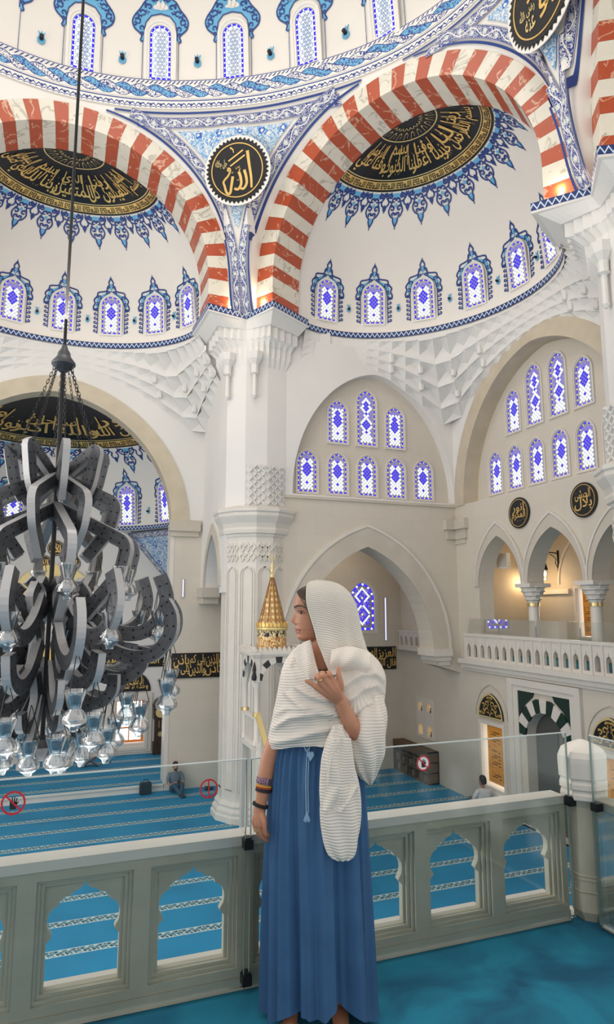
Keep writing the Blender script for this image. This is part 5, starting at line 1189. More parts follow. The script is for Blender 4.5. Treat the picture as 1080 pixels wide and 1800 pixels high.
# barrier posts, folding book rest, microphone stand in the apse
for k, x in enumerate((-.05, .38)):
    root = empty('barrier_post', (x, 24.3, .222), ['brass barrier post further from the apse window', 'brass barrier post nearer the apse window'][k], 'post'); b = MB(); b.lathe([(.16, 0), (.16, .02), (.04, .05), (.03, .06)], 16); b.build('base', BRASS, root, smooth=40)
    b = MB(); b.lathe([(.035, .05), (.035, .92), (.05, .94), (.05, .97), (.02, 1.0)], 12); b.build('pole', BRASS, root, smooth=40)
root = empty('folding_book_rest', (1.15, 24.2, .222), 'dark folding book rest standing crossed on the apse carpet', 'book rest')
for sg in (1, -1):
    b = MB(); fr = Fr((0, sg*.02, .18), (math.cos(.55), 0, sg*math.sin(.55)), (0, 1, 0), (-sg*math.sin(.55), 0, math.cos(.55))); b.fbox(fr, (-.33, -.012, -.12), (.33, .012, .12)); b.build('leaf', DARKW, root)
root = empty('microphone_stand', (1.75, 24.6, .222), 'thin dark stand on the apse carpet left of the window', 'stand'); b = MB(); b.lathe([(.12, 0), (.12, .02), (.015, .03), (.012, .5)], 12); b.build('pole', IRON, root); b = MB(); b.box((-.16, -.1, .5), (.16, .1, .54)); b.build('tray', DARKW, root)
# ------------------------------------------------------------------ minbar
root = empty('minbar', (4.90, 15.6, 0), 'carved white marble minbar with tall gilded conical spire', 'minbar'); f = Fr((0, 0, 0), (1, 0, 0), (0, 1, 0))
TILE = pattern('minbar_tile', (.38, .17, .055), lambda u, v, w, t: [((((u*9).frac()-.5).abs() + ((w*7).frac()-.5).abs()).lt(.32), (.85, .66, .28)), ((((u*18).frac()-.5).abs() - ((w*14).frac()-.5).abs()).abs().lt(.05), (.80, .60, .22))], .4, 'Object')
TILE2 = pattern('minbar_drum_tile', (.42, .18, .05), lambda u, v, w, t: [(w.gt(4.88), (.02, .02, .03)), ((noise(t, comb(t, u*7, v*7, w*5), 2.2, 2, .6)-.5).abs().lt(.05), (.88, .70, .35))], .4, 'Object')
Z0 = 2.4                                                       # kiosk floor
for sg in (1, -1):
    for nm, fr in (('parapet', Fr((sg*.56, 0, 0), (0, 1, 0), (-sg, 0, 0))),):
        b = MB(); b.prism(fr, rect(-.5, Z0, .5, Z0+.68), 0, .06, [rect(-.42+.21*k, Z0+.1, -.25+.21*k, Z0+.58) for k in range(4)]); b.build(nm, WHITEM, root)
for x in (-.52, .52):
    for y in (-.5, .5):
        b = MB(); b.box((x-.09, y-.09, 0), (x+.09, y+.09, Z0)); b.lathe([(.085, Z0), (.085, Z0+.1), (.06, Z0+.14), (.058, Z0+1.30), (.09, Z0+1.37), (.10, Z0+1.47)], 8, (x, y, 0)); b.build('post', WHITEM, root, smooth=40)
        b = MB(); b.lathe([(.10, Z0+.66), (.10, Z0+.74)], 8, (x, y, 0)); b.build('post_ring', BRASS, root)
for (ax, d) in (((1, 0, 0), (0, -1, 0)), ((1, 0, 0), (0, 1, 0)), ((0, 1, 0), (-1, 0, 0)), ((0, 1, 0), (1, 0, 0))):
    fr = Fr(Vector(d)*.58, ax, Vector(d)*-1); h0 = Z0+1.5
    b = MB(); b.prism(fr, [(-.62, h0-.05), (-.42, h0-.05)] + parch(0, .42, h0-.05, h0+.42, 10)[::-1][1:-1] + [(.42, h0-.05), (.62, h0-.05), (.62, h0+.58), (-.62, h0+.58)], 0, .10); b.build('arch_panel', WHITEM, root)
    for k in range(9):
        a0, a1 = lerp(4, 176, k/9), lerp(4, 176, (k+1)/9); pi = lambda r, a: (.42*r*math.cos(R(a)), h0-.05+.44*r*math.sin(R(a)))
        b = MB(); b.prism(fr, [pi(1, a0), pi(1.32, a0), pi(1.32, a1), pi(1, a1)], -.02, .0); b.build('voussoir', BLACK if k % 2 == 0 else WHITEM, root)
    b = MB(); b.fbox(fr, (-.70, h0+.58, -.08), (.70, h0+.65, .1)); b.fbox(fr, (-.66, h0+.53, -.04), (.66, h0+.58, .1)); b.build('cornice', WHITEM, root)
    b = MB()
    for k in range(11): u = -.66+.12*k; b.prism(fr, [(u, h0+.65), (u+.12, h0+.65), (u+.105, h0+.71), (u+.06, h0+.77), (u+.015, h0+.71)], -.06, -.02)
    b.build('cresting', WHITEM, root)
b = MB(); b.box((-.6, -.6, Z0+2.05), (.6, .6, Z0+2.1)); b.build('kiosk_roof', WHITEM, root); b = MB(); b.box((-.6, -.6, Z0-.1), (.6, .6, Z0)); b.build('kiosk_floor', WHITEM, root)
zb = Z0+2.11; b = MB(); b.lathe([(.36, zb), (.36, zb+.54)], 10, (0, 0, 0), 0, True, PI/10); b.build('spire_drum', TILE2, root)
b = MB(); b.lathe([(.37, zb+.52), (.40, zb+.55), (.40, zb+.59), (.36, zb+.61)], 20); b.build('gilt_rim', GOLDP, root)
b = MB()
for k in range(26): a = 2*PI*k/26; b.prism(Fr((.39*math.cos(a), .39*math.sin(a), zb+.61), (-math.sin(a), math.cos(a), 0), (math.cos(a), math.sin(a), 0)), [(-.04, 0), (.04, 0), (.04, .07), (0, .11), (-.04, .07)], -.012, .012)
b.build('rim_cresting', GOLD, root)
b = MB(); b.lathe([(.34, zb+.63), (.04, zb+1.82)], 10, (0, 0, 0), 0, True, PI/10); b.build('spire_cone', TILE, root)
b = MB()
for k in range(10): a = 2*PI*k/10+PI/10; b.tube([(.345*math.cos(a), .345*math.sin(a), zb+.63), (.042*math.cos(a), .042*math.sin(a), zb+1.82)], .012, 5)
b.build('spire_ribs', mat('spire_rib', (.25, .10, .03), .4), root)
zt = zb+1.82; b = MB(); b.lathe([(.045, zt), (.06, zt+.06), (.03, zt+.10), (.055, zt+.18), (.025, zt+.24), (.045, zt+.30), (.018, zt+.36), (.012, zt+.46)], 12); b.build('finial', GOLDP, root, smooth=50)
b = MB(); b.tube([(.075*math.cos(R(a)), 0, zt+.53+.075*math.sin(R(a))) for a in range(-240, 61, 20)], .014, 6); b.build('crescent', GOLDP, root, smooth=60)
# stair with lattice balustrades going down towards the hall
SLP = (Z0)/2.7
for sg in (1, -1):
    fr = Fr((sg*.55, 0, 0), (0, -1, 0), (-sg, 0, 0))
    b = MB(); b.prism(fr, [(.55, 0), (3.25, 0), (.55, Z0-.05)], 0, .1); b.build('side_wall', WHITEM, root)
    b = MB(); b.prism(fr, [(.55, Z0-.1), (3.25, .15), (3.25, .9), (.55, Z0+.72)], .02, .07, [[(.66+.27*k, Z0-.02-SLP*(.11+.27*k)+.22), (.84+.27*k, Z0-.02-SLP*(.29+.27*k)+.22), (.84+.27*k, Z0-SLP*(.29+.27*k)+.72), (.66+.27*k, Z0-SLP*(.11+.27*k)+.60)] for k in range(9)]); b.build('banister', WHITEM, root)
    b = MB(); b.prism(fr, [(.5, Z0+.70), (3.3, .86), (3.3, .95), (.5, Z0+.80)], -.01, .1); b.build('handrail', GOLDP, root)
for k in range(10):
    b = MB(); b.box((-.45, -.55-.27*(k+1), 0), (.45, -.55-.27*k, Z0-.23*(k+1)+.01)); b.build('step', WHITEM, root)
b = MB(); b.prism(Fr((0, -3.38, 0), (1, 0, 0), (0, 1, 0)), rect(-.6, 0, .6, 2.3), 0, .12, [[(-.4, .0), (.4, .0)] + parch(0, .4, 1.7, 2.25, 8)]); b.build('gate', WHITEM, root)
# black tipped finials on the kiosk corner
for x in (-.52,): b = MB(); b.lathe([(.05, Z0+1.5), (.065, Z0+1.56), (.04, Z0+1.68), (.05, Z0+1.75), (.01, Z0+1.92)], 8, (x-.1, -.62, 0)); b.build('flame_finial', BLACK, root, smooth=50)
# ------------------------------------------------------------------ warm spotlights on the cornice at the feet of the arches
for k, (p, aim) in enumerate((((3.62, 17.45), (3.75, 17.9)), ((4.1, 17.28), (4.3, 17.3)), ((4.95, 16.85), (5.0, 17)), ((5.5, 16.85), (5.4, 16.9)), (mirror((4.95, 16.85)), 0), (mirror((5.5, 16.85)), 0))):
    lab = ['spotlight at the inner foot of the left arch', 'lit spotlight on the cornice left of the scroll band', 'lit spotlight on the cornice right of the scroll band', 'spotlight inside the left foot of the complete arch', 'spotlight at the right foot of the complete arch', 'spotlight behind the right foot of the complete arch'][k]
    root = empty('spotlight', (p[0], p[1], ZC+.075), lab, 'spotlight'); b = MB(); b.box((-.05, -.03, 0), (.05, .03, .04)); b.build('base', STEELE, root); b = MB(); b.lathe([(.05, .05), (.07, .07), (.06, .10)], 10); b.build('lens', WARMB, root)
    lamp('spot_glow', 'POINT', (p[0], p[1], ZC+.30), 30, (1.0, .80, .55), shadow_soft_size=.08)

TUBE = glow('cool_tube', (.72, .70, 1.0), 1.1)
for x, y, z0, z1, lab in ((10.93, YQ-.06, 4.40, 5.95, 'thin cool light tube beside the large blue stained window'), (3.62, YQ-.06, 5.9, 6.5, 'short light tube on the stone face between apse jamb and column')):
    root = empty('light_tube', (x, y, z0), lab, 'light'); b = MB(); b.box((-.035, .0, 0), (.035, .035, z1-z0)); b.build('housing', STEELE, root); b = MB(); b.box((-.018, -.018, .02), (.018, .0, z1-z0-.02)); b.build('diffuser', TUBE, root)
# ------------------------------------------------------------------ gallery parapet in front of the camera
YR = 2.965; FR_ = Fr((0, YR, GZ), (1, 0, 0), (0, 1, 0))
def lobed(cx, half, sill, spring, apex):
    H = apex - sill; r = [(half*a, sill + H*c) for a, c in ((1, 0), (1, .44), (.86, .50), (.885, .525), (.97, .57), (1.0, .63), (.985, .69), (.92, .745), (.80, .785), (.70, .795), (.70, .815), (.64, .85), (.52, .875), (.40, .88), (.385, .895), (.28, .92), (.14, .935), (.06, .96), (.0, 1.0))]
    return [(cx-half, sill)] + [(cx+x, y) for x, y in r] + [(cx-x, y) for x, y in r[-2:0:-1]]
def parapet(name, fr, n, u0, label, per=.446):
    """n panels running from u0 along fr.U; front face at d=0"""
    root = empty(name, fr(u0, 0, 0), label, 'balustrade'); O = fr(u0, 0, 0); L = n*per
    def put(b, nm, m): return local(b, O).build(nm, m, root)
    b = MB(); b.fbox(fr, (u0, .585, -.012), (u0+L, .625, .098)); put(b, 'coping', WHITEM)
    b = MB(); b.fbox(fr, (u0, 0.002, -.012), (u0+L, .052, .09)); put(b, 'plinth', MARBLE)
    for k in range(n):
        a = u0 + per*k; c = a + per/2; op = lobed(c, .1425, .115, .40, .505)
        b = MB(); b.prism(fr, rect(a, .05, a+per, .587), .050, .084, [op]); pn = put(b, 'pierced_panel', MARBLE); b = MB(); b.fbox(fr, (c-.16, .085, .084), (c+.16, .114, .125)); put(b, 'sill', WHITEM)
        # raised stile frame and stepped mouldings around the field
        b = MB(); b.prism(fr, rect(a, .05, a+per, .587), -.004, .051, [rect(a+.036, .088, a+per-.036, .545)]); put(b, 'stile_frame', MARBLE)
        b = MB(); b.prism(fr, rect(a+.036, .088, a+per-.036, .545), .014, .051, [rect(a+.05, .10, a+per-.05, .530)]); b.prism(fr, rect(a+.05, .10, a+per-.05, .530), .030, .051, [rect(a+.066, .113, a+per-.066, .512)]); put(b, 'moulding', MARBLE)
    return root
FR2 = Fr((0, YR, GZ), (1, 0, 0), (0, 1, 0))
parapet('stone_parapet', FR2, 6, -1.86, 'pierced stone gallery parapet left of the glass joint')
parapet('stone_parapet', FR2, 4, .818, 'pierced stone gallery parapet behind the woman and right of the joint', .4425)
FRR = Fr((2.69, 2.835, GZ), (0, -1, 0), (1, 0, 0))
RP_ = parapet('stone_parapet', FRR, 5, .13, 'stone gallery parapet turning away at the right edge')
b = MB(); b.fbox(FRR, (0, .002, .012), (.13, .587, .09)); b.fbox(FRR, (0, .585, -.012), (.13, .625, .098)); b.fbox(FRR, (0, .002, -.012), (.13, .052, .09)); b.fbox(FRR, (0, .09, .0), (.13, .12, .02)); b.fbox(FRR, (0, .51, .0), (.13, .54, .02)); local(b, FRR(.13, 0, 0)).build('end_block', MARBLE, RP_)
# newel post
root = empty('newel_post', (2.722, 2.955, GZ), 'octagonal stone newel post with domed cap at the parapet corner', 'post'); r8 = PI/8
b = MB(); b.lathe([(0.071, 0.0), (0.097, .05), (0.097, .57), (0.109, .60)], 8, m=0, ph=r8); b.build('shaft', MARBLE, root)
b = MB(); b.lathe([(0.109, .60), (0.128, .612), (0.128, .635), (0.119, .645), (0.119, .655), (0.130, .665), (0.130, .69), (0.123, .70), (0.123, .71), (0.131, .72), (0.134, .80), (0.133, .825), (0.118, .855), (0.076, .88), (0.017, .905)], 8, m=0, ph=r8); b.build('domed_cap', WHITEM, root)
for z in (0.218, .20): b = MB(); b.lathe([(0.094, z), (0.102, z+.006), (0.102, z+.014), (0.094, z+.02)], 8, ph=r8); b.build('ring', MARBLE, root)
b = MB(); b.lathe([(0.076, .10), (0.102, .15), (0.094, .155)], 8, ph=r8); b.build('point_stop', MARBLE, root)
# glass panels with black clamps
def gpanel(u0, u1, label, fr=FR2, z0=.03, z1=.955, d=-.045):
    root = empty('glass_barrier', fr(u0, z0, d), label, 'glass'); O = fr(u0, z0, d)
    b = MB(); b.fbox(fr, (u0, z0, d), (u1, z1, d+.012)); local(b, O).build('pane', GLASS, root)
    b = MB(); b.fbox(fr, (u0, z1, d-.001), (u1, z1+.004, d+.013)); local(b, O).build('polished_edge', mat('polished_glass_edge', (.55, .62, .62), .1) if 'polished_glass_edge' not in bpy.data.materials else bpy.data.materials['polished_glass_edge'], root)
    for u in (u0, u1-.003): b = MB(); b.fbox(fr, (u, z0, d), (u+.003, z1, d+.012)); local(b, O).build('side_edge', CLGLASS, root)
    return root
gpanel(-1.80, .806, 'large clear glass panel left of the woman'); gpanel(.826, 2.592, 'large clear glass panel behind and right of the woman'); gpanel(.02, 2.1, 'clear glass panel beyond the newel post at the right edge', FRR, .03, .955, -.045)
for k, (u, z) in enumerate(((.816, .60), (.816, .055), (2.600, .60))):
    b = MB(); b.fbox(FR2, (u-.020, z-.020, -.060), (u+.020, z+.020, -.013)); b.fbox(FR2, (u-.012, z+.020, -.055), (u+.012, z+.028, -.013)); b.build('glass_clamp', IRON, label=['black clamp on the coping at the glass joint', 'black clamp near the floor at the glass joint', 'black clamp at the coping beside the newel post'][k], cat='clamp')
b = MB(); b.fbox(FRR, (.02, .582, -.060), (.06, .622, -.013)); b.build('glass_clamp', IRON, label='black clamp on the right side of the newel post', cat='clamp')
# no-touching signs on the glass
SRED = mat('sign_red', (.55, .012, .03), .5); SBLK = mat('sign_black', (.012, .012, .014), .5); SWHT = mat('sign_white', (.8, .8, .8), .5)
def hand(side=False):
    if side: return [[(-.55, -.10), (-.30, -.24), (.0, -.26), (.62, -.18), (.62, .18), (.30, .10), (.10, .26), (-.25, .34), (-.45, .34), (-.55, .26), (-.35, .22), (-.15, .16), (-.35, .12), (-.55, .12), (-.6, .05), (-.4, .0), (-.58, -.02)]]
    P = [[(-.28, -.62), (.28, -.62), (.34, -.1), (.30, .1), (-.30, .1), (-.34, -.1)]]
    for x, h, a in ((-.24, .44, .10), (-.08, .56, .03), (.08, .56, -.03), (.23, .44, -.10)): P.append([(x-.062, .0), (x+.062, .0), (x+.055-a, h), (x-a, h+.06), (x-.055-a, h)])
    P.append([(.26, -.3), (.52, .05), (.46, .14), (.38, .08), (.2, -.1)]); return P
def sign(u, z, r, label, side=False, white=True):
    root = empty('no_touching_sign', FR2(u, z, -.05), label, 'sign'); f = Fr((0, 0, 0), (1, 0, 0), (0, 1, 0)); n = 40
    if white: b = MB(); b.prism(f, arc(0, 0, r*1.0, 0, 360, n)[:-1], -.001, .0005); b.build('disc', SWHT, root)
    b = MB()
    for P in hand(side): b.prism(f, [(x*r*.86, y*r*.86) for x, y in P], -.0022, -.0008)
    b.build('hand_symbol', SBLK, root, kind='stuff')
    b = MB(); b.prism(f, arc(0, 0, r, 0, 360, n)[:-1], -.003, .0, [arc(0, 0, r*.84, 0, 360, n)[:-1]]); b.build('red_ring', SRED, root)
    b = MB(); c, s_ = math.cos(R(135 if not side else 92)), math.sin(R(135 if not side else 92)); p = (-s_*r*.07, c*r*.07); b.prism(f, [(c*r*.9+p[0], s_*r*.9+p[1]), (c*r*.9-p[0], s_*r*.9-p[1]), (-c*r*.9-p[0], -s_*r*.9-p[1]), (-c*r*.9+p[0], -s_*r*.9+p[1])], -.0034, -.001); b.build('red_bar', SRED, root)
sign(-.143, .868, .045, 'red no-touching hand sign on the glass at the left edge', False, False); sign(.634, .850, .040, 'red sign with sideways hand beside the column base', True, False); sign(1.70, .870, .036, 'red no-touching hand sign in front of the bookcase')
# ------------------------------------------------------------------ chandelier
CX, CY = -.16, 9.25
CH = empty('chandelier', (CX, CY, 3.4), 'huge grey steel chandelier of curved arms hung with crystal lamps', 'chandelier')
def chput(b, nm, m, sm=None): b.v = [tuple(Vector(v)-Vector((0, 0, 3.4))) for v in b.v]; return b.build(nm, m, CH, smooth=sm)
b = MB(); b.tube([(-.05, 0, 27.5), (0, 0, 9.0)], .022, 8); chput(b, 'rod', IRON)
b = MB(); b.tube([(0, 0, 9.0), (0, 0, 3.9)], .030, 8); chput(b, 'stem', IRON)
b = MB(); b.lathe([(.03, 9.22), (.05, 9.16), (.085, 9.10), (.09, 9.06), (.10, 9.04), (.16, 8.96), (.16, 8.93), (.09, 8.86), (.04, 8.82)], 24); chput(b, 'bell_cap', STEEL, 40)
b = MB(); b.lathe([(.05, 7.45), (.09, 7.42), (.09, 7.18), (.05, 7.14)], 12); b.lathe([(.05, 7.0), (.10, 6.97), (.10, 6.78), (.05, 6.74)], 12); chput(b, 'hub', STEEL)
b = MB(); b.lathe([(.03, 3.98), (.12, 3.94), (.16, 3.84), (.08, 3.72), (.03, 3.68)], 12); chput(b, 'bottom_boss', STEEL, 40)
STUDS = pattern('studded_steel', (.115, .12, .133), lambda u, v, w, t: [((noise(t, comb(t, u, v, w), 3.0, 4, .4)-.42)*2.2, (.05, .053, .062)), (((((u/.145).frac()-.5).abs()*.145) + (((v*2).frac()-.5).abs()*.07)).lt(.016), (.015, .015, .018))], .38, 'UV')
STUDS.node_tree.nodes['Principled BSDF'].inputs['Metallic'].default_value = .55
_armc = {}
def arm_mesh(path, h, t, key):
    """flat bar of depth h (in the radial plane) and thickness t swept along a path of (r, z)"""
    if key in _armc: return _armc[key]
    P = [Vector((p[0], p[1])) for p in path]; b = MB(); rows = []; L = 0; Ls = []
    for i, p in enumerate(P):
        d = (P[min(i+1, len(P)-1)] - P[max(i-1, 0)]).normalized(); n = Vector((-d.y, d.x))*h/2; L += 0 if i == 0 else (P[i]-P[i-1]).length; Ls.append(L)
        rows.append([(p.x+n.x, -t/2, p.y+n.y-3.4), (p.x+n.x, t/2, p.y+n.y-3.4), (p.x-n.x, t/2, p.y-n.y-3.4), (p.x-n.x, -t/2, p.y-n.y-3.4)])
    for i in range(len(rows)-1):
        a, c = rows[i], rows[i+1]; u0, u1 = Ls[i], Ls[i+1]
        for q, (m, w) in enumerate(((1, 0), (0, 1), (1, 0), (0, 1))):
            k = (q+1) % 4; b.add([a[q], a[k], c[k], c[q]], [(0, 1, 2, 3)], m, [[(u0, 0), (u0, 1), (u1, 1), (u1, 0)]])
    b.add(rows[0], [(0, 1, 2, 3)], 1, [[(0, 0)]*4]); b.add(rows[-1], [(0, 1, 2, 3)], 1, [[(0, 0)]*4])
    o = b.build('arm', [STUDS, STEELE], CH); me = o.data; bpy.data.objects.remove(o); _armc[key] = me; return me
def P2(pts, n=7): return [(p.x, p.y) for p in crom([(a, c, 0) for a, c in pts], n)]
def bend(pts, rad=.1, n=5):
    """polyline with rounded corners"""
    out = [pts[0]]
    for a, c, d in zip(pts, pts[1:], pts[2:]):
        a, c, d = Vector(a), Vector(c), Vector(d); p = c + (a-c).normalized()*rad; q = c + (d-c).normalized()*rad
        for k in range(n+1): t = k/n; out.append(tuple(p*(1-t)**2 + c*2*t*(1-t) + q*t*t))
    return out + [pts[-1]]
TIERS = [  # name, path (r, z), bar depth, thickness, count, phase
    ('crown_arm', bend([(.04, 7.30), (.62, 7.72), (.52, 7.20), (.40, 7.0)], .12), .15, .09, 8, 0.05),
    ('upper_arm', bend([(.04, 7.34), (.82, 6.98), (.74, 6.62), (.46, 6.25)], .12), .155, .10, 8, .45),
    ('shoulder_arm', bend([(.04, 6.92), (1.10, 6.42), (1.02, 6.05), (.46, 5.42)], .13), .165, .11, 8, .10),
    ('ring_scroll', P2([(.30, 5.95), (.16, 5.80), (.20, 5.55), (.42, 5.52), (.50, 5.72), (.40, 5.88)], 5), .13, .10, 8, .30),
    ('great_crescent', P2([(.34, 5.72), (.55, 5.46), (.86, 5.28), (1.18, 5.26), (1.42, 5.42), (1.52, 5.70), (1.42, 6.02)], 5), .19, .10, 8, .50),
    ('outer_crescent', P2([(.55, 5.35), (.85, 5.10), (1.20, 4.98), (1.52, 5.02), (1.72, 5.24), (1.74, 5.48), (1.64, 5.66)], 5), .17, .10, 8, .10),
    ('hanging_scroll', P2([(.50, 5.5), (.34, 5.2), (.40, 4.86), (.62, 4.72), (.74, 4.88)], 6), .14, .10, 8, .30),
    ('lower_crescent', P2([(.30, 5.16), (.60, 4.80), (.92, 4.68), (1.18, 4.80), (1.26, 5.08)], 6), .18, .10, 8, .46),
    ('inner_crescent', P2([(.26, 4.90), (.50, 4.52), (.76, 4.40), (.96, 4.54), (.98, 4.76)], 6), .15, .08, 8, .08),
    ('bottom_scroll', P2([(.30, 4.78), (.22, 4.48), (.34, 4.20), (.54, 4.16), (.60, 4.34)], 6), .14, .10, 8, .30),
    ('drop_strap', bend([(.16, 4.48), (.30, 4.18), (.46, 3.96)], .06), .12, .07, 8, .50)]
for nm, path, h, t, n, ph in TIERS:
    me = arm_mesh(path, h, t, nm); me.name = nm
    for k in range(n):
        o = link(nm, me, CH); o.rotation_euler = (0, 0, 2*PI*(k+ph)/n + .12)
# chains from the bell to the crown
for k in range(8):
    a = 2*PI*(k+.05)/8+.12; A = Vector((.11*math.cos(a), .11*math.sin(a), 8.90)); B_ = Vector((.50*math.cos(a), .50*math.sin(a), 7.72)); b = MB(); n = 22; d = (B_-A).normalized(); s1 = d.cross(Vector((0, 0, 1))).normalized(); s2 = d.cross(s1)
    for j in range(n):
        c = A.lerp(B_, (j+.5)/n); x = s1 if j % 2 else s2; hl = (B_-A).length/n*.72; pts = [c + d*hl*math.cos(2*PI*q/8) + x*.016*math.sin(2*PI*q/8) for q in range(9)]; b.tube(pts, .0045, 4, cap=False)
    chput(b, 'chain', IRON)
# crystal oil lamps
LAMPP = [(.02, -.36), (.035, -.37), (.05, -.33), (.11, -.29), (.115, -.25), (.09, -.20), (.055, -.165), (.06, -.14), (.10, -.02), (.10, -.0), (.092, -.0), (.05, -.14), (.045, -.16), (.07, -.20), (.095, -.26), (.04, -.32)]
b = MB(); b.lathe(LAMPP, 16); o = b.build('crystal_lamp', CRYSTAL, CH, smooth=40); LM = o.data; bpy.data.objects.remove(o)
b = MB()
for k in range(3): a = 2*PI*k/3; b.tube([(.098*math.cos(a), .098*math.sin(a), -.01), (.015*math.cos(a), .015*math.sin(a), .30), (0, 0, .34)], .004, 4)
o = b.build('lamp_wires', IRON, CH); LWM = o.data; bpy.data.objects.remove(o)
b = MB(); b.lathe([(.045, -.13), (.05, -.10), (.05, -.06), (.02, -.05)], 10); o = b.build('lamp_cup', mat('lamp_cup', (.16, .16, .17), .4, metal=.4), CH); LCM = o.data; bpy.data.objects.remove(o)
def crystal(r, z, a):
    o = link('crystal_lamp', LM, CH); o.location = (r*math.cos(a), r*math.sin(a), z-3.4); o.scale = (1.18, 1.18, 1.18)
    link('lamp_wires', LWM, o); link('lamp_cup', LCM, o)
for r, z, n, ph in ((1.70, 4.72, 8, .10), (1.42, 5.55, 8, .50), (1.02, 6.12, 8, .10), (1.22, 4.38, 8, .46), (.92, 4.12, 8, .08), (.50, 4.02, 8, .50), (.52, 5.0, 4, .3)):
    for k in range(n): crystal(r, z, 2*PI*(k+ph)/n + .12)
# ------------------------------------------------------------------ people
def remesh(o, vox, it=4):
    m = o.modifiers.new('r', 'REMESH'); m.mode = 'VOXEL'; m.voxel_size = vox; m.use_smooth_shade = True
    s = o.modifiers.new('s', 'SMOOTH'); s.factor = .5; s.iterations = it
    dg = bpy.context.evaluated_depsgraph_get(); me = bpy.data.meshes.new_from_object(o.evaluated_get(dg)); o.modifiers.clear(); o.data = me
    me.polygons.foreach_set('use_smooth', [True]*len(me.polygons)); return o
def limb(b, pts, rad, n=14, sub=5, m=0):
    """smooth tapering limb with rounded ends"""
    P = crom(pts, sub); Rr = [smooth_interp([(i, r) for i, r in enumerate(rad)], k/sub) for k in range(len(P))]
    d0 = (P[0]-P[1]).normalized(); d1 = (P[-1]-P[-2]).normalized(); r0, r1 = Rr[0], Rr[-1]
    A = [P[0] + d0*r0*math.sin(a) for a in (1.45, 1.0, .5)]; Ra = [r0*math.cos(a) for a in (1.45, 1.0, .5)]
    Bq = [P[-1] + d1*r1*math.sin(a) for a in (.5, 1.0, 1.45)]; Rb = [r1*math.cos(a) for a in (.5, 1.0, 1.45)]
    b.tube(A + P + Bq, Ra + Rr + Rb, n, m)
def ellring(cx, cy, z, rx, ry, n=28, p=1.0): return [(cx + rx*math.copysign(abs(math.cos(2*PI*i/n))**p, math.cos(2*PI*i/n)), cy + ry*math.copysign(abs(math.sin(2*PI*i/n))**p, math.sin(2*PI*i/n)), z) for i in range(n)]
SKIN = mat('skin', (.47, .215, .125), .48, c2=(.41, .175, .10), scale=14); SKIN2 = mat('skin_man', (.34, .18, .11), .5)
LIP = mat('lips', (.33, .055, .06), .4); BROW = mat('eyebrow', (.05, .028, .02), .7); EYEW = mat('eye_white', (.6, .58, .55), .25); IRIS = mat('iris', (.02, .02, .02), .2)
def f_hair(u, v, w, t):
    n = noise(t, comb(t, u*70 + w*16, v*70, w*5), 1.0, 3, .3); m = noise(t, comb(t, u*9+w*9, v*9, w*2), 1.5, 2, 0)
    return [((n-.46)*2.6, (.085, .047, .024)), (((n-.48)*5)*m.gt(.50)*w.lt(1.672), (.34, .20, .095))]
HAIR = pattern('brown_hair', (.022, .013, .008), f_hair, .45, 'Object')
def cloth(name, c, freq, amp, trans=.22, tilt=0.0, rough=.8):
    m, t, bs = newmat(name); bs.inputs['Base Color'].default_value = rgb(c); bs.inputs['Roughness'].default_value = rough; bs.inputs['Specular IOR Level'].default_value = .15
    co = t.nodes.new('ShaderNodeTexCoord'); sp = t.nodes.new('ShaderNodeSeparateXYZ'); t.links.new(co.outputs['UV'], sp.inputs[0]); u, v = Ex(t, sp.outputs[0]), Ex(t, sp.outputs[1])
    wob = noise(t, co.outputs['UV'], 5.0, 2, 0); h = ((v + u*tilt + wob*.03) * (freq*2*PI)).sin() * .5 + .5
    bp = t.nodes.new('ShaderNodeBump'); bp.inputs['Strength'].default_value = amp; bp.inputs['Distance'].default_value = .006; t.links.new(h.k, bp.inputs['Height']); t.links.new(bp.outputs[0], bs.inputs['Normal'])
    mc = t.nodes.new('ShaderNodeMix'); mc.data_type = 'RGBA'; t.links.new((h * .22).k, mc.inputs[0]); mc.inputs[6].default_value = rgb(c); mc.inputs[7].default_value = rgb(tuple(x*.78 for x in c)); t.links.new(mc.outputs[2], bs.inputs['Base Color'])  # pleat shading mixed into the cloth colour, following the bump wave
    if trans:
        tr = t.nodes.new('ShaderNodeBsdfTranslucent'); tr.inputs[0].default_value = rgb(c); mx = t.nodes.new('ShaderNodeMixShader'); mx.inputs[0].default_value = trans
        out = t.nodes['Material Output']; t.links.new(bs.outputs[0], mx.inputs[1]); t.links.new(tr.outputs[0], mx.inputs[2]); t.links.new(mx.outputs[0], out.inputs[0])
    return m
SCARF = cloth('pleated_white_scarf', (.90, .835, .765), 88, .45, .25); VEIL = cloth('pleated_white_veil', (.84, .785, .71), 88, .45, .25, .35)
DENIM = mat('blue_cotton', (.038, .112, .245), .85, c2=(.028, .088, .20), scale=7, bump=.12, bscale=160)
CORD = mat('pale_blue_cord', (.22, .36, .52), .8)
WP = empty('person', (1.04, 2.64, GZ), 'woman in white pleated headscarf and long blue skirt looking sideways', 'person', rz=R(-20.5))
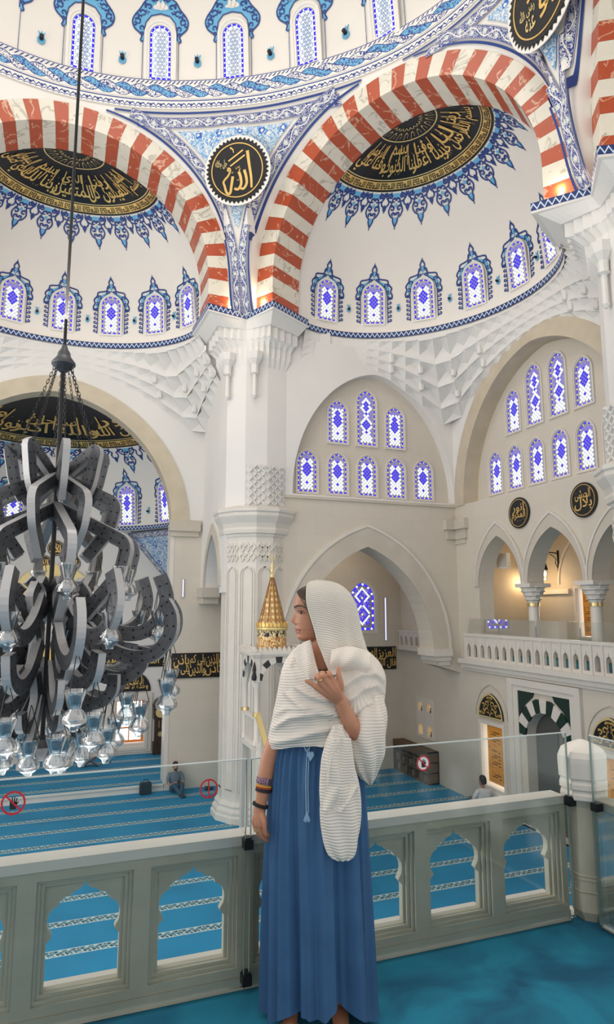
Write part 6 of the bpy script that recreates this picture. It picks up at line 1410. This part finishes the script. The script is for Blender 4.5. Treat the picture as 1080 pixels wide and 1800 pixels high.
# --- head surface
PRO = [(1.484, -.066), (1.489, -.083), (1.496, -.093), (1.503, -.0965), (1.512, -.0935), (1.519, -.0965), (1.525, -.0995), (1.530, -.0965), (1.5345, -.1025), (1.540, -.1015), (1.548, -.0985), (1.56, -.0960), (1.575, -.0940), (1.595, -.0955), (1.610, -.0985), (1.6185, -.1010), (1.630, -.1065), (1.645, -.1060), (1.660, -.1035), (1.676, -.0985), (1.690, -.0905), (1.705, -.073), (1.717, -.048), (1.724, -.02)]
HWD = [(1.484, .022), (1.492, .036), (1.503, .046), (1.52, .053), (1.545, .060), (1.575, .066), (1.60, .069), (1.63, .072), (1.66, .071), (1.685, .063), (1.705, .048), (1.717, .030), (1.724, .012)]
BCK = [(1.484, .0), (1.50, .035), (1.53, .07), (1.57, .092), (1.62, .102), (1.66, .096), (1.69, .078), (1.71, .05), (1.724, .012)]
NOS = [(1.54, 0), (1.552, .002), (1.557, .010), (1.563, .020), (1.570, .0265), (1.576, .0262), (1.585, .0205), (1.595, .0145), (1.606, .0085), (1.615, .004), (1.622, .002), (1.63, 0)]
NSG = [(1.55, .0135), (1.565, .0130), (1.58, .0095), (1.61, .0080)]
def hpt(a, z, off=0.0):
    """a: angle from the face front (0) towards the camera side (-90 = near cheek)"""
    xf, xb, w = smooth_interp(PRO, z), smooth_interp(BCK, z), smooth_interp(HWD, z); xc = lerp(xf, xb, .52); c, s_ = math.cos(R(a)), math.sin(R(a))
    y = (w+off)*math.copysign(abs(s_)**.92, s_)
    x = xc - (xc-xf+off)*abs(c)**.80 if c > 0 else xc + (xb-xc+off)*abs(c)**.9
    if c > 0:
        x -= smooth_interp(NOS, z) * math.exp(-(y/interp(NSG, z))**2)
        x += .0075*math.exp(-((abs(y)-.031)/.013)**2 - ((z-1.607)/.011)**2) - .004*math.exp(-((abs(y)-.034)/.018)**2 - ((z-1.566)/.018)**2) - .003*math.exp(-((abs(y)-.03)/.02)**2 - ((z-1.632)/.008)**2)
    return Vector((x, y, z))
def hx(x, z, off=0.0):
    """near-side surface point with a given x"""
    lo, hi = -120.0, -2.0
    for _ in range(26):
        mid = (lo+hi)/2
        if hpt(mid, z).x > x: lo = mid
        else: hi = mid
    return hpt((lo+hi)/2, z, off)
b = MB(); nz, na = 110, 120
angs = [180*math.copysign(abs(t)**1.5, t) for t in [(-1 + 2*i/na) for i in range(na)]]
b.loft([[hpt(a, lerp(1.4845, 1.7235, j/nz)) for a in angs] for j in range(nz+1)])
# neck, chest
limb(b, [(.030, .005, 1.58), (.022, .0, 1.50), (.022, .0, 1.43), (.02, .0, 1.37)], [.050, .048, .052, .066], 20)
b.loft([ellring(.03, .01, z, rx, ry) for z, rx, ry in ((1.10, .12, .085), (1.25, .13, .09), (1.34, .14, .085), (1.385, .12, .07), (1.41, .075, .06))])
# image-left arm hanging, hand relaxed
limb(b, [(-.10, .0, 1.36), (-.125, .0, 1.24), (-.160, -.02, 1.12), (-.200, -.04, 1.03), (-.222, -.055, .93), (-.236, -.065, .845), (-.243, -.068, .81)], [.048, .042, .036, .034, .031, .024, .026], 16)
kn = [(-.262, -.078, .775), (-.251, -.086, .765), (-.238, -.088, .762), (-.226, -.082, .768)]
for k, (x, y, z) in enumerate(kn):
    limb(b, [(-.243, -.068, .825), ((x-.243)/2, (y-.07)/2-.002, .80), (x, y, z)], [.017, .0155, .0125], 12)
    L = (.056, .066, .068, .058)[k]; limb(b, [(x, y, z), (x+.004, y+.002, z-L*.42), (x+.016, y+.010, z-L*.75), (x+.028, y+.022, z-L*.95)], [.0105, .0095, .0085, .0075], 10)
limb(b, [(-.236, -.075, .815), (-.222, -.098, .785), (-.218, -.102, .755), (-.214, -.098, .732)], [.013, .0125, .010, .0085], 10)
# other arm bent, hand holding the scarf at the chest
limb(b, [(.17, .0, 1.36), (.20, -.04, 1.23), (.195, -.10, 1.11), (.135, -.185, 1.155), (.100, -.205, 1.225), (.085, -.212, 1.262)], [.05, .045, .042, .036, .0285, .027], 16)
kn = [(-.015, -.230, 1.322), (.002, -.243, 1.340), (.022, -.248, 1.350), (.046, -.244, 1.351)]
for (x, y, z) in kn: limb(b, [(.083, -.212, 1.262), ((x+.083)/2+.004, (y-.215)/2-.004, (z+1.262)/2), (x, y, z)], [.022, .0205, .0135], 12)
limb(b, [kn[0], (-.034, -.228, 1.332), (-.053, -.222, 1.342)], [.0105, .009, .0072], 10)
for k in (1, 2, 3):
    x, y, z = kn[k]; limb(b, [(x, y, z), (x-.006, y-.006, z+.018), (x-.012, y+.018, z+.024), (x-.014, y+.040, z+.006)], [.0112, .0102, .0092, .0085], 10)
limb(b, [(.076, -.220, 1.285), (.082, -.238, 1.325), (.076, -.242, 1.362), (.072, -.236, 1.392)], [.0175, .0135, .0115, .0085], 12)
# legs and feet
for sg, fx, fy in ((1, .075, -.04), (-1, -.125, .0)): limb(b, [(.0+sg*.06, .01, 1.12), (.0+sg*.07, .0, .90), (.0+sg*.08, -.01, .52), (fx-.008, fy+.06, .12)], [.07, .065, .05, .038], 14)
for fx, fy in ((.075, -.04), (-.125, .0)):
    limb(b, [(fx-.01, fy+.06, .12), (fx, fy+.05, .05), (fx+.006, fy+.0, .035), (fx+.01, fy-.07, .022)], [.036, .034, .034, .026], 12)
    for k in range(5): limb(b, [(fx-.022+.014*k, fy-.06, .02), (fx-.026+.016*k, fy-.105+.004*abs(k-1), .012)], [.011, .009], 8, 3)
body = remesh(b.build('body', SKIN, WP), .0027, 5)
# eye, lid, brow, lips, nostril on the near side
b = MB(); c = hx(-.076, 1.6065, -.009); b.lathe([(.0118*math.sin(PI*i/8)+1e-4, -.0118*math.cos(PI*i/8)) for i in range(9)], 16, c); b.build('eyeball', EYEW, WP, smooth=60)
b = MB(); q = c + Vector((-.0085, -.0078, .0)); b.lathe([(.0052*math.sin(PI*i/6)+1e-4, -.0052*math.cos(PI*i/6)) for i in range(7)], 12, q); b.build('iris', IRIS, WP, smooth=60)
def surf_strip(name, pts, ws, m, off=.0015):
    b = MB(); U, D = [], []
    for (x, z), w in zip(pts, ws): U.append(hx(x, z+w, off)); D.append(hx(x, z-w, off))
    b.band(U, D); return b.build(name, m, WP, smooth=60)
def cpath(pts, n=5): return [(p.x, p.y) for p in crom([(x, z, 0) for x, z in pts], n)]
surf_strip('eyebrow', cpath([(-.103, 1.628), (-.088, 1.6355), (-.070, 1.6335), (-.050, 1.6225)]), [lerp(.0046, .0014, i/15) for i in range(16)], BROW, .0022)
surf_strip('upper_lash', cpath([(-.0865, 1.6075), (-.078, 1.6135), (-.066, 1.611), (-.056, 1.6035)]), [.0016]*16, BROW, .003)
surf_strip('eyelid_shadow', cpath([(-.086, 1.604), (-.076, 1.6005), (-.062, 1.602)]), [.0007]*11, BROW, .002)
surf_strip('upper_lip', cpath([(-.1035, 1.5345), (-.0945, 1.535), (-.083, 1.5315), (-.076, 1.530)]), [lerp(.0040, .0006, i/15) for i in range(16)], LIP, .0016)
surf_strip('lower_lip', cpath([(-.1, 1.5255), (-.093, 1.5245), (-.084, 1.5265), (-.077, 1.5285)]), [lerp(.0040, .0006, i/15) for i in range(16)], LIP, .0016)
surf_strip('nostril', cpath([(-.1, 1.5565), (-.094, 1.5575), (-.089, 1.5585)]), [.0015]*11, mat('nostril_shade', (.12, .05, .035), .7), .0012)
# --- hair under the veil
HE = [(1.455, .012), (1.50, -.006), (1.55, -.026), (1.60, -.044), (1.635, -.056), (1.662, -.074), (1.682, -.088), (1.697, -.092), (1.712, -.072), (1.724, -.045), (1.731, -.01)]
b = MB(); nz = 40
def hairp(u, v):
    z = lerp(1.455, 1.731, v); xe = smooth_interp(HE, z); w = smooth_interp([(1.455, .062), (1.50, .066), (1.56, .073), (1.63, .078), (1.66, .076), (1.685, .068), (1.706, .053), (1.72, .033), (1.731, .010)], z); a = lerp(-90, 90, u); xb = .112 if z < 1.66 else lerp(.112, .03, ((z-1.66)/.071)**2)
    r = 1 + .025*math.sin(u*60 + z*30)*.6; return Vector((xe + (xb-xe)*math.cos(R(a))**.75 if abs(a) < 89.99 else xe, w*r*math.copysign(abs(math.sin(R(a)))**.8, a), z))
b.grid(hairp, 44, nz); b.build('hair', HAIR, WP, smooth=60)
for k, (p, r) in enumerate(((( (-.088, -.040, 1.690), (-.060, -.068, 1.655), (-.034, -.078, 1.60), (-.012, -.076, 1.545), (.004, -.072, 1.49)), .010), (((-.082, -.035, 1.700), (-.045, -.070, 1.665), (-.018, -.082, 1.60), (.004, -.080, 1.54), (.014, -.074, 1.48)), .012), (((-.030, -.079, 1.575), (-.016, -.080, 1.545), (-.013, -.077, 1.52), (-.002, -.074, 1.495)), .007))):
    b = MB(); limb(b, p, [r*.5] + [r]*(len(p)-2) + [r*.5], 8, 6); b.build('hair_lock', HAIR, WP, smooth=60)
# --- veil over the head
VE = [(1.36, .075), (1.40, .056), (1.424, .046), (1.48, .024), (1.55, .006), (1.60, -.008), (1.647, -.020), (1.69, -.025), (1.72, -.027), (1.741, -.022), (1.7455, .0)]
VB = [(1.36, .235), (1.40, .222), (1.453, .197), (1.525, .178), (1.59, .172), (1.647, .160), (1.69, .138), (1.715, .113), (1.732, .085), (1.741, .055), (1.7455, .02)]
VW = [(1.36, .150), (1.40, .125), (1.453, .105), (1.525, .094), (1.60, .091), (1.65, .088), (1.69, .077), (1.715, .060), (1.732, .040), (1.741, .022), (1.7455, .006)]
def veilp(u, v):
    z = lerp(1.36, 1.7455, v**.8); a = lerp(-96, 96, u); xe, xb, w = smooth_interp(VE, z), smooth_interp(VB, z), smooth_interp(VW, z)
    f = max(0, min(1, (1.70-z)/.22)); amp = .009*f*math.sin(u*34 + 5*(1.7-z)) + .010*f*math.sin(u*16+1.0); c = math.cos(R(a)); s_ = math.sin(R(a))
    return Vector((xe + (xb-xe)*math.copysign(abs(c)**.8, c) + amp*max(0, c), (w + amp)*math.copysign(abs(s_)**.85, s_), z))
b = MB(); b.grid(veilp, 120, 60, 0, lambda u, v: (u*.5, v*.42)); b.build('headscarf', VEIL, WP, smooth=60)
b = MB(); b.tube([veilp(0, v/24) for v in range(25)], .0022, 6); b.build('scarf_hem', SCARF, WP, smooth=60)
# --- shawl wrapped round the shoulders and chest
SLx = [(.93, -.21), (1.045, -.215), (1.08, -.216), (1.15, -.203), (1.26, -.184), (1.34, -.168), (1.40, -.148), (1.44, -.118), (1.475, -.085)]
SRx = [(.93, .218), (.98, .238), (1.05, .258), (1.10, .266), (1.15, .270), (1.22, .279), (1.30, .286), (1.35, .284), (1.40, .262), (1.44, .222), (1.475, .170)]
SDy = [(.93, .13), (1.045, .150), (1.15, .170), (1.26, .178), (1.35, .160), (1.40, .135), (1.44, .108), (1.475, .088)]
RIDGE = [(((-.105, 1.44), (-.122, 1.38), (-.088, 1.312), (-.03, 1.280), (.04, 1.262)), .024, .013), (((-.155, 1.37), (-.138, 1.285), (-.07, 1.238), (.05, 1.228)), .018, .014), (((-.20, 1.135), (-.11, 1.192), (0, 1.212), (.06, 1.205)), .024, .014), (((-.21, 1.080), (-.1, 1.108), (0, 1.142), (.07, 1.165)), .020, .016), (((-.19, 1.19), (-.13, 1.225), (-.05, 1.222)), .012, .012),
    (((.055, 1.405), (.14, 1.412), (.21, 1.385), (.27, 1.335)), .022, .016), (((.085, 1.315), (.16, 1.362), (.225, 1.36), (.28, 1.31)), .018, .013), (((.105, 1.262), (.17, 1.305), (.23, 1.318), (.285, 1.27)), .020, .013), (((.12, 1.21), (.18, 1.245), (.27, 1.245)), .022, .014), (((.125, 1.165), (.19, 1.18), (.27, 1.175)), .018, .014), (((.14, 1.12), (.2, 1.06), (.235, 1.0)), .018, .014), (((.20, 1.13), (.245, 1.08), (.25, 1.02)), .016, .012), (((.0, 1.07), (.05, 1.11), (.085, 1.17)), .014, .010)]
def seg2(x, z, p, q):
    vx, vz = q[0]-p[0], q[1]-p[1]; t = max(0, min(1, ((x-p[0])*vx + (z-p[1])*vz)/(vx*vx+vz*vz))); return math.hypot(x-p[0]-t*vx, z-p[1]-t*vz)
def shawl_uv(u, v):
    p = shawlp(u, v); k = max(0, min(1, (p.x-.04)/.1))*max(0, min(1, (p.z-1.18)/.1)); return (p.x, p.z - p.x*lerp(.12, .85, k) + .25*max(0, -.02-p.x)*(p.z-1.2))
def shawlp(u, v):
    a = 2*PI*u; ca, sa = math.cos(a), math.sin(a)          # sa < 0 faces the camera
    front = max(0, -sa); xx = ca
    zb = 1.062 + .012*math.sin(a*3+.5) + .02*front*(1 if ca > 0 else .4) - .115*max(0, min(1, (ca-.35)/.4))
    dip = .145*math.exp(-((ca+.10)/.27)**2) * front**2
    zt = 1.472 - dip - .030*max(0, ca)
    z = lerp(zb, zt, v); xl, xr, d = smooth_interp(SLx, z), smooth_interp(SRx, z), smooth_interp(SDy, z); cx = (xl+xr)/2; rx = (xr-xl)/2
    # drawn-up folds between shoulder, hem and the holding hand
    px = cx + rx*ca; sw = 0.0
    if front > 0:
        for ridge, amp, wd in RIDGE:
            dd = min(seg2(px, z, ridge[k], ridge[k+1]) for k in range(len(ridge)-1)); sw += amp*math.exp(-(dd/wd)**2)
        sw = (sw - .006)*min(1, front*1.8)
    sw += .006*math.sin(a*9 + z*16)*(1-front) + .0035*math.sin(px*60 + z*45)*front
    rx += sw*.35 - .004; d += sw
    p = .88; return Vector((cx + rx*math.copysign(abs(ca)**p, ca), -.01 + d*math.copysign(abs(sa)**p, sa), z))
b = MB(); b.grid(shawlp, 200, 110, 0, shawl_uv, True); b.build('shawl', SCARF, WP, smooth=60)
# folded lapel beside the neck, left of the throat
def lapel(u, v):
    z = lerp(1.495, 1.335, v); x0 = lerp(-.080, -.030, v); x1 = lerp(-.036, .004, v); w = lerp(.03, .05, math.sin(PI*v)); t = u
    return Vector((lerp(x0-.03, x1, t), -.082 - .045*math.sin(PI*t) - .085*v + .035*v*v*v - .007*math.sin(t*9+v*5), z - .05*(1-t)*(1-v) + .010*math.sin(PI*t)))
b = MB(); b.grid(lapel, 24, 30, 0, lambda u, v: (u*.1, v*.2)); b.build('shawl_lapel', SCARF, WP, smooth=60)
def lapel2(u, v):
    z = lerp(1.455, 1.33, v); x0 = lerp(.050, .030, v); return Vector((lerp(x0, x0+.16, u), -.100 - .045*math.sin(PI*(.15+.75*u)) - .045*math.sin(PI*min(1, v*1.1)) + .03*v*v - .008*math.sin(u*12+v*4), z - .01*u + .02*math.sin(PI*u)))
b = MB(); b.grid(lapel2, 30, 24, 0, lambda u, v: (u*.2, v*.2)); b.build('shawl_fold', SCARF, WP, smooth=60)
# sleeve drape under the bent arm
def ringloft(name, rows, n=48, fold=.008, fq=7, m=None, tw=0.0, uvs=.5):
    Zs = [r[0] for r in rows]; 
    def fn(u, v):
        z = lerp(Zs[0], Zs[-1], v); f = lambda k: smooth_interp(sorted([(r[0], r[k]) for r in rows]), z); x0, x1, yc, d = f(1), f(2), f(3), f(4); a = 2*PI*u
        k = 1 + fold/max(.02, (x1-x0)/2)*math.sin(a*fq + z*22 + tw); return Vector(((x0+x1)/2 + (x1-x0)/2*math.cos(a)*min(1.02, k), yc + (d + fold*math.sin(a*fq+z*22+tw))*math.sin(a), z))
    b = MB(); b.grid(fn, n*2, 44, 0, lambda u, v: (u*uvs, v*abs(Zs[0]-Zs[-1])), True); return b.build(name, m or SCARF, WP, smooth=60)
ringloft('sleeve_drape', [(1.275, .165, .262, -.085, .055), (1.20, .122, .276, -.108, .088), (1.12, .104, .270, -.120, .098), (1.05, .115, .262, -.125, .085), (.99, .138, .240, -.12, .062), (.95, .165, .224, -.115, .035), (.927, .195, .212, -.115, .010)], 48, .009, 6)
ringloft('hanging_end', [(1.175, .052, .102, -.200, .020), (1.12, .028, .118, -.205, .028), (1.05, .008, .130, -.208, .030), (.96, .0, .150, -.210, .030), (.88, -.003, .158, -.210, .028), (.80, .004, .155, -.210, .026), (.74, .014, .146, -.210, .022), (.70, .028, .136, -.210, .018), (.683, .046, .124, -.210, .012), (.674, .066, .108, -.210, .004)], 48, .006, 5, None, 1.0)
b = MB(); b.grid(lambda u, v: Vector((lerp(lerp(.045, .010, v), lerp(.12, .158, v) if v < .62 else lerp(.15, .085, (v-.62)/.38), u), -.238 - .008*math.sin(u*9+v*6), lerp(1.13, lerp(.865, .86, u), v))), 24, 30, 0, lambda u, v: (u*.12, v*.3)); b.build('end_flap', SCARF, WP, smooth=60)
# camisole edge with white stitches
b = MB(); b.loft([ellring(.03, -.005, z, rx, ry) for z, rx, ry in ((1.10, .125, .090), (1.25, .135, .095), (1.335, .140, .093), (1.372, .122, .083))], 0, False); b.build('black_top', mat('black_knit', (.012, .012, .016), .8), WP, smooth=60)
b = MB(); b.tube([(.03+.122*math.cos(R(a)), -.012+.083*math.sin(R(a)), 1.366) for a in range(200, 341, 10)], .0022, 5); b.build('neckline_stitch', mat('stitch', (.5, .42, .42), .8), WP)
# --- skirt
KL = [(.01, -.232), (.07, -.229), (.35, -.226), (.67, -.219), (.92, -.203), (1.02, -.190), (1.11, -.168)]; KR = [(.01, .246), (.07, .241), (.35, .228), (.67, .209), (.92, .192), (1.02, .182), (1.11, .160)]; KD = [(.01, .185), (.35, .18), (.67, .17), (.92, .15), (1.02, .14), (1.11, .12)]
def skirtp(u, v):
    a = 2*PI*u; ca, sa = math.cos(a), math.sin(a); hem = .022 + .095*max(0, -sa)**1.5 + .040*math.exp(-((ca-.32)/.20)**2)*max(0, -sa) + .007*math.sin(a*5)
    z = lerp(1.115, hem, v); xl, xr, d = smooth_interp(KL, z), smooth_interp(KR, z), smooth_interp(KD, z); k = min(1, v*1.15)
    g = math.sin(a*13 + .6*math.sin(a*3) + .4) ; h = math.sin(a*37 + 1.3*math.sin(a*2)); fold = .0075*h*(1-k)**1.6*min(1, v*14) + (.020*k**.7)*(abs(g)**.7*math.copysign(1, g))*.75 + .007*k*math.sin(a*29+2) + .024*k**.8*math.sin(a*8 + 1.1*math.sin(a*2+.7) + 2.2)
    if v < .015: fold = 0
    cx, rx = (xl+xr)/2, (xr-xl)/2 - .026*k; return Vector((cx + (rx+fold)*ca, -.0 + (d+fold)*sa, z))
b = MB(); b.grid(skirtp, 420, 60, 0, None, True); b.build('skirt', DENIM, WP, smooth=70)
b = MB(); 
for x in (-.048, -.040): b.tube(crom([(x, -.135, 1.10), (x-.002, -.150, 1.04), (x-.006, -.168, .95), (x-.004, -.185, .84)], 5), .0022, 6)
b.tube(crom([(-.048, -.137, 1.10), (-.062, -.146, 1.085), (-.050, -.150, 1.06), (-.036, -.146, 1.085), (-.044, -.139, 1.10)], 5), .0022, 6); b.build('drawstring', CORD, WP)
b = MB(); b.prism(Fr((-.036, -.158, 1.055), (1, 0, 0), (0, 1, 0)), [(0, -.03), (.014, -.008), (.012, .004), (.004, .008), (0, .002), (-.004, .008), (-.012, .004), (-.014, -.008)], -.002, .002); b.build('heart_tag', CORD, WP)
b = MB()
for k in range(7): b.tube([(-.050, -.188, .845), (-.062+.004*k, -.192, .812-.003*(k % 3))], .0022, 5)
b.build('tassel', CORD, WP)
# --- bracelets and rings
def cuff(name, c, d, r0, h, m, n=20):
    b = MB(); d = Vector(d).normalized(); x = d.cross(Vector((0, 1, 0))).normalized(); y = d.cross(x)
    b.loft([[Vector(c) + d*(t*h) + (x*math.cos(2*PI*i/n) + y*math.sin(2*PI*i/n))*(r0+e) for i in range(n)] for t, e in ((-.5, 0), (-.4, .003), (.4, .003), (.5, 0))]); return b.build(name, m, WP, smooth=50)
dn = (-.16, -.14, -1)
cuff('woven_bracelet', (-.2225, -.0555, .927), dn, .0325, .026, pattern('woven_band', (.25, .10, .14), lambda u, v, w, t: [((((u+v)*170).frac()-.5).abs().lt(.2) * ((w*120).frac()-.5).abs().lt(.3), (.5, .42, .5)), (((u-v)*120).frac().gt(.6), (.06, .05, .08))], .8, 'Object'))
cuff('yellow_bracelet', (-.2255, -.0580, .906), dn, .0305, .007, mat('yellow_thread', (.55, .30, .02), .8)); cuff('red_bracelet', (-.2262, -.0586, .899), dn, .0303, .007, mat('red_thread', (.30, .03, .03), .8))
cuff('black_bracelet', (-.2275, -.0596, .889), dn, .0305, .012, mat('black_thread', (.015, .014, .014), .8)); cuff('hair_tie', (-.2385, -.066, .834), (-.3, -.1, -1), .0305, .013, mat('hair_tie', (.012, .012, .013), .9))
cuff('gold_ring', (-.250, -.084, .744), (.1, .05, -1), .0108, .006, BRASS, 14); cuff('gold_ring', (-.001, -.247, 1.349), (-.3, -.1, 1), .0125, .004, BRASS, 14)
# ------------------------------------------------------------------ the two seated men
def seated(loc, rz, label, shirt, pants, hair, phone=True, beard=True):
    root = empty('person', loc, label, 'person', rz=rz)          # faces local -y
    b = MB(); b.loft([ellring(0, y, z, rx, ry, 20) for z, y, rx, ry in ((.04, .0, .17, .13), (.14, .0, .175, .13), (.30, .015, .165, .115), (.44, .02, .19, .115), (.53, .02, .20, .10), (.575, .015, .13, .08), (.60, .01, .07, .065))])
    for sg in (1, -1): limb(b, [(sg*.17, .02, .53), (sg*.225, -.02, .42), (sg*.235, -.07, .32)], [.065, .058, .05], 10)
    remesh(b.build('shirt', shirt, root), .012, 4)
    b = MB()
    for sg in (1, -1): limb(b, [(sg*.09, -.02, .10), (sg*.13, -.22, .22), (sg*.12, -.34, .27), (sg*.06, -.48, .16), (sg*-.02, -.60, .07)], [.095, .085, .07, .06, .05], 12)
    remesh(b.build('trousers', pants, root), .012, 3)
    b = MB(); b.loft([ellring(0, y, z, rx, ry, 20) for z, y, rx, ry in ((.645, -.03, .03, .035), (.665, -.03, .055, .07), (.71, -.02, .070, .088), (.77, -.01, .077, .097), (.83, -.0, .074, .092), (.87, .0, .055, .068), (.888, .0, .02, .025))])
    limb(b, [(0, .01, .56), (0, .0, .63), (0, -.01, .70)], [.055, .052, .05], 12); limb(b, [(0, -.10, .765), (0, -.122, .745), (0, -.110, .733)], [.010, .014, .010], 8, 3)
    for sg in (1, -1):
        limb(b, [(sg*.235, -.06, .33), (sg*.20, -.16, .27), (sg*.08, -.27, .33), (sg*.05, -.30, .345)], [.042, .036, .027, .03], 10); limb(b, [(sg*.078, .0, .755), (sg*.088, .01, .775)], [.012, .016], 6, 2)
        for k in range(4): limb(b, [(sg*.05, -.30, .345), (sg*(.025-.002*k), -.325, .335+.014*k), (sg*-.005, -.335, .338+.014*k)], [.013, .0105, .008], 6, 3)
        limb(b, [(sg*.06, -.29, .36), (sg*.035, -.315, .39)], [.012, .009], 6, 2)
    remesh(b.build('body', SKIN2, root), .006, 4)
    b = MB(); b.loft([ellring(0, y, z, rx, ry, 20) for z, y, rx, ry in ((.70, .055, .066, .052), (.77, .035, .081, .075), (.82, .012, .082, .095), (.86, .004, .070, .085), (.892, .0, .045, .055), (.90, .0, .01, .012))]); b.build('hair', hair, root, smooth=60)
    if beard: b = MB(); b.loft([ellring(0, -.035, z, rx, ry, 16) for z, rx, ry in ((.640, .028, .034), (.665, .058, .074), (.695, .067, .080))]); b.build('beard', hair, root, smooth=60)
    for sg in (1, -1): b = MB(); limb(b, [(sg*-.02, -.60, .06), (sg*-.03+.02, -.68, .05), (sg*-.04+.03, -.78, .04)], [.05, .045, .035], 10, 4); b.build('shoe', SBLK, root, smooth=60)
    if phone: b = MB(); b.box((-.045, -.352, .335), (.045, -.342, .41)); b.build('phone', SBLK, root)
    return root
HAIRD = mat('dark_hair', (.012, .010, .009), .6)
seated((3.50, 20.92, 0), R(8), 'man in grey shirt and jeans sitting on the carpet with a phone', mat('grey_blue_shirt', (.13, .16, .20), .85), mat('dark_jeans', (.03, .06, .10), .85), HAIRD)
M2_ = seated((11.1, 15.85, 0), R(183), 'man in white shirt sitting with his back to the gallery', mat('white_shirt', (.62, .62, .63), .85), mat('grey_trousers', (.12, .12, .13), .85), HAIRD, False, False); M2_.scale = (1.12, 1.12, 1.12)
root = empty('bag', (2.62, 20.95, 0), 'black bag standing on the carpet beside the seated man', 'bag', rz=.15); b = MB(); b.loft([[(x*s_, y*s_, z) for x, y in ((-.17, -.08), (.17, -.08), (.17, .08), (-.17, .08))] for z, s_ in ((.001, .9), (.05, 1), (.30, .98), (.36, .85))]); b.build('body', mat('bag_black', (.010, .010, .014), .7), root)
b = MB(); b.tube([(-.08, 0, .35), (-.06, 0, .43), (.06, 0, .43), (.08, 0, .35)], .012, 6); b.build('handle', SBLK, root)
